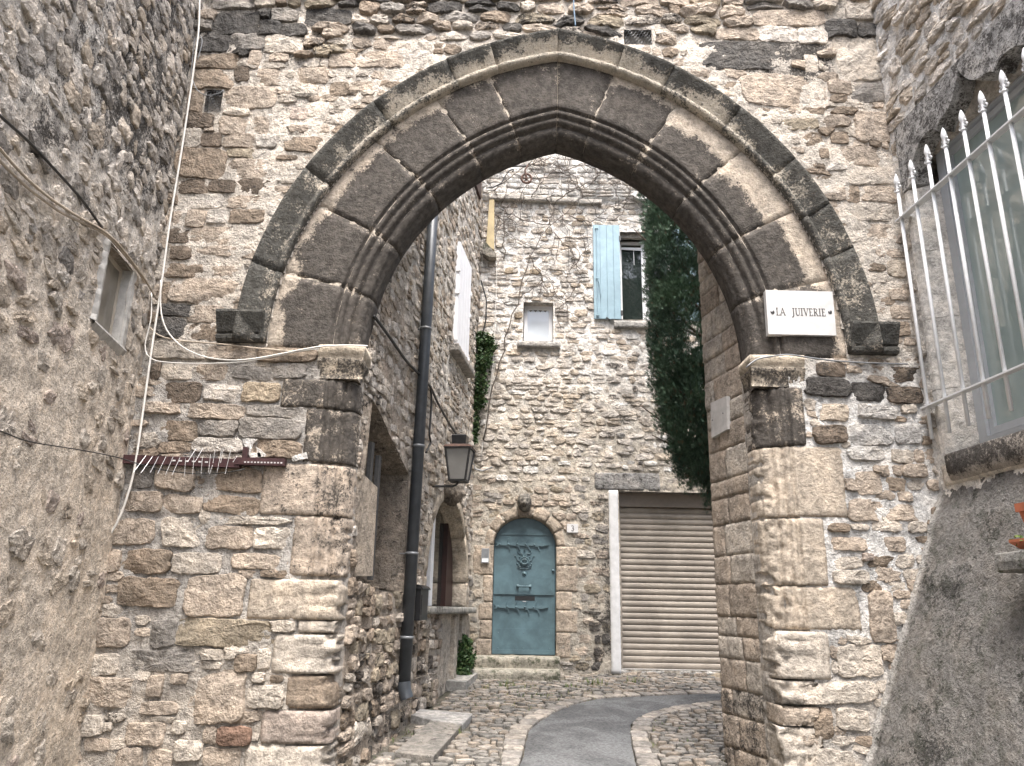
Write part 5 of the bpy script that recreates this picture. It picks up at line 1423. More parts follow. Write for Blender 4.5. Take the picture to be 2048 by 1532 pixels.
n = 14; U, V = np.meshgrid(np.linspace(lw_u0 + 0.02, lw_u1 - 0.02, n), np.linspace(lw_v0 + 0.02, lw_v1 - 0.02, n))
H = -0.055 + 0.006 * perlin(uvn(U * 9, V * 2.5, 4)) + 0.004 * ridged(uvn(U * 12 + V * 3, V * 1.5, 8), 2)
mesh_obj('plastic_pane', LW.map(U, V, H).reshape(-1, 3), [[j * n + i, j * n + i + 1, (j + 1) * n + i + 1, (j + 1) * n + i] for j in range(n - 1) for i in range(n - 1)], M['pane_film'], wfo)

# ------------------------------------------------------------------ house on the right
rh = thing('stone_house', 'stone house with grilled window over a grey battered base, right of the arch', 'house', W_right.at(1.2, gz(4.5)))
RW = W_right
rv = lambda px, py, h=0.0: RW.uv(px, py, h)
v_lin0 = rv(1800, 285)[1]; v_rsill = rv(1885, 978)[1]
lin_low = [rv(*p, 0.03) for p in ((1827, 366), (1834, 318), (1846, 281), (1863, 261), (1876, 258), (1880, 244), (1900, 221), (1912, 181), (1921, 150), (1935, 159), (1958, 152), (1978, 133), (1992, 129), (1998, 114), (2018, 86), (2047, 77))]
lin_top = [rv(*p, 0.03) for p in ((1797, 283), (1837, 224), (1918, 129), (1972, 63))]
UC = 0.94                                       # middle of the window
RWin = (0.24, 2 * UC - 0.24, v_rsill + 0.28, lin_top[0][1] + 0.10)
def right_h(U, V): return 0.022 + 0.016 * fbm(uvn(U * 7, V * 8, 101), 5, 0.62) + 0.014 * ridged(uvn(U * 9, V * 16, 106), 3)
def right_c(U, V):
    n = fbm(uvn(U * 2, V * 2, 103), 4)
    c = np.tile(np.array((0.68, 0.65, 0.60)), U.shape + (1,)) * (1 + 0.12 * n)[..., None]
    return rgba(c, np.clip(0.12 + 0.22 * sstep(0.1, 0.6, n), 0, 0.8))
v_lt = lin_top[0][1]
def right_cut(U, V): return (U > 0.16) & (U < 2 * UC - 0.16) & (V > v_rsill + 0.15) & (V < 5.36)
fu = np.arange(-0.06, 2.4, 0.022)
sheet(RW, fu, np.arange(2.2, 7.7, 0.022), right_h, right_cut, right_c, 'wall', M['mortar'], rh)
sheet(RW, np.concatenate([[fu[-1]], np.arange(2.45, 8.6, 0.14)]), np.arange(-0.2, 7.8, 0.14), right_h, None, right_c, 'wall', M['mortar'], rh)
sheet(RW, np.arange(-0.06, 8.6, 0.14), np.arange(7.66, 9.0, 0.14), right_h, None, right_c, 'wall', M['mortar'], rh)
shell('wall_body', RW, -0.05, 8.5, -0.2, 8.9, 2.5, rh)
mask_r = Mask(0.02, 2.3, 2.3, 7.6)
mask_r.rect(0.10, 2 * UC - 0.1, v_rsill - 0.02, 5.45)
rmx = Masonry(RW, mask_r, 121)
rmx.fill(0.02, 2.2, 2.6, 7.5, (0.08, 0.17), (0.14, 0.36), (0.03, 0.07), ['W', 'L', 'W', 'L', 'W2', 'C', 'W'], gap=0.024, wave=0.04, ex=3.0, jit=0.18, tilt=0.1, facet=0.8, rough=1.5, alpha=lambda u, v: 0.06 + 0.3 * (rmx.rs.rand() < 0.15), lay=0.2)
rmx.build('stone', rh, M['stone'], 200)
# surround: lintel with cusped ogee soffit
low = [(p[0], p[1]) for p in lin_low]
half = [(0.235, 4.87), (0.25, 4.96), (0.29, 5.03), (0.34, 5.085), (0.39, 5.12), (0.45, 5.142), (0.51, 5.148), (0.56, 5.138), (0.595, 5.115), (0.612, 5.09), (0.64, 5.125), (0.69, 5.145), (0.74, 5.152), (0.79, 5.17), (0.84, 5.21), (0.88, 5.26), (0.92, 5.325), (0.94, 5.36)]
mir = [(2 * UC - u, v) for u, v in half[::-1][1:]]
top_v = 5.44
ltv = top_v
# outline follows: outer left edge, cusped soffit, outer right edge, top
poly = [(0.11, half[0][1] - 0.02)] + half + mir + [(2 * UC - 0.11, half[0][1] - 0.02), (2 * UC - 0.11, ltv), (0.11, ltv)]
lin = MB()
n = len(poly); pa = np.array(poly)
lin.prism(poly, RW, -0.10, 0.05, (0.40, 0.39, 0.37, 0.50))
lint = lin.build('lintel', M['ashlar'], rh)
# splayed jambs
for sd in (-1, 1):
    zb, zt_ = v_rsill + 0.16, half[0][1] - 0.024
    fx = lambda u: u if sd < 0 else 2 * UC - u
    for k in range(4):
        z0, z1 = zb + (zt_ - zb) * k / 4 + 0.002, zb + (zt_ - zb) * (k + 1) / 4 - 0.002
        pts = [(0.11, -0.05), (0.11, 0.032), (0.12, 0.04), (0.165, 0.04), (0.175, 0.034), (0.275, -0.10), (0.285, -0.17)]
        nz_ = 8; V = []
        for j in range(nz_ + 1):
            for u, h in pts: V.append((fx(u), z0 + (z1 - z0) * j / nz_, h))
        V = np.array(V); nz = fbm(V * 9 + k * 4, 4); m = len(pts)
        P = RW.map(V[:, 0], V[:, 1], V[:, 2] + 0.004 * nz)
        cc = np.concatenate([np.tile(np.array((0.60, 0.57, 0.52)), (len(V), 1)), np.clip(0.08 + 0.3 * nz, 0, 0.6)[:, None]], 1)
        mesh_obj('jamb_stone', P, [[i * m + j, i * m + j + 1, (i + 1) * m + j + 1, (i + 1) * m + j] for i in range(nz_) for j in range(m - 1)] + [list(range(m))[::-1], [nz_ * m + j for j in range(m)]], M['ashlar'], rh, cc, False)
# inner head behind the lintel
MB().wbox(RW, 0.16, 2 * UC - 0.16, 5.10, ltv - 0.01, -0.30, -0.101, (0.40, 0.35, 0.28, 0.1)).build('window_head', M['ashlar'], rh)
# frame and pane
fr = MB(); a0, a1, b0, b1 = 0.285, 2 * UC - 0.285, v_rsill + 0.24, 5.16
d0, d1 = -0.22, -0.15
for (p, q, r_, s_) in ((a0, a0 + 0.085, b0, b1), (a1 - 0.085, a1, b0, b1), (a0 + 0.085, a1 - 0.085, b0, b0 + 0.08), (a0 + 0.085, a1 - 0.085, b1 - 0.08, b1)): fr.wbox(RW, p, q, r_, s_, d0, d1)
fro = fr.build('window', M['grey_alu'], rh)
sash = MB(); e = 0.09
for (p, q, r_, s_) in ((a0 + e, a0 + e + 0.045, b0 + e, b1 - e), (a1 - e - 0.045, a1 - e, b0 + e, b1 - e), (a0 + e + 0.045, a1 - e - 0.045, b0 + e, b0 + e + 0.05), (a0 + e + 0.045, a1 - e - 0.045, b1 - e - 0.05, b1 - e)): sash.wbox(RW, p, q, r_, s_, d0, d1 - 0.025)
sash.build('sash', M['grey_alu'], fro)
MB().wbox(RW, a0 + e + 0.04, a1 - e - 0.04, b0 + e + 0.04, b1 - e - 0.04, d0 + 0.01, d0 + 0.02).build('pane', M['pane_pale'], fro)
# sill block
quoin(RW, rh, None, 0.10, 2 * UC - 0.10, v_rsill, v_rsill + 0.17, 0.045, (0.56, 0.50, 0.42), 0.10, 15.0, 'sill_course')
mb = MB()
sp_ = [(-0.2, v_rsill + 0.27), (0.02, v_rsill + 0.225), (0.075, v_rsill + 0.215), (0.085, v_rsill + 0.20), (0.082, v_rsill + 0.09), (0.06, v_rsill + 0.03), (0.03, v_rsill + 0.02)]
ns = 20; V = []
for k in range(ns + 1):
    for h, v in sp_: V.append((0.22 + (2 * UC - 0.44) * k / ns, v, h))
V = np.array(V); nz = fbm(V * 9, 4); m = len(sp_)
cc = np.concatenate([np.tile(np.array((0.36, 0.32, 0.27)), (len(V), 1)), np.clip(0.62 + 0.4 * nz - 0.35 * (V[:, 1] < v_rsill + 0.06), 0, 1)[:, None]], 1)
mesh_obj('sill', RW.map(V[:, 0], V[:, 1], V[:, 2] + 0.006 * nz), [[i * m + j, i * m + j + 1, (i + 1) * m + j + 1, (i + 1) * m + j] for i in range(ns) for j in range(m - 1)] + [list(range(m))[::-1], [ns * m + j for j in range(m)]], M['ashlar'], rh, cc, True)
# window grille with spear finials
GH = 0.085
tips = [rv(x, y, GH) for x, y in ((1793, 358), (1822, 325), (1850, 293), (1885, 257), (1921, 218), (1958, 176), (2003, 132), (2045, 80))]
bots = [rv(x, y, GH) for x, y in ((1866, 878), (1901, 868), (1935, 853), (1978, 837), (2017, 820))]
rail_hi = rv(1800, 440, GH)[1]; rail_lo = rv(1852, 815, GH)[1]
v_tip = float(np.mean([t[1] for t in tips])); v_bot = float(np.mean([b[1] for b in bots]))
step = float(np.mean(np.diff([t[0] for t in tips])))
ug0 = float(np.mean([t[0] - i * step for i, t in enumerate(tips)]))
nb_ = int((2 * UC - ug0 * 1.0 - ug0) / step) + 1
grille = MB().wbox(RW, ug0 - 0.05, ug0 + step * (nb_ - 1) + 0.05, rail_hi - 0.006, rail_hi + 0.006, GH - 0.028, GH + 0.028).build('window_grille', M['white_iron'], rh)
MB().wbox(RW, ug0 - 0.05, ug0 + step * (nb_ - 1) + 0.05, rail_lo - 0.006, rail_lo + 0.006, GH - 0.028, GH + 0.028).build('rail', M['white_iron'], grille)
mbb = MB()
for z in (rail_hi, rail_lo):
    mbb = MB().wbox(RW, ug0 + 0.03, ug0 + 0.06, z - 0.005, z + 0.005, -0.05, GH - 0.029)
    mbb.build('bracket', M['white_iron'], grille)
bar0 = fin0 = None
RWo = RW.at(0, 0, GH)
for k in range(nb_):
    u = ug0 + k * step
    base = RW.at(u, v_bot, GH)
    if bar0 is None:
        b = MB().tube([base, RW.at(u, v_tip - 0.17, GH)], 0.0135, 10)
        b.v = [x - base for x in b.v]
        bo = b.build('bar', M['white_iron'], None, True); bar0 = bo.data
        f_ = MB().lathe([(0.0105, 0), (0.015, 0.004), (0.015, 0.014), (0.009, 0.02), (0.008, 0.03), (0.010, 0.05), (0.008, 0.06), (0.013, 0.075), (0.017, 0.10), (0.013, 0.13), (0.006, 0.158), (0.0, 0.172)], RW.at(u, v_tip - 0.172, GH), (0, 0, 1), 10)
        for sd in (-1, 1):
            c0 = np.array([u + sd * 0.018, v_tip - 0.135])
            f_.tube([RW.at(c0[0] + sd * 0.013 * math.cos(t) * (1 - t / 9), c0[1] + 0.013 * math.sin(t) * (1 - t / 9), GH) for t in np.linspace(-1.5, 5.0, 12)], 0.005, 6)
            c0 = np.array([u + sd * 0.014, v_tip - 0.105])
            f_.tube([RW.at(c0[0] + sd * 0.010 * math.cos(t) * (1 - t / 9), c0[1] - 0.010 * math.sin(t) * (1 - t / 9), GH) for t in np.linspace(-1.5, 5.0, 12)], 0.0045, 6)
        f_.v = [(x - RW.at(u, v_tip, GH)) * np.array([1.35, 1.35, 1.0]) + RW.at(u, v_tip, GH) - base for x in f_.v]
        fo = f_.build('spear_finial', M['white_iron'], None, True); fin0 = fo.data
    else:
        bo = bpy.data.objects.new('bar', bar0); COL.objects.link(bo)
        fo = bpy.data.objects.new('spear_finial', fin0); COL.objects.link(fo)
    for o in (bo, fo):
        o.location = base.tolist(); attach(o, grille)
# battered, rough-cast base of the house
TOPZ = v_rsill - 0.01
def batter(V): return 0.02 + 0.415 * np.maximum(TOPZ - V, 0)
BW = Wall(RW.O, RW.U, RW.N, lean=batter)
def bat_h(U, V): return 0.030 * fbm(uvn(U * 2.2, V * 3, 151), 3) + 0.010 * fbm(uvn(U * 9, V * 9, 131), 4, 0.7) + 0.012 * fbm(uvn(U * 36, V * 30, 136), 2)
def bat_c(U, V):
    n = fbm(uvn(U * 2.2, V * 2.2, 133), 4)
    edge = sstep(0.10, 0.03, U)
    c = lerp(np.array((0.155, 0.147, 0.136)), np.array((0.40, 0.385, 0.36)), edge * 0.75)
    return rgba(c * (1 + 0.2 * n + 0.45 * fbm(uvn(U * 30, V * 26, 139), 3))[..., None], np.clip(0.30 + 0.6 * n + 0.35 * sstep(0.9, 0.2, V) - 0.3 * edge, 0, 0.9))
fb = np.arange(-0.30, 2.3, 0.02)
sheet(BW, fb, np.arange(0.1, TOPZ + 0.02, 0.02), bat_h, None, bat_c, 'battered_base', M['render'], rh)
sheet(BW, np.concatenate([[fb[-1]], np.arange(2.4, 8.6, 0.15)]), np.arange(-0.4, TOPZ + 0.02, 0.15), bat_h, None, bat_c, 'battered_base', M['render'], rh)
# stone ledge with a terracotta trough
x0, zt_ = onY(1986, 1106, 4.40)[0], onY(1986, 1106, 4.40)[2]
ns = 30; V = []
pr_l = [(0.6, 0.0), (0.02, 0.0), (0.006, -0.010), (0.0, -0.05), (0.004, -0.095), (0.018, -0.107), (0.6, -0.107)]
for k in range(ns + 1):
    for x, z in pr_l: V.append((x0 + x, 4.40 - 1.3 * k / ns, zt_ + z))
V = np.array(V); nz = fbm(V * 10, 4); m = len(pr_l)
mesh_obj('ledge', V + nz[:, None] * 0.008, [[i * m + j, i * m + j + 1, (i + 1) * m + j + 1, (i + 1) * m + j] for i in range(ns) for j in range(m - 1)] + [list(range(m))[::-1], [ns * m + j for j in range(m)]], M['mossy'], rh, (0.26, 0.255, 0.235, 0.25), False)
px0, pz1 = onY(2028, 1008, 4.25)[0], onY(2028, 1008, 4.25)[2]
sx0, sz1 = onY(2017, 1080, 4.27)[0], onY(2017, 1080, 4.27)[2]
zl = zt_ + 0.010
pot = thing('flower_trough', 'terracotta flower trough with saucer on the stone ledge', 'planter', (px0 + 0.1, 4.0, zl))
def trough(prof, mb, xa, xb, ya, yb):
    V = []
    for off, z in prof:
        for x, y in ((xa + off, ya + off), (xb - off, ya + off), (xb - off, yb - off), (xa + off, yb - off)): V.append((x, y, z))
    n = len(prof)
    f = [[i * 4 + j, i * 4 + (j + 1) % 4, (i + 1) * 4 + (j + 1) % 4, (i + 1) * 4 + j] for i in range(n - 1) for j in range(4)] + [[3, 2, 1, 0], [(n - 1) * 4 + j for j in range(4)]]
    mb.add(V, f); return mb
trough([(0.035, zl), (0.0, sz1 - 0.014), (0.0, sz1), (0.008, sz1), (0.04, zl + 0.012)], MB(), sx0, sx0 + 0.25, 3.62, 4.27).build('saucer', M['terracotta'], pot)
trough([(0.045, zl + 0.014), (0.012, pz1 - 0.045), (0.0, pz1 - 0.045), (0.0, pz1), (0.014, pz1), (0.016, pz1 - 0.03)], MB(), px0, px0 + 0.22, 3.66, 4.25).build('trough', M['terracotta'], pot)
def leaf_cloud(n, rs, posfn, size, palette, asp=0.5, up=0.3, normal=None):
    P = posfn(n); n = len(P)
    d = rs.normal(size=(n, 3)); d[:, 2] += up; d /= np.linalg.norm(d, axis=1)[:, None]
    s = rs.normal(size=(n, 3)); s -= d * (s * d).sum(1)[:, None]; s /= np.linalg.norm(s, axis=1)[:, None]
    L = size * rs.uniform(0.6, 1.3, n)[:, None]
    v = np.stack([P, P + d * L * 0.5 + s * L * asp / 2, P + d * L, P + d * L * 0.5 - s * L * asp / 2], 1).reshape(-1, 3)
    f = np.arange(4 * n).reshape(n, 4)
    c = np.asarray(palette)[rs.randint(len(palette), size=n)] * rs.uniform(0.75, 1.25, (n, 1))
    return v, f, np.repeat(c, 4, 0)
rsx = np.random.RandomState(77)
v, f, c = leaf_cloud(60, rsx, lambda n: np.stack([rsx.uniform(sx0 + 0.01, sx0 + 0.04, n), rsx.uniform(4.05, 4.24, n), rsx.uniform(sz1 - 0.02, sz1 + 0.02, n)], -1), 0.03, [(0.10, 0.17, 0.05), (0.16, 0.22, 0.07)])
mesh_obj('weed', v, f, M['ivy'], pot, c, False)
v, f, c = leaf_cloud(250, rsx, lambda n: np.stack([rsx.uniform(px0 + 0.06, px0 + 0.18, n), rsx.uniform(3.7, 4.1, n), pz1 - 0.03 + np.abs(rsx.normal(0, 0.03, n))], -1), 0.05, [(0.08, 0.15, 0.04), (0.12, 0.2, 0.06)], 0.5, 1.0)
mesh_obj('plant', v, f, M['ivy'], pot, c, False)

# ------------------------------------------------------------------ short wall running on behind the right pier
ang_p = R(-13)
W_pass = Wall((CXR + R_IN + 0.02, YA + 0.345, 0), (math.sin(ang_p), math.cos(ang_p), 0), (-math.cos(ang_p), math.sin(ang_p), 0))
u_end = W_pass.uv(1413, 800)[0]
pas = thing('corner_wall', 'short squared stone wall behind the right pier carrying a small plaque', 'wall', W_pass.at(0.3, gz(6.2)))
mb = MB()
mb.add([W_pass.at(0, 0.3, 0.004), W_pass.at(u_end, 0.3, 0.004), W_pass.at(u_end, 8.4, 0.004), W_pass.at(0, 8.4, 0.004), W_pass.at(u_end, 0.3, -1.6), W_pass.at(u_end, 8.4, -1.6), W_pass.at(0, 0.3, -1.6), W_pass.at(0, 8.4, -1.6)],
       [[0, 1, 2, 3], [1, 4, 5, 2], [3, 2, 5, 7], [4, 6, 7, 5], [6, 0, 3, 7]], (0.36, 0.30, 0.23, 0.15))
mb.build('wall_core', M['mortar'], pas)
z = 0.35; rsp = np.random.RandomState(8)
while z < 7.2:
    hgt = rsp.uniform(0.14, 0.27); u = 0.0
    while u < u_end - 0.02:
        w = min(rsp.uniform(0.22, 0.5), u_end - u)
        if u_end - u - w < 0.14: w = u_end - u
        quoin(W_pass, pas, None, u, u + w, z, z + hgt, 0.010 + 0.012 * rsp.rand(), np.array(C_['T' if rsp.rand() < 0.6 else 'L']) * rsp.uniform(0.8, 1.05), 0.12 + 0.15 * rsp.rand() + (0.3 if z < 1.0 else 0), rsp.rand() * 90, 'block', deep=0.3, inner=1 if u + w > u_end - 0.01 else 0)
        u += w
    z += hgt

# ------------------------------------------------------------------ cobbles
mask_g.block(lambda U, V: (V < YA + 0.36) & ((U < CX - R_IN + 0.05) | (U > CXR + R_IN - 0.05)))
sidex = lambda V: -0.54 - (YB - V) * math.tan(ang_s)
mask_g.block(lambda U, V: U < sidex(V) + 0.12)
mask_g.block(lambda U, V: (V > YB - 0.02) | ((V > YB - 0.58) & (U > -0.55) & (U < 0.75)))
mask_g.block(lambda U, V: (V < W_pass.O[1] + u_end * math.cos(ang_p)) & (V > YA) & (U > W_pass.O[0] - (V - W_pass.O[1]) * math.tan(-ang_p) - 0.03))
cob = Masonry(GR, mask_g, 141)
cob.fill(-1.3, 3.4, 5.7, YB, (0.055, 0.085), (0.08, 0.17), (0.008, 0.026), ['L3', 'G2', 'G2', 'L3', 'T3', 'G2', 'T3'], gap=0.022, wave=0.05, ex=2.4, jit=0.17, tilt=0.3, min_area=0.4, skip=0.05, facet=0.15, rough=0.7,
         alpha=lambda u, v: 0.10 + 0.2 * (cob.rs.rand() < 0.2), cell=0.05)
cob.build('cobblestone', ground, M['cobble'], 300, rest_name='cobbles', smooth=True)
#@@NEXT3
# ------------------------------------------------------------------ cypress
tr0 = np.array([2.50, 9.0, gz(9.0) - 0.05])
tree = thing('cypress_tree', 'tall dark green cypress rising between the arch and the garage', 'tree', tr0)
rst = np.random.RandomState(15)
tb = MB()
trunk = [tr0, tr0 + (0.02, 0, 1.2), tr0 + (-0.05, 0, 2.4), tr0 + (-0.10, 0, 4.0), tr0 + (-0.12, 0, 6.0), tr0 + (-0.10, 0, 8.2)]
tb.tube(resample(trunk, 24), np.linspace(0.13, 0.02, 24), 9)
tb.build('trunk', M['bark'], tree, True)
lobes = [((2.46, 9.05, 6.6), (0.78, 0.75, 3.0)), ((2.02, 8.85, 5.35), (0.38, 0.45, 1.75)), ((2.18, 8.9, 4.45), (0.52, 0.6, 1.5)), ((1.98, 9.0, 7.2), (0.34, 0.5, 1.9)), ((2.32, 8.8, 3.75), (0.40, 0.5, 0.85)), ((2.50, 8.75, 3.25), (0.38, 0.45, 0.75)), ((2.20, 8.8, 3.75), (0.40, 0.5, 0.9))]
def crown_pts(n):
    out = []
    per = [0.29, 0.18, 0.16, 0.14, 0.08, 0.08, 0.07]
    for (c, r_), w in zip(lobes, per):
        k = int(n * w * 1.6)
        d = rst.normal(size=(k, 3)); d /= np.linalg.norm(d, axis=1)[:, None]
        rad = rst.uniform(0.45, 1.0, k) ** 0.45
        q = 1.0 + 0.22 * fbm(d * 3.5 + np.array(c), 3)
        P = np.array(c) + d * rad[:, None] * q[:, None] * np.array(r_)
        out.append(P)
    P = np.concatenate(out)
    dens = fbm(P * np.array([4.0, 4.0, 2.6]), 3)
    keep = dens > -0.10 + 0.40 * sstep(2.05, 2.6, P[:, 0]) * sstep(3.6, 4.4, P[:, 2])
    return P[keep]
P = crown_pts(95000); n = len(P)
axis = np.array([2.25, 9.0])
out = np.concatenate([P[:, :2] - axis, np.zeros((n, 1))], 1); out /= np.maximum(np.linalg.norm(out, axis=1), 0.1)[:, None]
V = []; Fc = []; Cc = []
d = out * 0.55 + np.array([0, 0, 0.75]) + rst.normal(0, 0.27, (n, 3)); d /= np.linalg.norm(d, axis=1)[:, None]
s = rst.normal(size=(n, 3)); s -= d * (s * d).sum(1)[:, None]; s /= np.linalg.norm(s, axis=1)[:, None]
L = rst.uniform(0.03, 0.075, n)[:, None]
v = np.stack([P, P + d * L * 0.45 + s * L * 0.09, P + d * L, P + d * L * 0.45 - s * L * 0.09, P + d * L * 0.45 + s * L * 0.30, P + d * L * 0.75 + s * L * 0.34, P + d * L * 0.45 - s * L * 0.30, P + d * L * 0.75 - s * L * 0.34], 1).reshape(-1, 3)
b = np.arange(n) * 8
f = np.concatenate([np.stack([b, b + 1, b + 2, b + 3], 1)]).tolist() + np.stack([b, b + 4, b + 5], 1).tolist() + np.stack([b, b + 7, b + 6], 1).tolist()
tone = fbm(P * 2.2, 3)
c = lerp(np.array((0.034, 0.064, 0.044)), np.array((0.072, 0.125, 0.074)), sstep(-0.4, 0.5, tone)) * rst.uniform(0.75, 1.3, (n, 1))
brown = rst.rand(n) < 0.03
c[brown] = np.array((0.09, 0.06, 0.035))
mesh_obj('crown', v, f, M['cypress'], tree, np.repeat(c, 8, 0), False)
for k in range(26):
    z = rst.uniform(2.9, 7.6); p0 = np.interp(z, [t[2] for t in trunk], [t[0] for t in trunk])
    a = rst.uniform(2.2, 4.6); Lb = rst.uniform(0.4, 0.95)
    st_ = np.array([p0, 9.0, z]); e = st_ + np.array([math.cos(a) * Lb, math.sin(a) * Lb * 0.6, rst.uniform(0.15, 0.7)])
    mid_ = (st_ + e) / 2 + np.array([0, 0, -0.08])
    MB().tube(resample([st_, mid_, e], 8), np.linspace(0.022, 0.006, 8), 5).build('branch', M['bark'], tree, True)

# ------------------------------------------------------------------ fixtures on the side house
def side_pt(px, py, h): u, v = SW.uv(px, py, h); return SW.at(u, v, h)
pipe = thing('downpipe', 'anthracite zinc downpipe running down the side house beside the lantern', 'downpipe', side_pt(805, 1390, 0.10))
pt, pb = side_pt(866, 430, 0.10), side_pt(808, 1368, 0.10)
dirp = (pt - pb) / np.linalg.norm(pt - pb)
top_p = pt + dirp * 2.2
out_p = pb - dirp * 0.10 + SW.N * 0.05
MB().tube([top_p, pb], 0.056, 18).build('pipe', M['zinc'], pipe, True)
mb = MB()
pts = resample([pb + dirp * 0.02, pb - dirp * 0.05 + SW.N * 0.008, pb - dirp * 0.12 + SW.N * 0.035], 8)
mb.tube(pts, 0.060, 18, cap=False); mb.tube(pts, 0.052, 18, cap=False)
mb.build('outlet_shoe', M['zinc'], pipe, True)
for (px, py) in ((853, 660), (845, 900), (819, 1105), (812, 1275)):
    q = side_pt(px, py, 0.10); t = np.dot(q - pb, dirp); q = pb + dirp * t
    MB().tube([q - dirp * 0.012, q + dirp * 0.012], 0.061, 18).build('pipe_collar', M['zinc_band'], pipe, True)
    MB().tube([q, q - SW.N * 0.12], 0.006, 5).build('pipe_clip', M['zinc_band'], pipe)

box = [side_pt(*p, 0.12) for p in ((826, 1175), (850, 1178), (848, 1240), (823, 1240))]
ub0, ub1 = SW.uv(852, 1200, 0.15)[0], SW.uv(830, 1200, 0.15)[0]; vb0, vb1 = SW.uv(838, 1241, 0.15)[1], SW.uv(840, 1172, 0.15)[1]
ub1 = ub0 + 0.30
mail = thing('mailbox', 'black sheet metal mailbox beside the arched window sill', 'mailbox', SW.at((ub0 + ub1) / 2, vb0, 0.05))
MB().prism([(ub0, vb0), (ub1, vb0), (ub1, vb1 - 0.03), (ub0, vb1 - 0.03)], SW, 0.035, 0.17).build('box', M['black_metal'], mail)
mb = MB(); nn_ = 9
arc = [(0.03 + 0.16 * (1 - math.cos(t)) / 2, vb1 - 0.03 + 0.045 * math.sin(t)) for t in np.linspace(0, math.pi, nn_)]
V = [SW.at(u, v, h + 0.0) for u in (ub0 - 0.012, ub1 + 0.012) for h, v in arc]
mb.add(V, [[i, i + 1, nn_ + i + 1, nn_ + i] for i in range(nn_ - 1)] + [list(range(nn_)), list(range(nn_, 2 * nn_))[::-1]])
mb.build('lid', M['black_metal'], mail)
MB().wbox(SW, ub0 + 0.03, ub1 - 0.03, vb0 + 0.05, vb1 - 0.08, 0.17, 0.176).build('door', M['black_metal'], mail)

# street lantern
lc = side_pt(919, 918, 0.30)
lan = thing('street_lantern', 'dark metal wall lantern with frosted panes and brown roof', 'lantern', lc - np.array([0, 0, 0.24]))
sc_ = 1.0
axU, axN = -SW.U, SW.N
def frust(mb, z0, z1, w0, w1, bar=None):
    V = [lc + axU * sx * w + axN * sy * w + np.array([0, 0, z]) for z, w in ((z0, w0), (z1, w1)) for sx, sy in ((-1, -1), (1, -1), (1, 1), (-1, 1))]
    mb.add(V, [[3, 2, 1, 0], [4, 5, 6, 7], [0, 1, 5, 4], [1, 2, 6, 5], [2, 3, 7, 6], [3, 0, 4, 7]]); return V
b0_, b1_, w0_, w1_ = -0.235, 0.10, 0.088, 0.135
mb = MB(); frust(mb, b0_ - 0.02, b0_, w0_ + 0.006, w0_ + 0.012); frust(mb, b1_ - 0.006, b1_ + 0.012, w1_ + 0.012, w1_ + 0.016)
for sx, sy in ((-1, -1), (1, -1), (1, 1), (-1, 1)):
    mb.tube([lc + axU * sx * w0_ + axN * sy * w0_ + np.array([0, 0, b0_]), lc + axU * sx * w1_ + axN * sy * w1_ + np.array([0, 0, b1_])], 0.012, 4)
mb.build('frame', M['dark_iron'], lan)
for (sx, sy), (tx, ty) in (((-1, -1), (1, -1)), ((1, -1), (1, 1)), ((1, 1), (-1, 1)), ((-1, 1), (-1, -1))):
    q = [lc + (axU * a + axN * b) * w * 0.97 + np.array([0, 0, z]) for (a, b), w, z in (((sx, sy), w0_, b0_), ((tx, ty), w0_, b0_), ((tx, ty), w1_, b1_), ((sx, sy), w1_, b1_))]
    MB().add(q, [[0, 1, 2, 3]]).build('pane', M['lantern_glass'], lan)
mb = MB(); frust(mb, b1_ + 0.012, b1_ + 0.035, w1_ + 0.022, w1_ + 0.005); frust(mb, b1_ + 0.035, b1_ + 0.055, w1_ + 0.005, 0.08)
mb.build('roof', M['rust'], lan)
mb = MB(); frust(mb, b1_ + 0.05, b1_ + 0.15, 0.075, 0.082); frust(mb, b1_ + 0.15, b1_ + 0.165, 0.085, 0.07)
mb.build('chimney_cap', M['black_metal'], lan)
MB().tube(resample([lc + np.array([0, 0, -0.25]), lc + np.array([0, 0, -0.30]) - axN * 0.04, lc + np.array([0, 0, -0.30]) - axN * 0.32], 8), 0.014, 6).build('bracket', M['dark_iron'], lan, True)

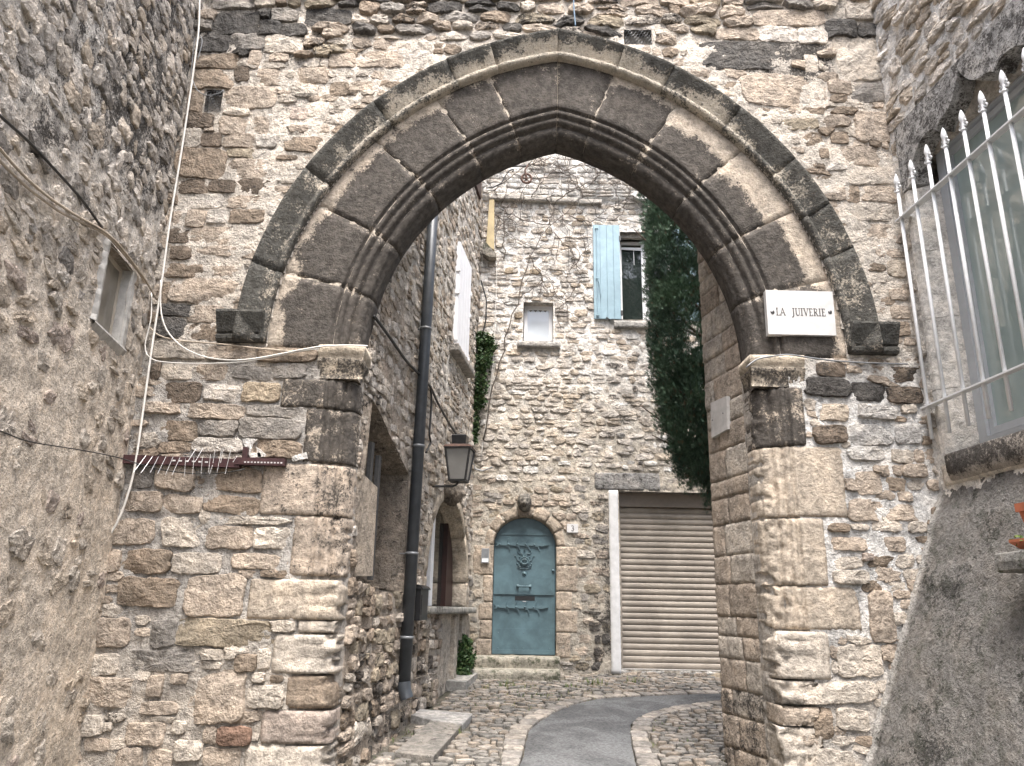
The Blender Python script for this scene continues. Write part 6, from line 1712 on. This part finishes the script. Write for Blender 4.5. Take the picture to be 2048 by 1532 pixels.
def carved_head(name, C0, Nn, Uu, w, h, dep, label, cat, col, mane=0.5):
    """stone head: brow, muzzle, cheeks and a ridged mane on one displaced mass"""
    t = thing(name, label, cat, C0)
    na, nb2 = 30, 22; V = []
    for i in range(nb2 + 1):
        ph = math.pi * i / nb2
        for j in range(na):
            th = 2 * math.pi * j / na
            x, y, z = math.sin(ph) * math.cos(th), math.sin(ph) * math.sin(th), math.cos(ph)   # z: up, y: out of wall
            r = 1.0
            face = max(0, y)
            r += 0.45 * face ** 4 * math.exp(-((z + 0.25) / 0.3) ** 2) * math.exp(-(x / 0.35) ** 2)            # muzzle
            r += 0.16 * face * math.exp(-((z - 0.28) / 0.14) ** 2) * math.exp(-(x / 0.6) ** 2)                # brow
            r -= 0.22 * face * math.exp(-((z - 0.08) / 0.12) ** 2) * (math.exp(-((x - 0.34) / 0.14) ** 2) + math.exp(-((x + 0.34) / 0.14) ** 2))  # eyes
            r -= 0.16 * face ** 3 * math.exp(-((z + 0.42) / 0.06) ** 2) * math.exp(-(x / 0.3) ** 2)           # mouth
            r += 0.14 * math.exp(-((z - 0.72) / 0.2) ** 2) * math.exp(-((abs(x) - 0.55) / 0.2) ** 2)           # ears
            r += mane * 0.16 * (1 - face) * math.sin(th * 9 + ph * 7)
            V.append((x * r, y * r, z * r))
    V = np.array(V); V *= (1 + 0.05 * fbm(V * 5 + C0, 3))[:, None]
    P = np.asarray(C0) + V[:, 0:1] * Uu * w + V[:, 1:2] * Nn * dep + V[:, 2:3] * np.array([0, 0, 1]) * h
    f = [[i * na + j, i * na + (j + 1) % na, (i + 1) * na + (j + 1) % na, (i + 1) * na + j] for i in range(nb2) for j in range(na)]
    mesh_obj('head', P, f, M['ashlar'], t, col, True)
    return t
hc_ = side_pt(906, 982, 0.12)
carved_head('carved_head', hc_, SW.N, SW.U, 0.10, 0.15, 0.12, 'carved stone lion head with ridged mane below the lantern', 'carving', (0.25, 0.21, 0.165, 0.35), 1.3)
h2 = W_back.at(*W_back.uv(1049, 1005, 0.08), 0.08)
carved_head('carved_head', h2, W_back.N, W_back.U, 0.10, 0.125, 0.15, 'weathered grey carved head over the blue door', 'carving', (0.26, 0.235, 0.19, 0.5), 0.15)

# ------------------------------------------------------------------ signs
sgn = thing('name_plaque', 'white marble street plaque reading LA JUIVERIE on the arch', 'sign', W_gate.at(*W_gate.uv(1602, 626), 0.03))
pq = [W_gate.uv(x, y, 0.035) for x, y in ((1531, 580), (1665, 583), (1673, 671), (1537, 668))]
MB().prism(pq[::-1], W_gate, -0.02, 0.035).build('slab', M['marble'], sgn)
def stroke(mb, W, O, ex, ey, pts, w, h0=0.0355, h1=0.0372):
    P = np.array([O + ex * x + ey * y for x, y in pts])
    for a, b in zip(P[:-1], P[1:]):
        t = (b - a) / max(np.linalg.norm(b - a), 1e-9); nn = np.array([-t[1], t[0]]) * w / 2; t = t * w * 0.25
        mb.prism([a - nn - t, b - nn + t, b + nn + t, a + nn - t], W, h0, h1)
GL = {  # thick and thin strokes, serif capitals on a unit box: (points, weight)
    'L': ([[(0.15, 0), (0.15, 1)], 1.0], [[(0.0, 0), (0.62, 0), (0.66, 0.2)], .5], [[(0.0, 1), (0.3, 1)], .5]),
    'A': ([[(0.0, 0), (0.38, 1)], .5], [[(0.38, 1), (0.78, 0)], 1.0], [[(0.15, 0.34), (0.62, 0.34)], .5], [[(-0.1, 0), (0.14, 0)], .5], [[(0.64, 0), (0.92, 0)], .5]),
    'J': ([[(0.35, 1), (0.35, 0.0), (0.25, -0.2), (0.05, -0.25)], 1.0], [[(0.2, 1), (0.5, 1)], .5]),
    'U': ([[(0.12, 1), (0.12, 0.25), (0.25, 0.04), (0.45, 0.0)], 1.0], [[(0.45, 0.0), (0.62, 0.08), (0.7, 0.25), (0.7, 1)], .5], [[(0, 1), (0.28, 1)], .5], [[(0.56, 1), (0.84, 1)], .5]),
    'I': ([[(0.15, 0), (0.15, 1)], 1.0], [[(0.0, 0), (0.3, 0)], .5], [[(0.0, 1), (0.3, 1)], .5]),
    'V': ([[(0.08, 1), (0.42, 0)], 1.0], [[(0.42, 0), (0.76, 1)], .5], [[(-0.06, 1), (0.22, 1)], .5], [[(0.62, 1), (0.88, 1)], .5]),
    'E': ([[(0.15, 0), (0.15, 1)], 1.0], [[(0.0, 0), (0.6, 0), (0.63, 0.18)], .5], [[(0.0, 1), (0.56, 1), (0.58, 0.84)], .5], [[(0.15, 0.52), (0.46, 0.52)], .5]),
    'R': ([[(0.15, 0), (0.15, 1)], 1.0], [[(0.0, 1), (0.4, 1), (0.58, 0.9), (0.6, 0.7), (0.5, 0.54), (0.15, 0.5)], .55], [[(0.34, 0.5), (0.72, 0)], 1.0], [[(0.0, 0), (0.3, 0)], .5], [[(0.62, 0), (0.84, 0)], .5]),
    '3': ([[(0.05, 0.85), (0.2, 0.98), (0.42, 0.98), (0.55, 0.82), (0.5, 0.62), (0.28, 0.52)], .7], [[(0.28, 0.52), (0.52, 0.44), (0.62, 0.26), (0.5, 0.06), (0.25, 0.0), (0.03, 0.1)], .9])}
ADV = {'L': 0.80, 'A': 1.0, 'J': 0.72, 'U': 1.02, 'I': 0.52, 'V': 1.0, 'E': 0.84, 'R': 0.98, ' ': 1.05}
p0, p1 = W_gate.uv(1553, 630, 0.035), W_gate.uv(1651, 632, 0.035)
ex = (p1 - p0); tot = sum(ADV[c] for c in 'LA JUIVERIE') - 0.2
ch = ex / tot; ht = np.linalg.norm(W_gate.uv(1600, 617, 0.035) - W_gate.uv(1600, 631, 0.035)); ey = np.array([-ex[1], ex[0]]) / np.linalg.norm(ex) * ht
pos_ = 0.0
for chx in 'LA JUIVERIE':
    if chx != ' ':
        mb = MB()
        for pts, wgt in GL[chx]: stroke(mb, W_gate, p0 + ch * pos_, ch, ey, pts, 0.0066 * wgt + 0.0010)
        mb.build('letter', M['ink'], sgn)
    pos_ += ADV[chx]
for x, y in ((1545, 624), (1660, 624)):
    q = W_gate.at(*W_gate.uv(x, y, 0.036), 0.035)
    MB().lathe([(0.016, 0), (0.015, 0.004), (0.010, 0.007), (0, 0.008)], q, W_gate.N, 14).build('screw_cap', M['screw'], sgn, True)

s2 = thing('small_plaque', 'small stained marble plaque on the wall behind the right pier', 'sign', W_pass.at(*W_pass.uv(1438, 834), 0.04))
pq = [W_pass.uv(x, y, 0.045) for x, y in ((1421, 806), (1453, 792), (1455, 858), (1423, 876))]
MB().prism(pq, W_pass, 0.0, 0.045).build('slab', M['marble_old'], s2)
for x, y in ((1446, 826), (1425, 840)):
    MB().lathe([(0.008, 0), (0.006, 0.004), (0, 0.006)], W_pass.at(*W_pass.uv(x, y, 0.045), 0.045), W_pass.N, 10).build('screw_cap', M['screw'], s2)

nr_ = W_back.rect(1134, 1048, 1156, 1065, 0.05)
nm = thing('house_number', 'small pale plate with the number 3 beside the blue door', 'sign', W_back.at((nr_[0] + nr_[1]) / 2, nr_[2], 0.04))
MB().wbox(W_back, *nr_, 0.0, 0.055).build('plate', M['marble'], nm)
mb = MB(); hh_ = (nr_[3] - nr_[2]) * 0.62
for pts, wgt in GL['3']: stroke(mb, W_back, np.array([(nr_[0] + nr_[1]) / 2 - hh_ * 0.26, nr_[2] + (nr_[3] - nr_[2]) * 0.19]), np.array([hh_ * 0.8, 0]), np.array([0, hh_]), pts, 0.011 * wgt, 0.0555, 0.0575)
mb.build('digit', M['ink'], nm)
ir = W_back.rect(963, 1097, 978, 1126, 0.05)
ic = thing('intercom', 'grey intercom box on the wall beside the blue door', 'intercom', W_back.at((ir[0] + ir[1]) / 2, ir[2], 0.04))
MB().wbox(W_back, *ir, 0.0, 0.065).build('housing', M['grey_plastic'], ic)
MB().wbox(W_back, ir[0] + 0.008, ir[1] - 0.008, ir[2] + 0.012, ir[2] + 0.06, 0.065, 0.069).build('call_button', M['pvc'], ic)
MB().wbox(W_back, ir[0] + 0.006, ir[1] - 0.006, ir[2] + 0.075, ir[3] - 0.008, 0.065, 0.068).build('speaker_grille', M['zinc_band'], ic)

# ------------------------------------------------------------------ fixtures of the far house
pc = onY(1053, 357, 10.25)
pu = thing('pulley', 'rusty spoked pulley wheel hanging from an iron bracket under the arch', 'pulley', pc)
mb = MB(); rw = 0.075
mb.tube([pc + np.array([rw * math.cos(t), 0, rw * math.sin(t)]) for t in np.linspace(0, 2 * math.pi, 25)], 0.017, 8, cap=False)
mb.build('wheel_rim', M['rust'], pu, True)
for k in range(5):
    a = k * 2 * math.pi / 5 + 0.3
    MB().tube([pc, pc + np.array([rw * math.cos(a), 0, rw * math.sin(a)])], 0.009, 5).build('spoke', M['rust'], pu)
MB().lathe([(0.02, -0.03), (0.022, 0.0), (0.02, 0.03)], pc, (0, 1, 0), 10).build('hub', M['rust'], pu)
arm = [onY(x, y, 10.25) for x, y in ((965, 334), (1000, 334), (1040, 332), (1056, 332))]
MB().tube(arm, 0.014, 6).build('bracket_arm', M['dark_iron'], pu)
MB().tube([onY(1056, 330, 10.25), onY(1050, 340, 10.23), onY(1052, 352, 10.23)], 0.014, 6).build('hanger', M['rust'], pu)
MB().tube(resample([onY(x, y, 10.25) for x, y in ((972, 376), (988, 374), (1003, 366), (1012, 350), (1019, 341), (1027, 338), (1029, 341), (1024, 343))], 24), 0.011, 6).build('scroll_brace', M['dark_iron'], pu, True)
yb = W_back.rect(974, 397, 990, 492, 0.06)
MB().prism([(yb[0], yb[2]), (yb[1], yb[2] - 0.08), (yb[1] - 0.02, yb[3]), (yb[0] + 0.03, yb[3])], W_back, -0.02, 0.10).build('timber_post', M['yellow_wood'], back)
cb = W_back.rect(966, 487, 993, 522, 0.05)
MB().prism([(cb[0], cb[3]), (cb[0], cb[2] + 0.06), (cb[0] + 0.1, cb[2]), (cb[1], cb[2]), (cb[1], cb[2] + 0.05)], W_back, -0.02, 0.20, (0.24, 0.215, 0.17, 0.4)).build('corbel', M['mossy'], back)
dc = W_back.at(*W_back.uv(1281, 394, 0.1), 0.1)
wl = thing('wall_lamp', 'round pale enamel lamp on the wall above the cypress', 'lamp', dc)
MB().lathe([(0.0, -0.06), (0.04, -0.05), (0.10, 0.0), (0.125, 0.03), (0.12, 0.035), (0.09, 0.01), (0.0, -0.03)], dc, (0.1, -0.8, 0.5), 18).build('shade', M['dish'], wl, True)
MB().tube([dc, dc + np.array([0, 0.12, 0.05])], 0.012, 6).build('arm', M['dish'], wl)

# bare vine
vine = thing('climbing_vine', 'leafless climbing vine fanning over the far house wall', 'vine', W_back.at(*W_back.uv(1010, 690), 0.04))
rsv = np.random.RandomState(31)
mains = [[(968, 880), (985, 780), (1010, 690), (1060, 510), (1097, 452), (1130, 430), (1165, 400), (1195, 385), (1235, 368)], [(1097, 452), (1040, 440), (1010, 425), (1000, 400), (985, 380)], [(1097, 452), (1110, 410), (1135, 390), (1133, 340), (1120, 300)],
         [(1097, 455), (1140, 500), (1165, 560)], [(1150, 530), (1190, 480), (1215, 430), (1228, 380), (1235, 310)], [(1010, 520), (1008, 430), (1020, 410), (1075, 405), (1110, 398)], [(1135, 390), (1195, 360), (1215, 330)],
         [(1060, 400), (1100, 350), (1170, 335), (1230, 318)], [(990, 385), (1040, 345), (1090, 322), (1150, 325)], [(1000, 400), (985, 420), (1002, 440), (1012, 470)], [(1165, 400), (1150, 360), (1105, 335), (1060, 320)],
         [(1200, 470), (1240, 430), (1262, 380), (1250, 330)], [(1130, 430), (1180, 445), (1230, 410), (1275, 400)], [(1060, 510), (1085, 560), (1060, 640), (1030, 720), (1005, 790)], [(1165, 560), (1120, 620), (1090, 700), (1060, 760)]]
def mask_b0(q):
    return (sl[0] - 0.03 < q[0] < 3.0 and sl[2] - 0.05 < q[1] < sl[3] + 0.03) or (BR['small'][0] - 0.05 < q[0] < BR['small'][1] + 0.05 and BR['small'][2] - 0.15 < q[1] < BR['small'][3] + 0.03)
def twig(P0, a, L_, r0, depth):
    pts = [np.array(P0)]; st = 0.05
    for k in range(int(L_ / st)):
        a += rsv.normal(0, 0.28); q_ = pts[-1] + st * np.array([math.cos(a), math.sin(a)])
        if mask_b0(q_): break
        pts.append(q_)
    if len(pts) < 3: return
    pts = np.array(pts); n = len(pts)
    tm.tube(W_back.map(pts[:, 0], pts[:, 1], 0.075 + 0.010 * rsv.normal(size=n) + 0.06 * (pts[:, 1] > Z_LEDGE - 0.1)), np.linspace(r0, r0 * 0.4, n), 4, cap=False)
    if depth > 0:
        for k in range(rsv.randint(1, 4)): twig(pts[rsv.randint(n // 3, n)], a + rsv.choice([-1, 1]) * rsv.uniform(0.5, 1.2), L_ * rsv.uniform(0.3, 0.6), r0 * 0.65, depth - 1)
for i, mpts in enumerate(mains):
    q = resample(np.array([W_back.uv(x, y, 0.06) for x, y in mpts]), 26)
    q = q + 0.018 * rsv.normal(size=q.shape)
    ins = [k for k in range(26) if mask_b0(q[k])]
    if ins and ins[0] < 6: q = q[ins[-1] + 1:]
    elif ins: q = q[:ins[0]]
    if len(q) < 4: continue
    q = resample(q, 26)
    r0 = 0.012 if i == 0 else 0.009
    MB().tube(W_back.map(q[:, 0], q[:, 1], np.full(26, 0.085) + 0.06 * (q[:, 1] > Z_LEDGE - 0.1)), np.linspace(r0, 0.004, 26), 5).build('stem', M['vine'], vine, True)
    tm = MB()
    for k in range(9 if i else 4):
        j = rsv.randint(4 if i else 14, 25); dq = q[min(j + 1, 25)] - q[j]
        twig(q[j], math.atan2(dq[1], dq[0]) + rsv.choice([-1, 1]) * rsv.uniform(0.4, 1.3), rsv.uniform(0.25, 0.8), 0.0055, 1)
    o = tm.build('twigs', M['vine'], vine); o['kind'] = 'stuff'

def ivy(name, label, spots, n, size, base, seed):
    t = thing(name, label, 'plant', base); r_ = np.random.RandomState(seed)
    C = np.array([s_[0] for s_ in spots]); S = np.array([s_[1] for s_ in spots])
    def pos(k):
        i = r_.randint(len(C), size=k); d = r_.normal(size=(k, 3)); d /= np.linalg.norm(d, axis=1)[:, None]
        return C[i] + d * (r_.rand(k) ** 0.4)[:, None] * S[i]
    v, f, c = leaf_cloud(n, r_, pos, size, [(0.030, 0.066, 0.020), (0.042, 0.085, 0.028), (0.024, 0.052, 0.018), (0.062, 0.092, 0.032)], 0.8, -0.1)
    o = mesh_obj('leaves', v, f, M['ivy'], t, c, False); o['kind'] = 'stuff'
    mb = MB(); cs = resample(C, 20)
    mb.tube(cs + 0.02 * r_.normal(size=cs.shape), 0.012, 5); mb.build('stem', M['vine'], t)
cor = lambda px, py, Y: onY(px, py, Y)
ivy('ivy', 'green ivy hanging in the corner between the side house and far house', [(cor(962, 680, 10.62), (0.14, 0.1, 0.12)), (cor(975, 690, 10.65), (0.15, 0.08, 0.16)), (cor(964, 720, 10.6), (0.16, 0.1, 0.2)), (cor(958, 765, 10.6), (0.15, 0.1, 0.25)), (cor(955, 800, 10.62), (0.12, 0.08, 0.16))], 2600, 0.045, cor(958, 815, 10.6), 5)
ivy('ivy', 'small ivy tuft on the corner above the lantern', [(cor(950, 845, 10.65), (0.07, 0.06, 0.2)), (cor(948, 870, 10.65), (0.06, 0.06, 0.15))], 500, 0.04, cor(950, 880, 10.65), 6)
ivy('bushy_weed', 'green weedy bush at the foot of the corner left of the doorsteps', [(cor(925, 1290, 10.25), (0.13, 0.1, 0.13)), (cor(928, 1320, 10.2), (0.15, 0.12, 0.18)), (cor(922, 1350, 10.1), (0.15, 0.12, 0.14))], 2400, 0.04, cor(924, 1368, 10.1), 7)

# ------------------------------------------------------------------ cables and the spike rail on the gateway
def cable(name, label, pts, r_, mat, seg=6, n=40, group=None):
    P = np.array(pts); Q = resample(P, n)
    for _ in range(3): Q[1:-1] = (Q[:-2] + 2 * Q[1:-1] + Q[2:]) / 4
    o = MB().tube(Q, r_, seg).build(name, mat, None, True)
    return tag(o, label, 'cable', group)
G_ = lambda L_, h=0.06: [onY(x, y, YA - h) for x, y in L_]
cable('cable', 'long white cable falling down the corner beside the left house', G_([(400, -40), (398, 60), (383, 170), (365, 290), (340, 440), (320, 590), (303, 700), (285, 830), (268, 950), (240, 1040), (212, 1085), (176, 1112)], 0.07), 0.0085, M['cable_white'], 8, 70)
cable('cable', 'white cable looping from the corner to the left impost', G_([(322, 560), (320, 620), (330, 660), (362, 695), (410, 716), (470, 722), (520, 716), (580, 704), (640, 692), (700, 690), (735, 692)], 0.075), 0.006, M['cable_white'])
cable('cable', 'thin white cable hanging lowest across to the left impost', G_([(303, 585), (303, 640), (288, 690), (287, 705), (300, 722), (360, 727), (430, 727), (490, 724), (540, 714), (600, 702), (638, 697)], 0.07), 0.005, M['cable_white'])
cable('cable', 'beige cable stapled level with the hood stop on the left', G_([(300, 655), (312, 670), (350, 681), (430, 687), (520, 697), (590, 703), (625, 701), (640, 694)], 0.065), 0.006, M['cable_beige'])
cable('cable', 'thin grey wire curling beside the grated hole', G_([(395, 120), (405, 85), (404, 70), (393, 68), (388, 85), (382, 150), (392, 180), (412, 193), (432, 190), (448, 180)], 0.06), 0.004, M['zinc_band'])
cable('cable', 'grey cable along the right impost under the name plaque', G_([(1492, 735), (1512, 717), (1575, 708), (1610, 714), (1660, 721), (1720, 725), (1770, 727), (1815, 728)], 0.085), 0.006, M['zinc_band'])
cable('cable', 'thin blue cable end hanging over the arch apex', G_([(1146, -30), (1148, 20), (1151, 52)], 0.16), 0.006, plain('blue_cable', (0.10, 0.17, 0.25), 0.5))
Lp = lambda L_, h: [LW.at(*LW.uv(x, y, h), h) for x, y in L_]
cable('cable', 'beige cable slung along the left house above its window', Lp([(-30, 262), (40, 345), (90, 390), (150, 430), (206, 460), (235, 485), (262, 520), (290, 558)], 0.06) + G_([(305, 585), (314, 600)], 0.05), 0.008, M['cable_beige'])
cable('cable', 'lower beige cable slung along the left house', Lp([(-30, 292), (50, 372), (120, 425), (180, 452), (215, 470), (245, 505), (275, 540)], 0.05) + G_([(296, 575), (303, 600)], 0.05), 0.008, M['cable_beige'])
cable('cable', 'dark cable sloping down the left house to its window', Lp([(-30, 205), (60, 285), (120, 350), (165, 400), (204, 455)], 0.05), 0.008, M['cable_black'])
cable('wire', 'thin black wire running from the left house to the spike rail', Lp([(-30, 852), (15, 866), (40, 880), (90, 889), (150, 898), (200, 907)], 0.06) + G_([(245, 917), (300, 936), (370, 947), (440, 949), (490, 938)], 0.10), 0.004, M['cable_black'])
S_ = lambda L_, h: [side_pt(x, y, h) for x, y in L_]
cable('cable', 'thick black cable draped across the side house to the lantern', S_([(748, 632), (780, 675), (812, 722), (845, 755), (862, 772), (872, 800), (890, 832), (905, 858), (920, 878)], 0.07), 0.014, M['cable_black'])
cable('cable', 'black cable tail hanging below the junction beside the downpipe', S_([(862, 772), (863, 800), (861, 840), (858, 868), (862, 885), (852, 905)], 0.07), 0.012, M['cable_black'])
Bk = lambda L_, h=0.07: [W_back.at(*W_back.uv(x, y, h), h) for x, y in L_]
cable('cable', 'thin white cable down the far house beside the ivy', Bk([(986, 440), (990, 500), (994, 545), (990, 640), (986, 730), (976, 820), (966, 880), (962, 915)]), 0.006, M['cable_white'])
cable('cable', 'black cable along the corner beside the ivy', Bk([(962, 560), (973, 600), (972, 640), (966, 665)], 0.1), 0.012, M['cable_black'])
cable('cable', 'short grey conduit beside the lantern', Bk([(945, 925), (950, 938), (965, 942), (985, 934)], 0.08), 0.011, M['zinc_band'])

rail = thing('spike_rail', 'rusty maroon pigeon rail with thin steel spikes on the left pier', 'spikes', W_gate.at(*W_gate.uv(400, 920), 0.06))
def railbar(P, h0, h1, w):
    Q = np.array([W_gate.uv(x, y, h1) for x, y in P]); lo = Q - np.array([0, w])
    return MB().prism(list(map(tuple, lo)) + list(map(tuple, Q[::-1])), W_gate, h0, h1)
railbar([(247, 909), (330, 912), (390, 915), (480, 918)], 0.02, 0.075, 0.062).build('rail', M['rail'], rail)
railbar([(470, 914), (570, 917)], 0.03, 0.085, 0.052).build('rail', M['rail'], rail)
railbar([(486, 894), (496, 894)], 0.02, 0.07, 0.11).build('rail_bracket', M['rail'], rail)
for k in range(12):
    x, y = 490 + k * 6.6, 924 + 0.15 * k
    q = W_gate.uv(x, y, 0.088)
    MB().wbox(W_gate, q[0] - 0.006, q[0] + 0.006, q[1] - 0.005, q[1] + 0.005, 0.0855, 0.088).build('rail_slot', M['marble'], rail)
for k in range(6):
    q = W_gate.uv(348 + k * 13, 921 + k * 0.6, 0.078)
    MB().wbox(W_gate, q[0] - 0.012, q[0] + 0.010, q[1] - 0.005, q[1] + 0.005, 0.0755, 0.078).build('rail_slot', M['marble'], rail)
sp_l = [((292, 911), (268, 943)), ((305, 913), (282, 946)), ((317, 913), (300, 946)), ((332, 913), (315, 948)), ((346, 914), (331, 949)), ((360, 915), (344, 950)), ((371, 917), (369, 953)), ((388, 914), (385, 950)), ((405, 912), (402, 949)),
        ((421, 908), (417, 945)), ((425, 930), (419, 948)), ((443, 900), (434, 945)), ((463, 893), (450, 948)), ((392, 897), (375, 924)), ((406, 896), (390, 924)), ((430, 900), (426, 926)), ((447, 897), (441, 926)), ((474, 912), (466, 924))]
for a, b in sp_l:
    MB().tube([onY(*a, YA - 0.12), onY(*b, YA - 0.19)], 0.0015, 4).build('spike', M['steel'], rail)
for P_ in ([(483, 878), (495, 876), (515, 878), (505, 888), (500, 905), (520, 905), (522, 913), (500, 915), (492, 900)], [(582, 912), (612, 904), (614, 916), (585, 922)], [(512, 893), (520, 898), (535, 912), (515, 914)]):
    q = [tuple(W_gate.uv(x, y, 0.04)) for x, y in P_]
    MB().prism(q, W_gate, 0.0, 0.035, (0.62, 0.60, 0.57, 0.12)).build('white_filler', M['mortar'], gate)

# grass and weeds between the stones
def tufts(name, label, spots, seed, parent=None):
    r_ = np.random.RandomState(seed); V = []; F = []; C = []
    for (x, y, nbl, spread, hgt) in spots:
        c0 = GR.uv(x, y)
        for k in range(nbl):
            p = GR.at(c0[0] + r_.normal(0, spread), c0[1] + r_.normal(0, spread), -0.01)
            a = r_.uniform(0, 6.28); d = np.array([math.cos(a), math.sin(a), 0]); hh = hgt * r_.uniform(0.5, 1.3); w = 0.004
            s = np.array([-d[1], d[0], 0]) * w
            n0 = len(V)
            V += [p - s, p + s, p + d * hh * 0.3 + np.array([0, 0, hh * 0.7]) + s * 0.6, p + d * hh * 0.3 + np.array([0, 0, hh * 0.7]) - s * 0.6, p + d * hh * 0.7 + np.array([0, 0, hh])]
            F += [[n0, n0 + 1, n0 + 2, n0 + 3], [n0 + 3, n0 + 2, n0 + 4]]
            cc = np.array([(0.07, 0.12, 0.03), (0.11, 0.14, 0.04), (0.14, 0.14, 0.05)][r_.randint(3)]) * r_.uniform(0.8, 1.2)
            C += [cc] * 5
    o = mesh_obj(name, np.array(V), F, M['ivy'], parent, np.array(C), False)
    return tag(o, label, 'grass', None, 'stuff')
rg = np.random.RandomState(2)
tufts('grass', 'sparse grass growing between the cobbles', [(rg.uniform(880, 1240), rg.uniform(1372, 1420), 14, 0.10, 0.035) for _ in range(46)] + [(1015, 1372, 50, 0.05, 0.07), (1190, 1370, 70, 0.07, 0.08), (1270, 1365, 50, 0.07, 0.07), (908, 1468, 90, 0.04, 0.06), (920, 1440, 30, 0.05, 0.05), (1135, 1374, 30, 0.06, 0.05)] +
      [(rg.uniform(760, 860), rg.uniform(1450, 1525), 8, 0.08, 0.03) for _ in range(14)] + [(rg.uniform(1300, 1470), rg.uniform(1430, 1525), 8, 0.08, 0.03) for _ in range(20)], 3)
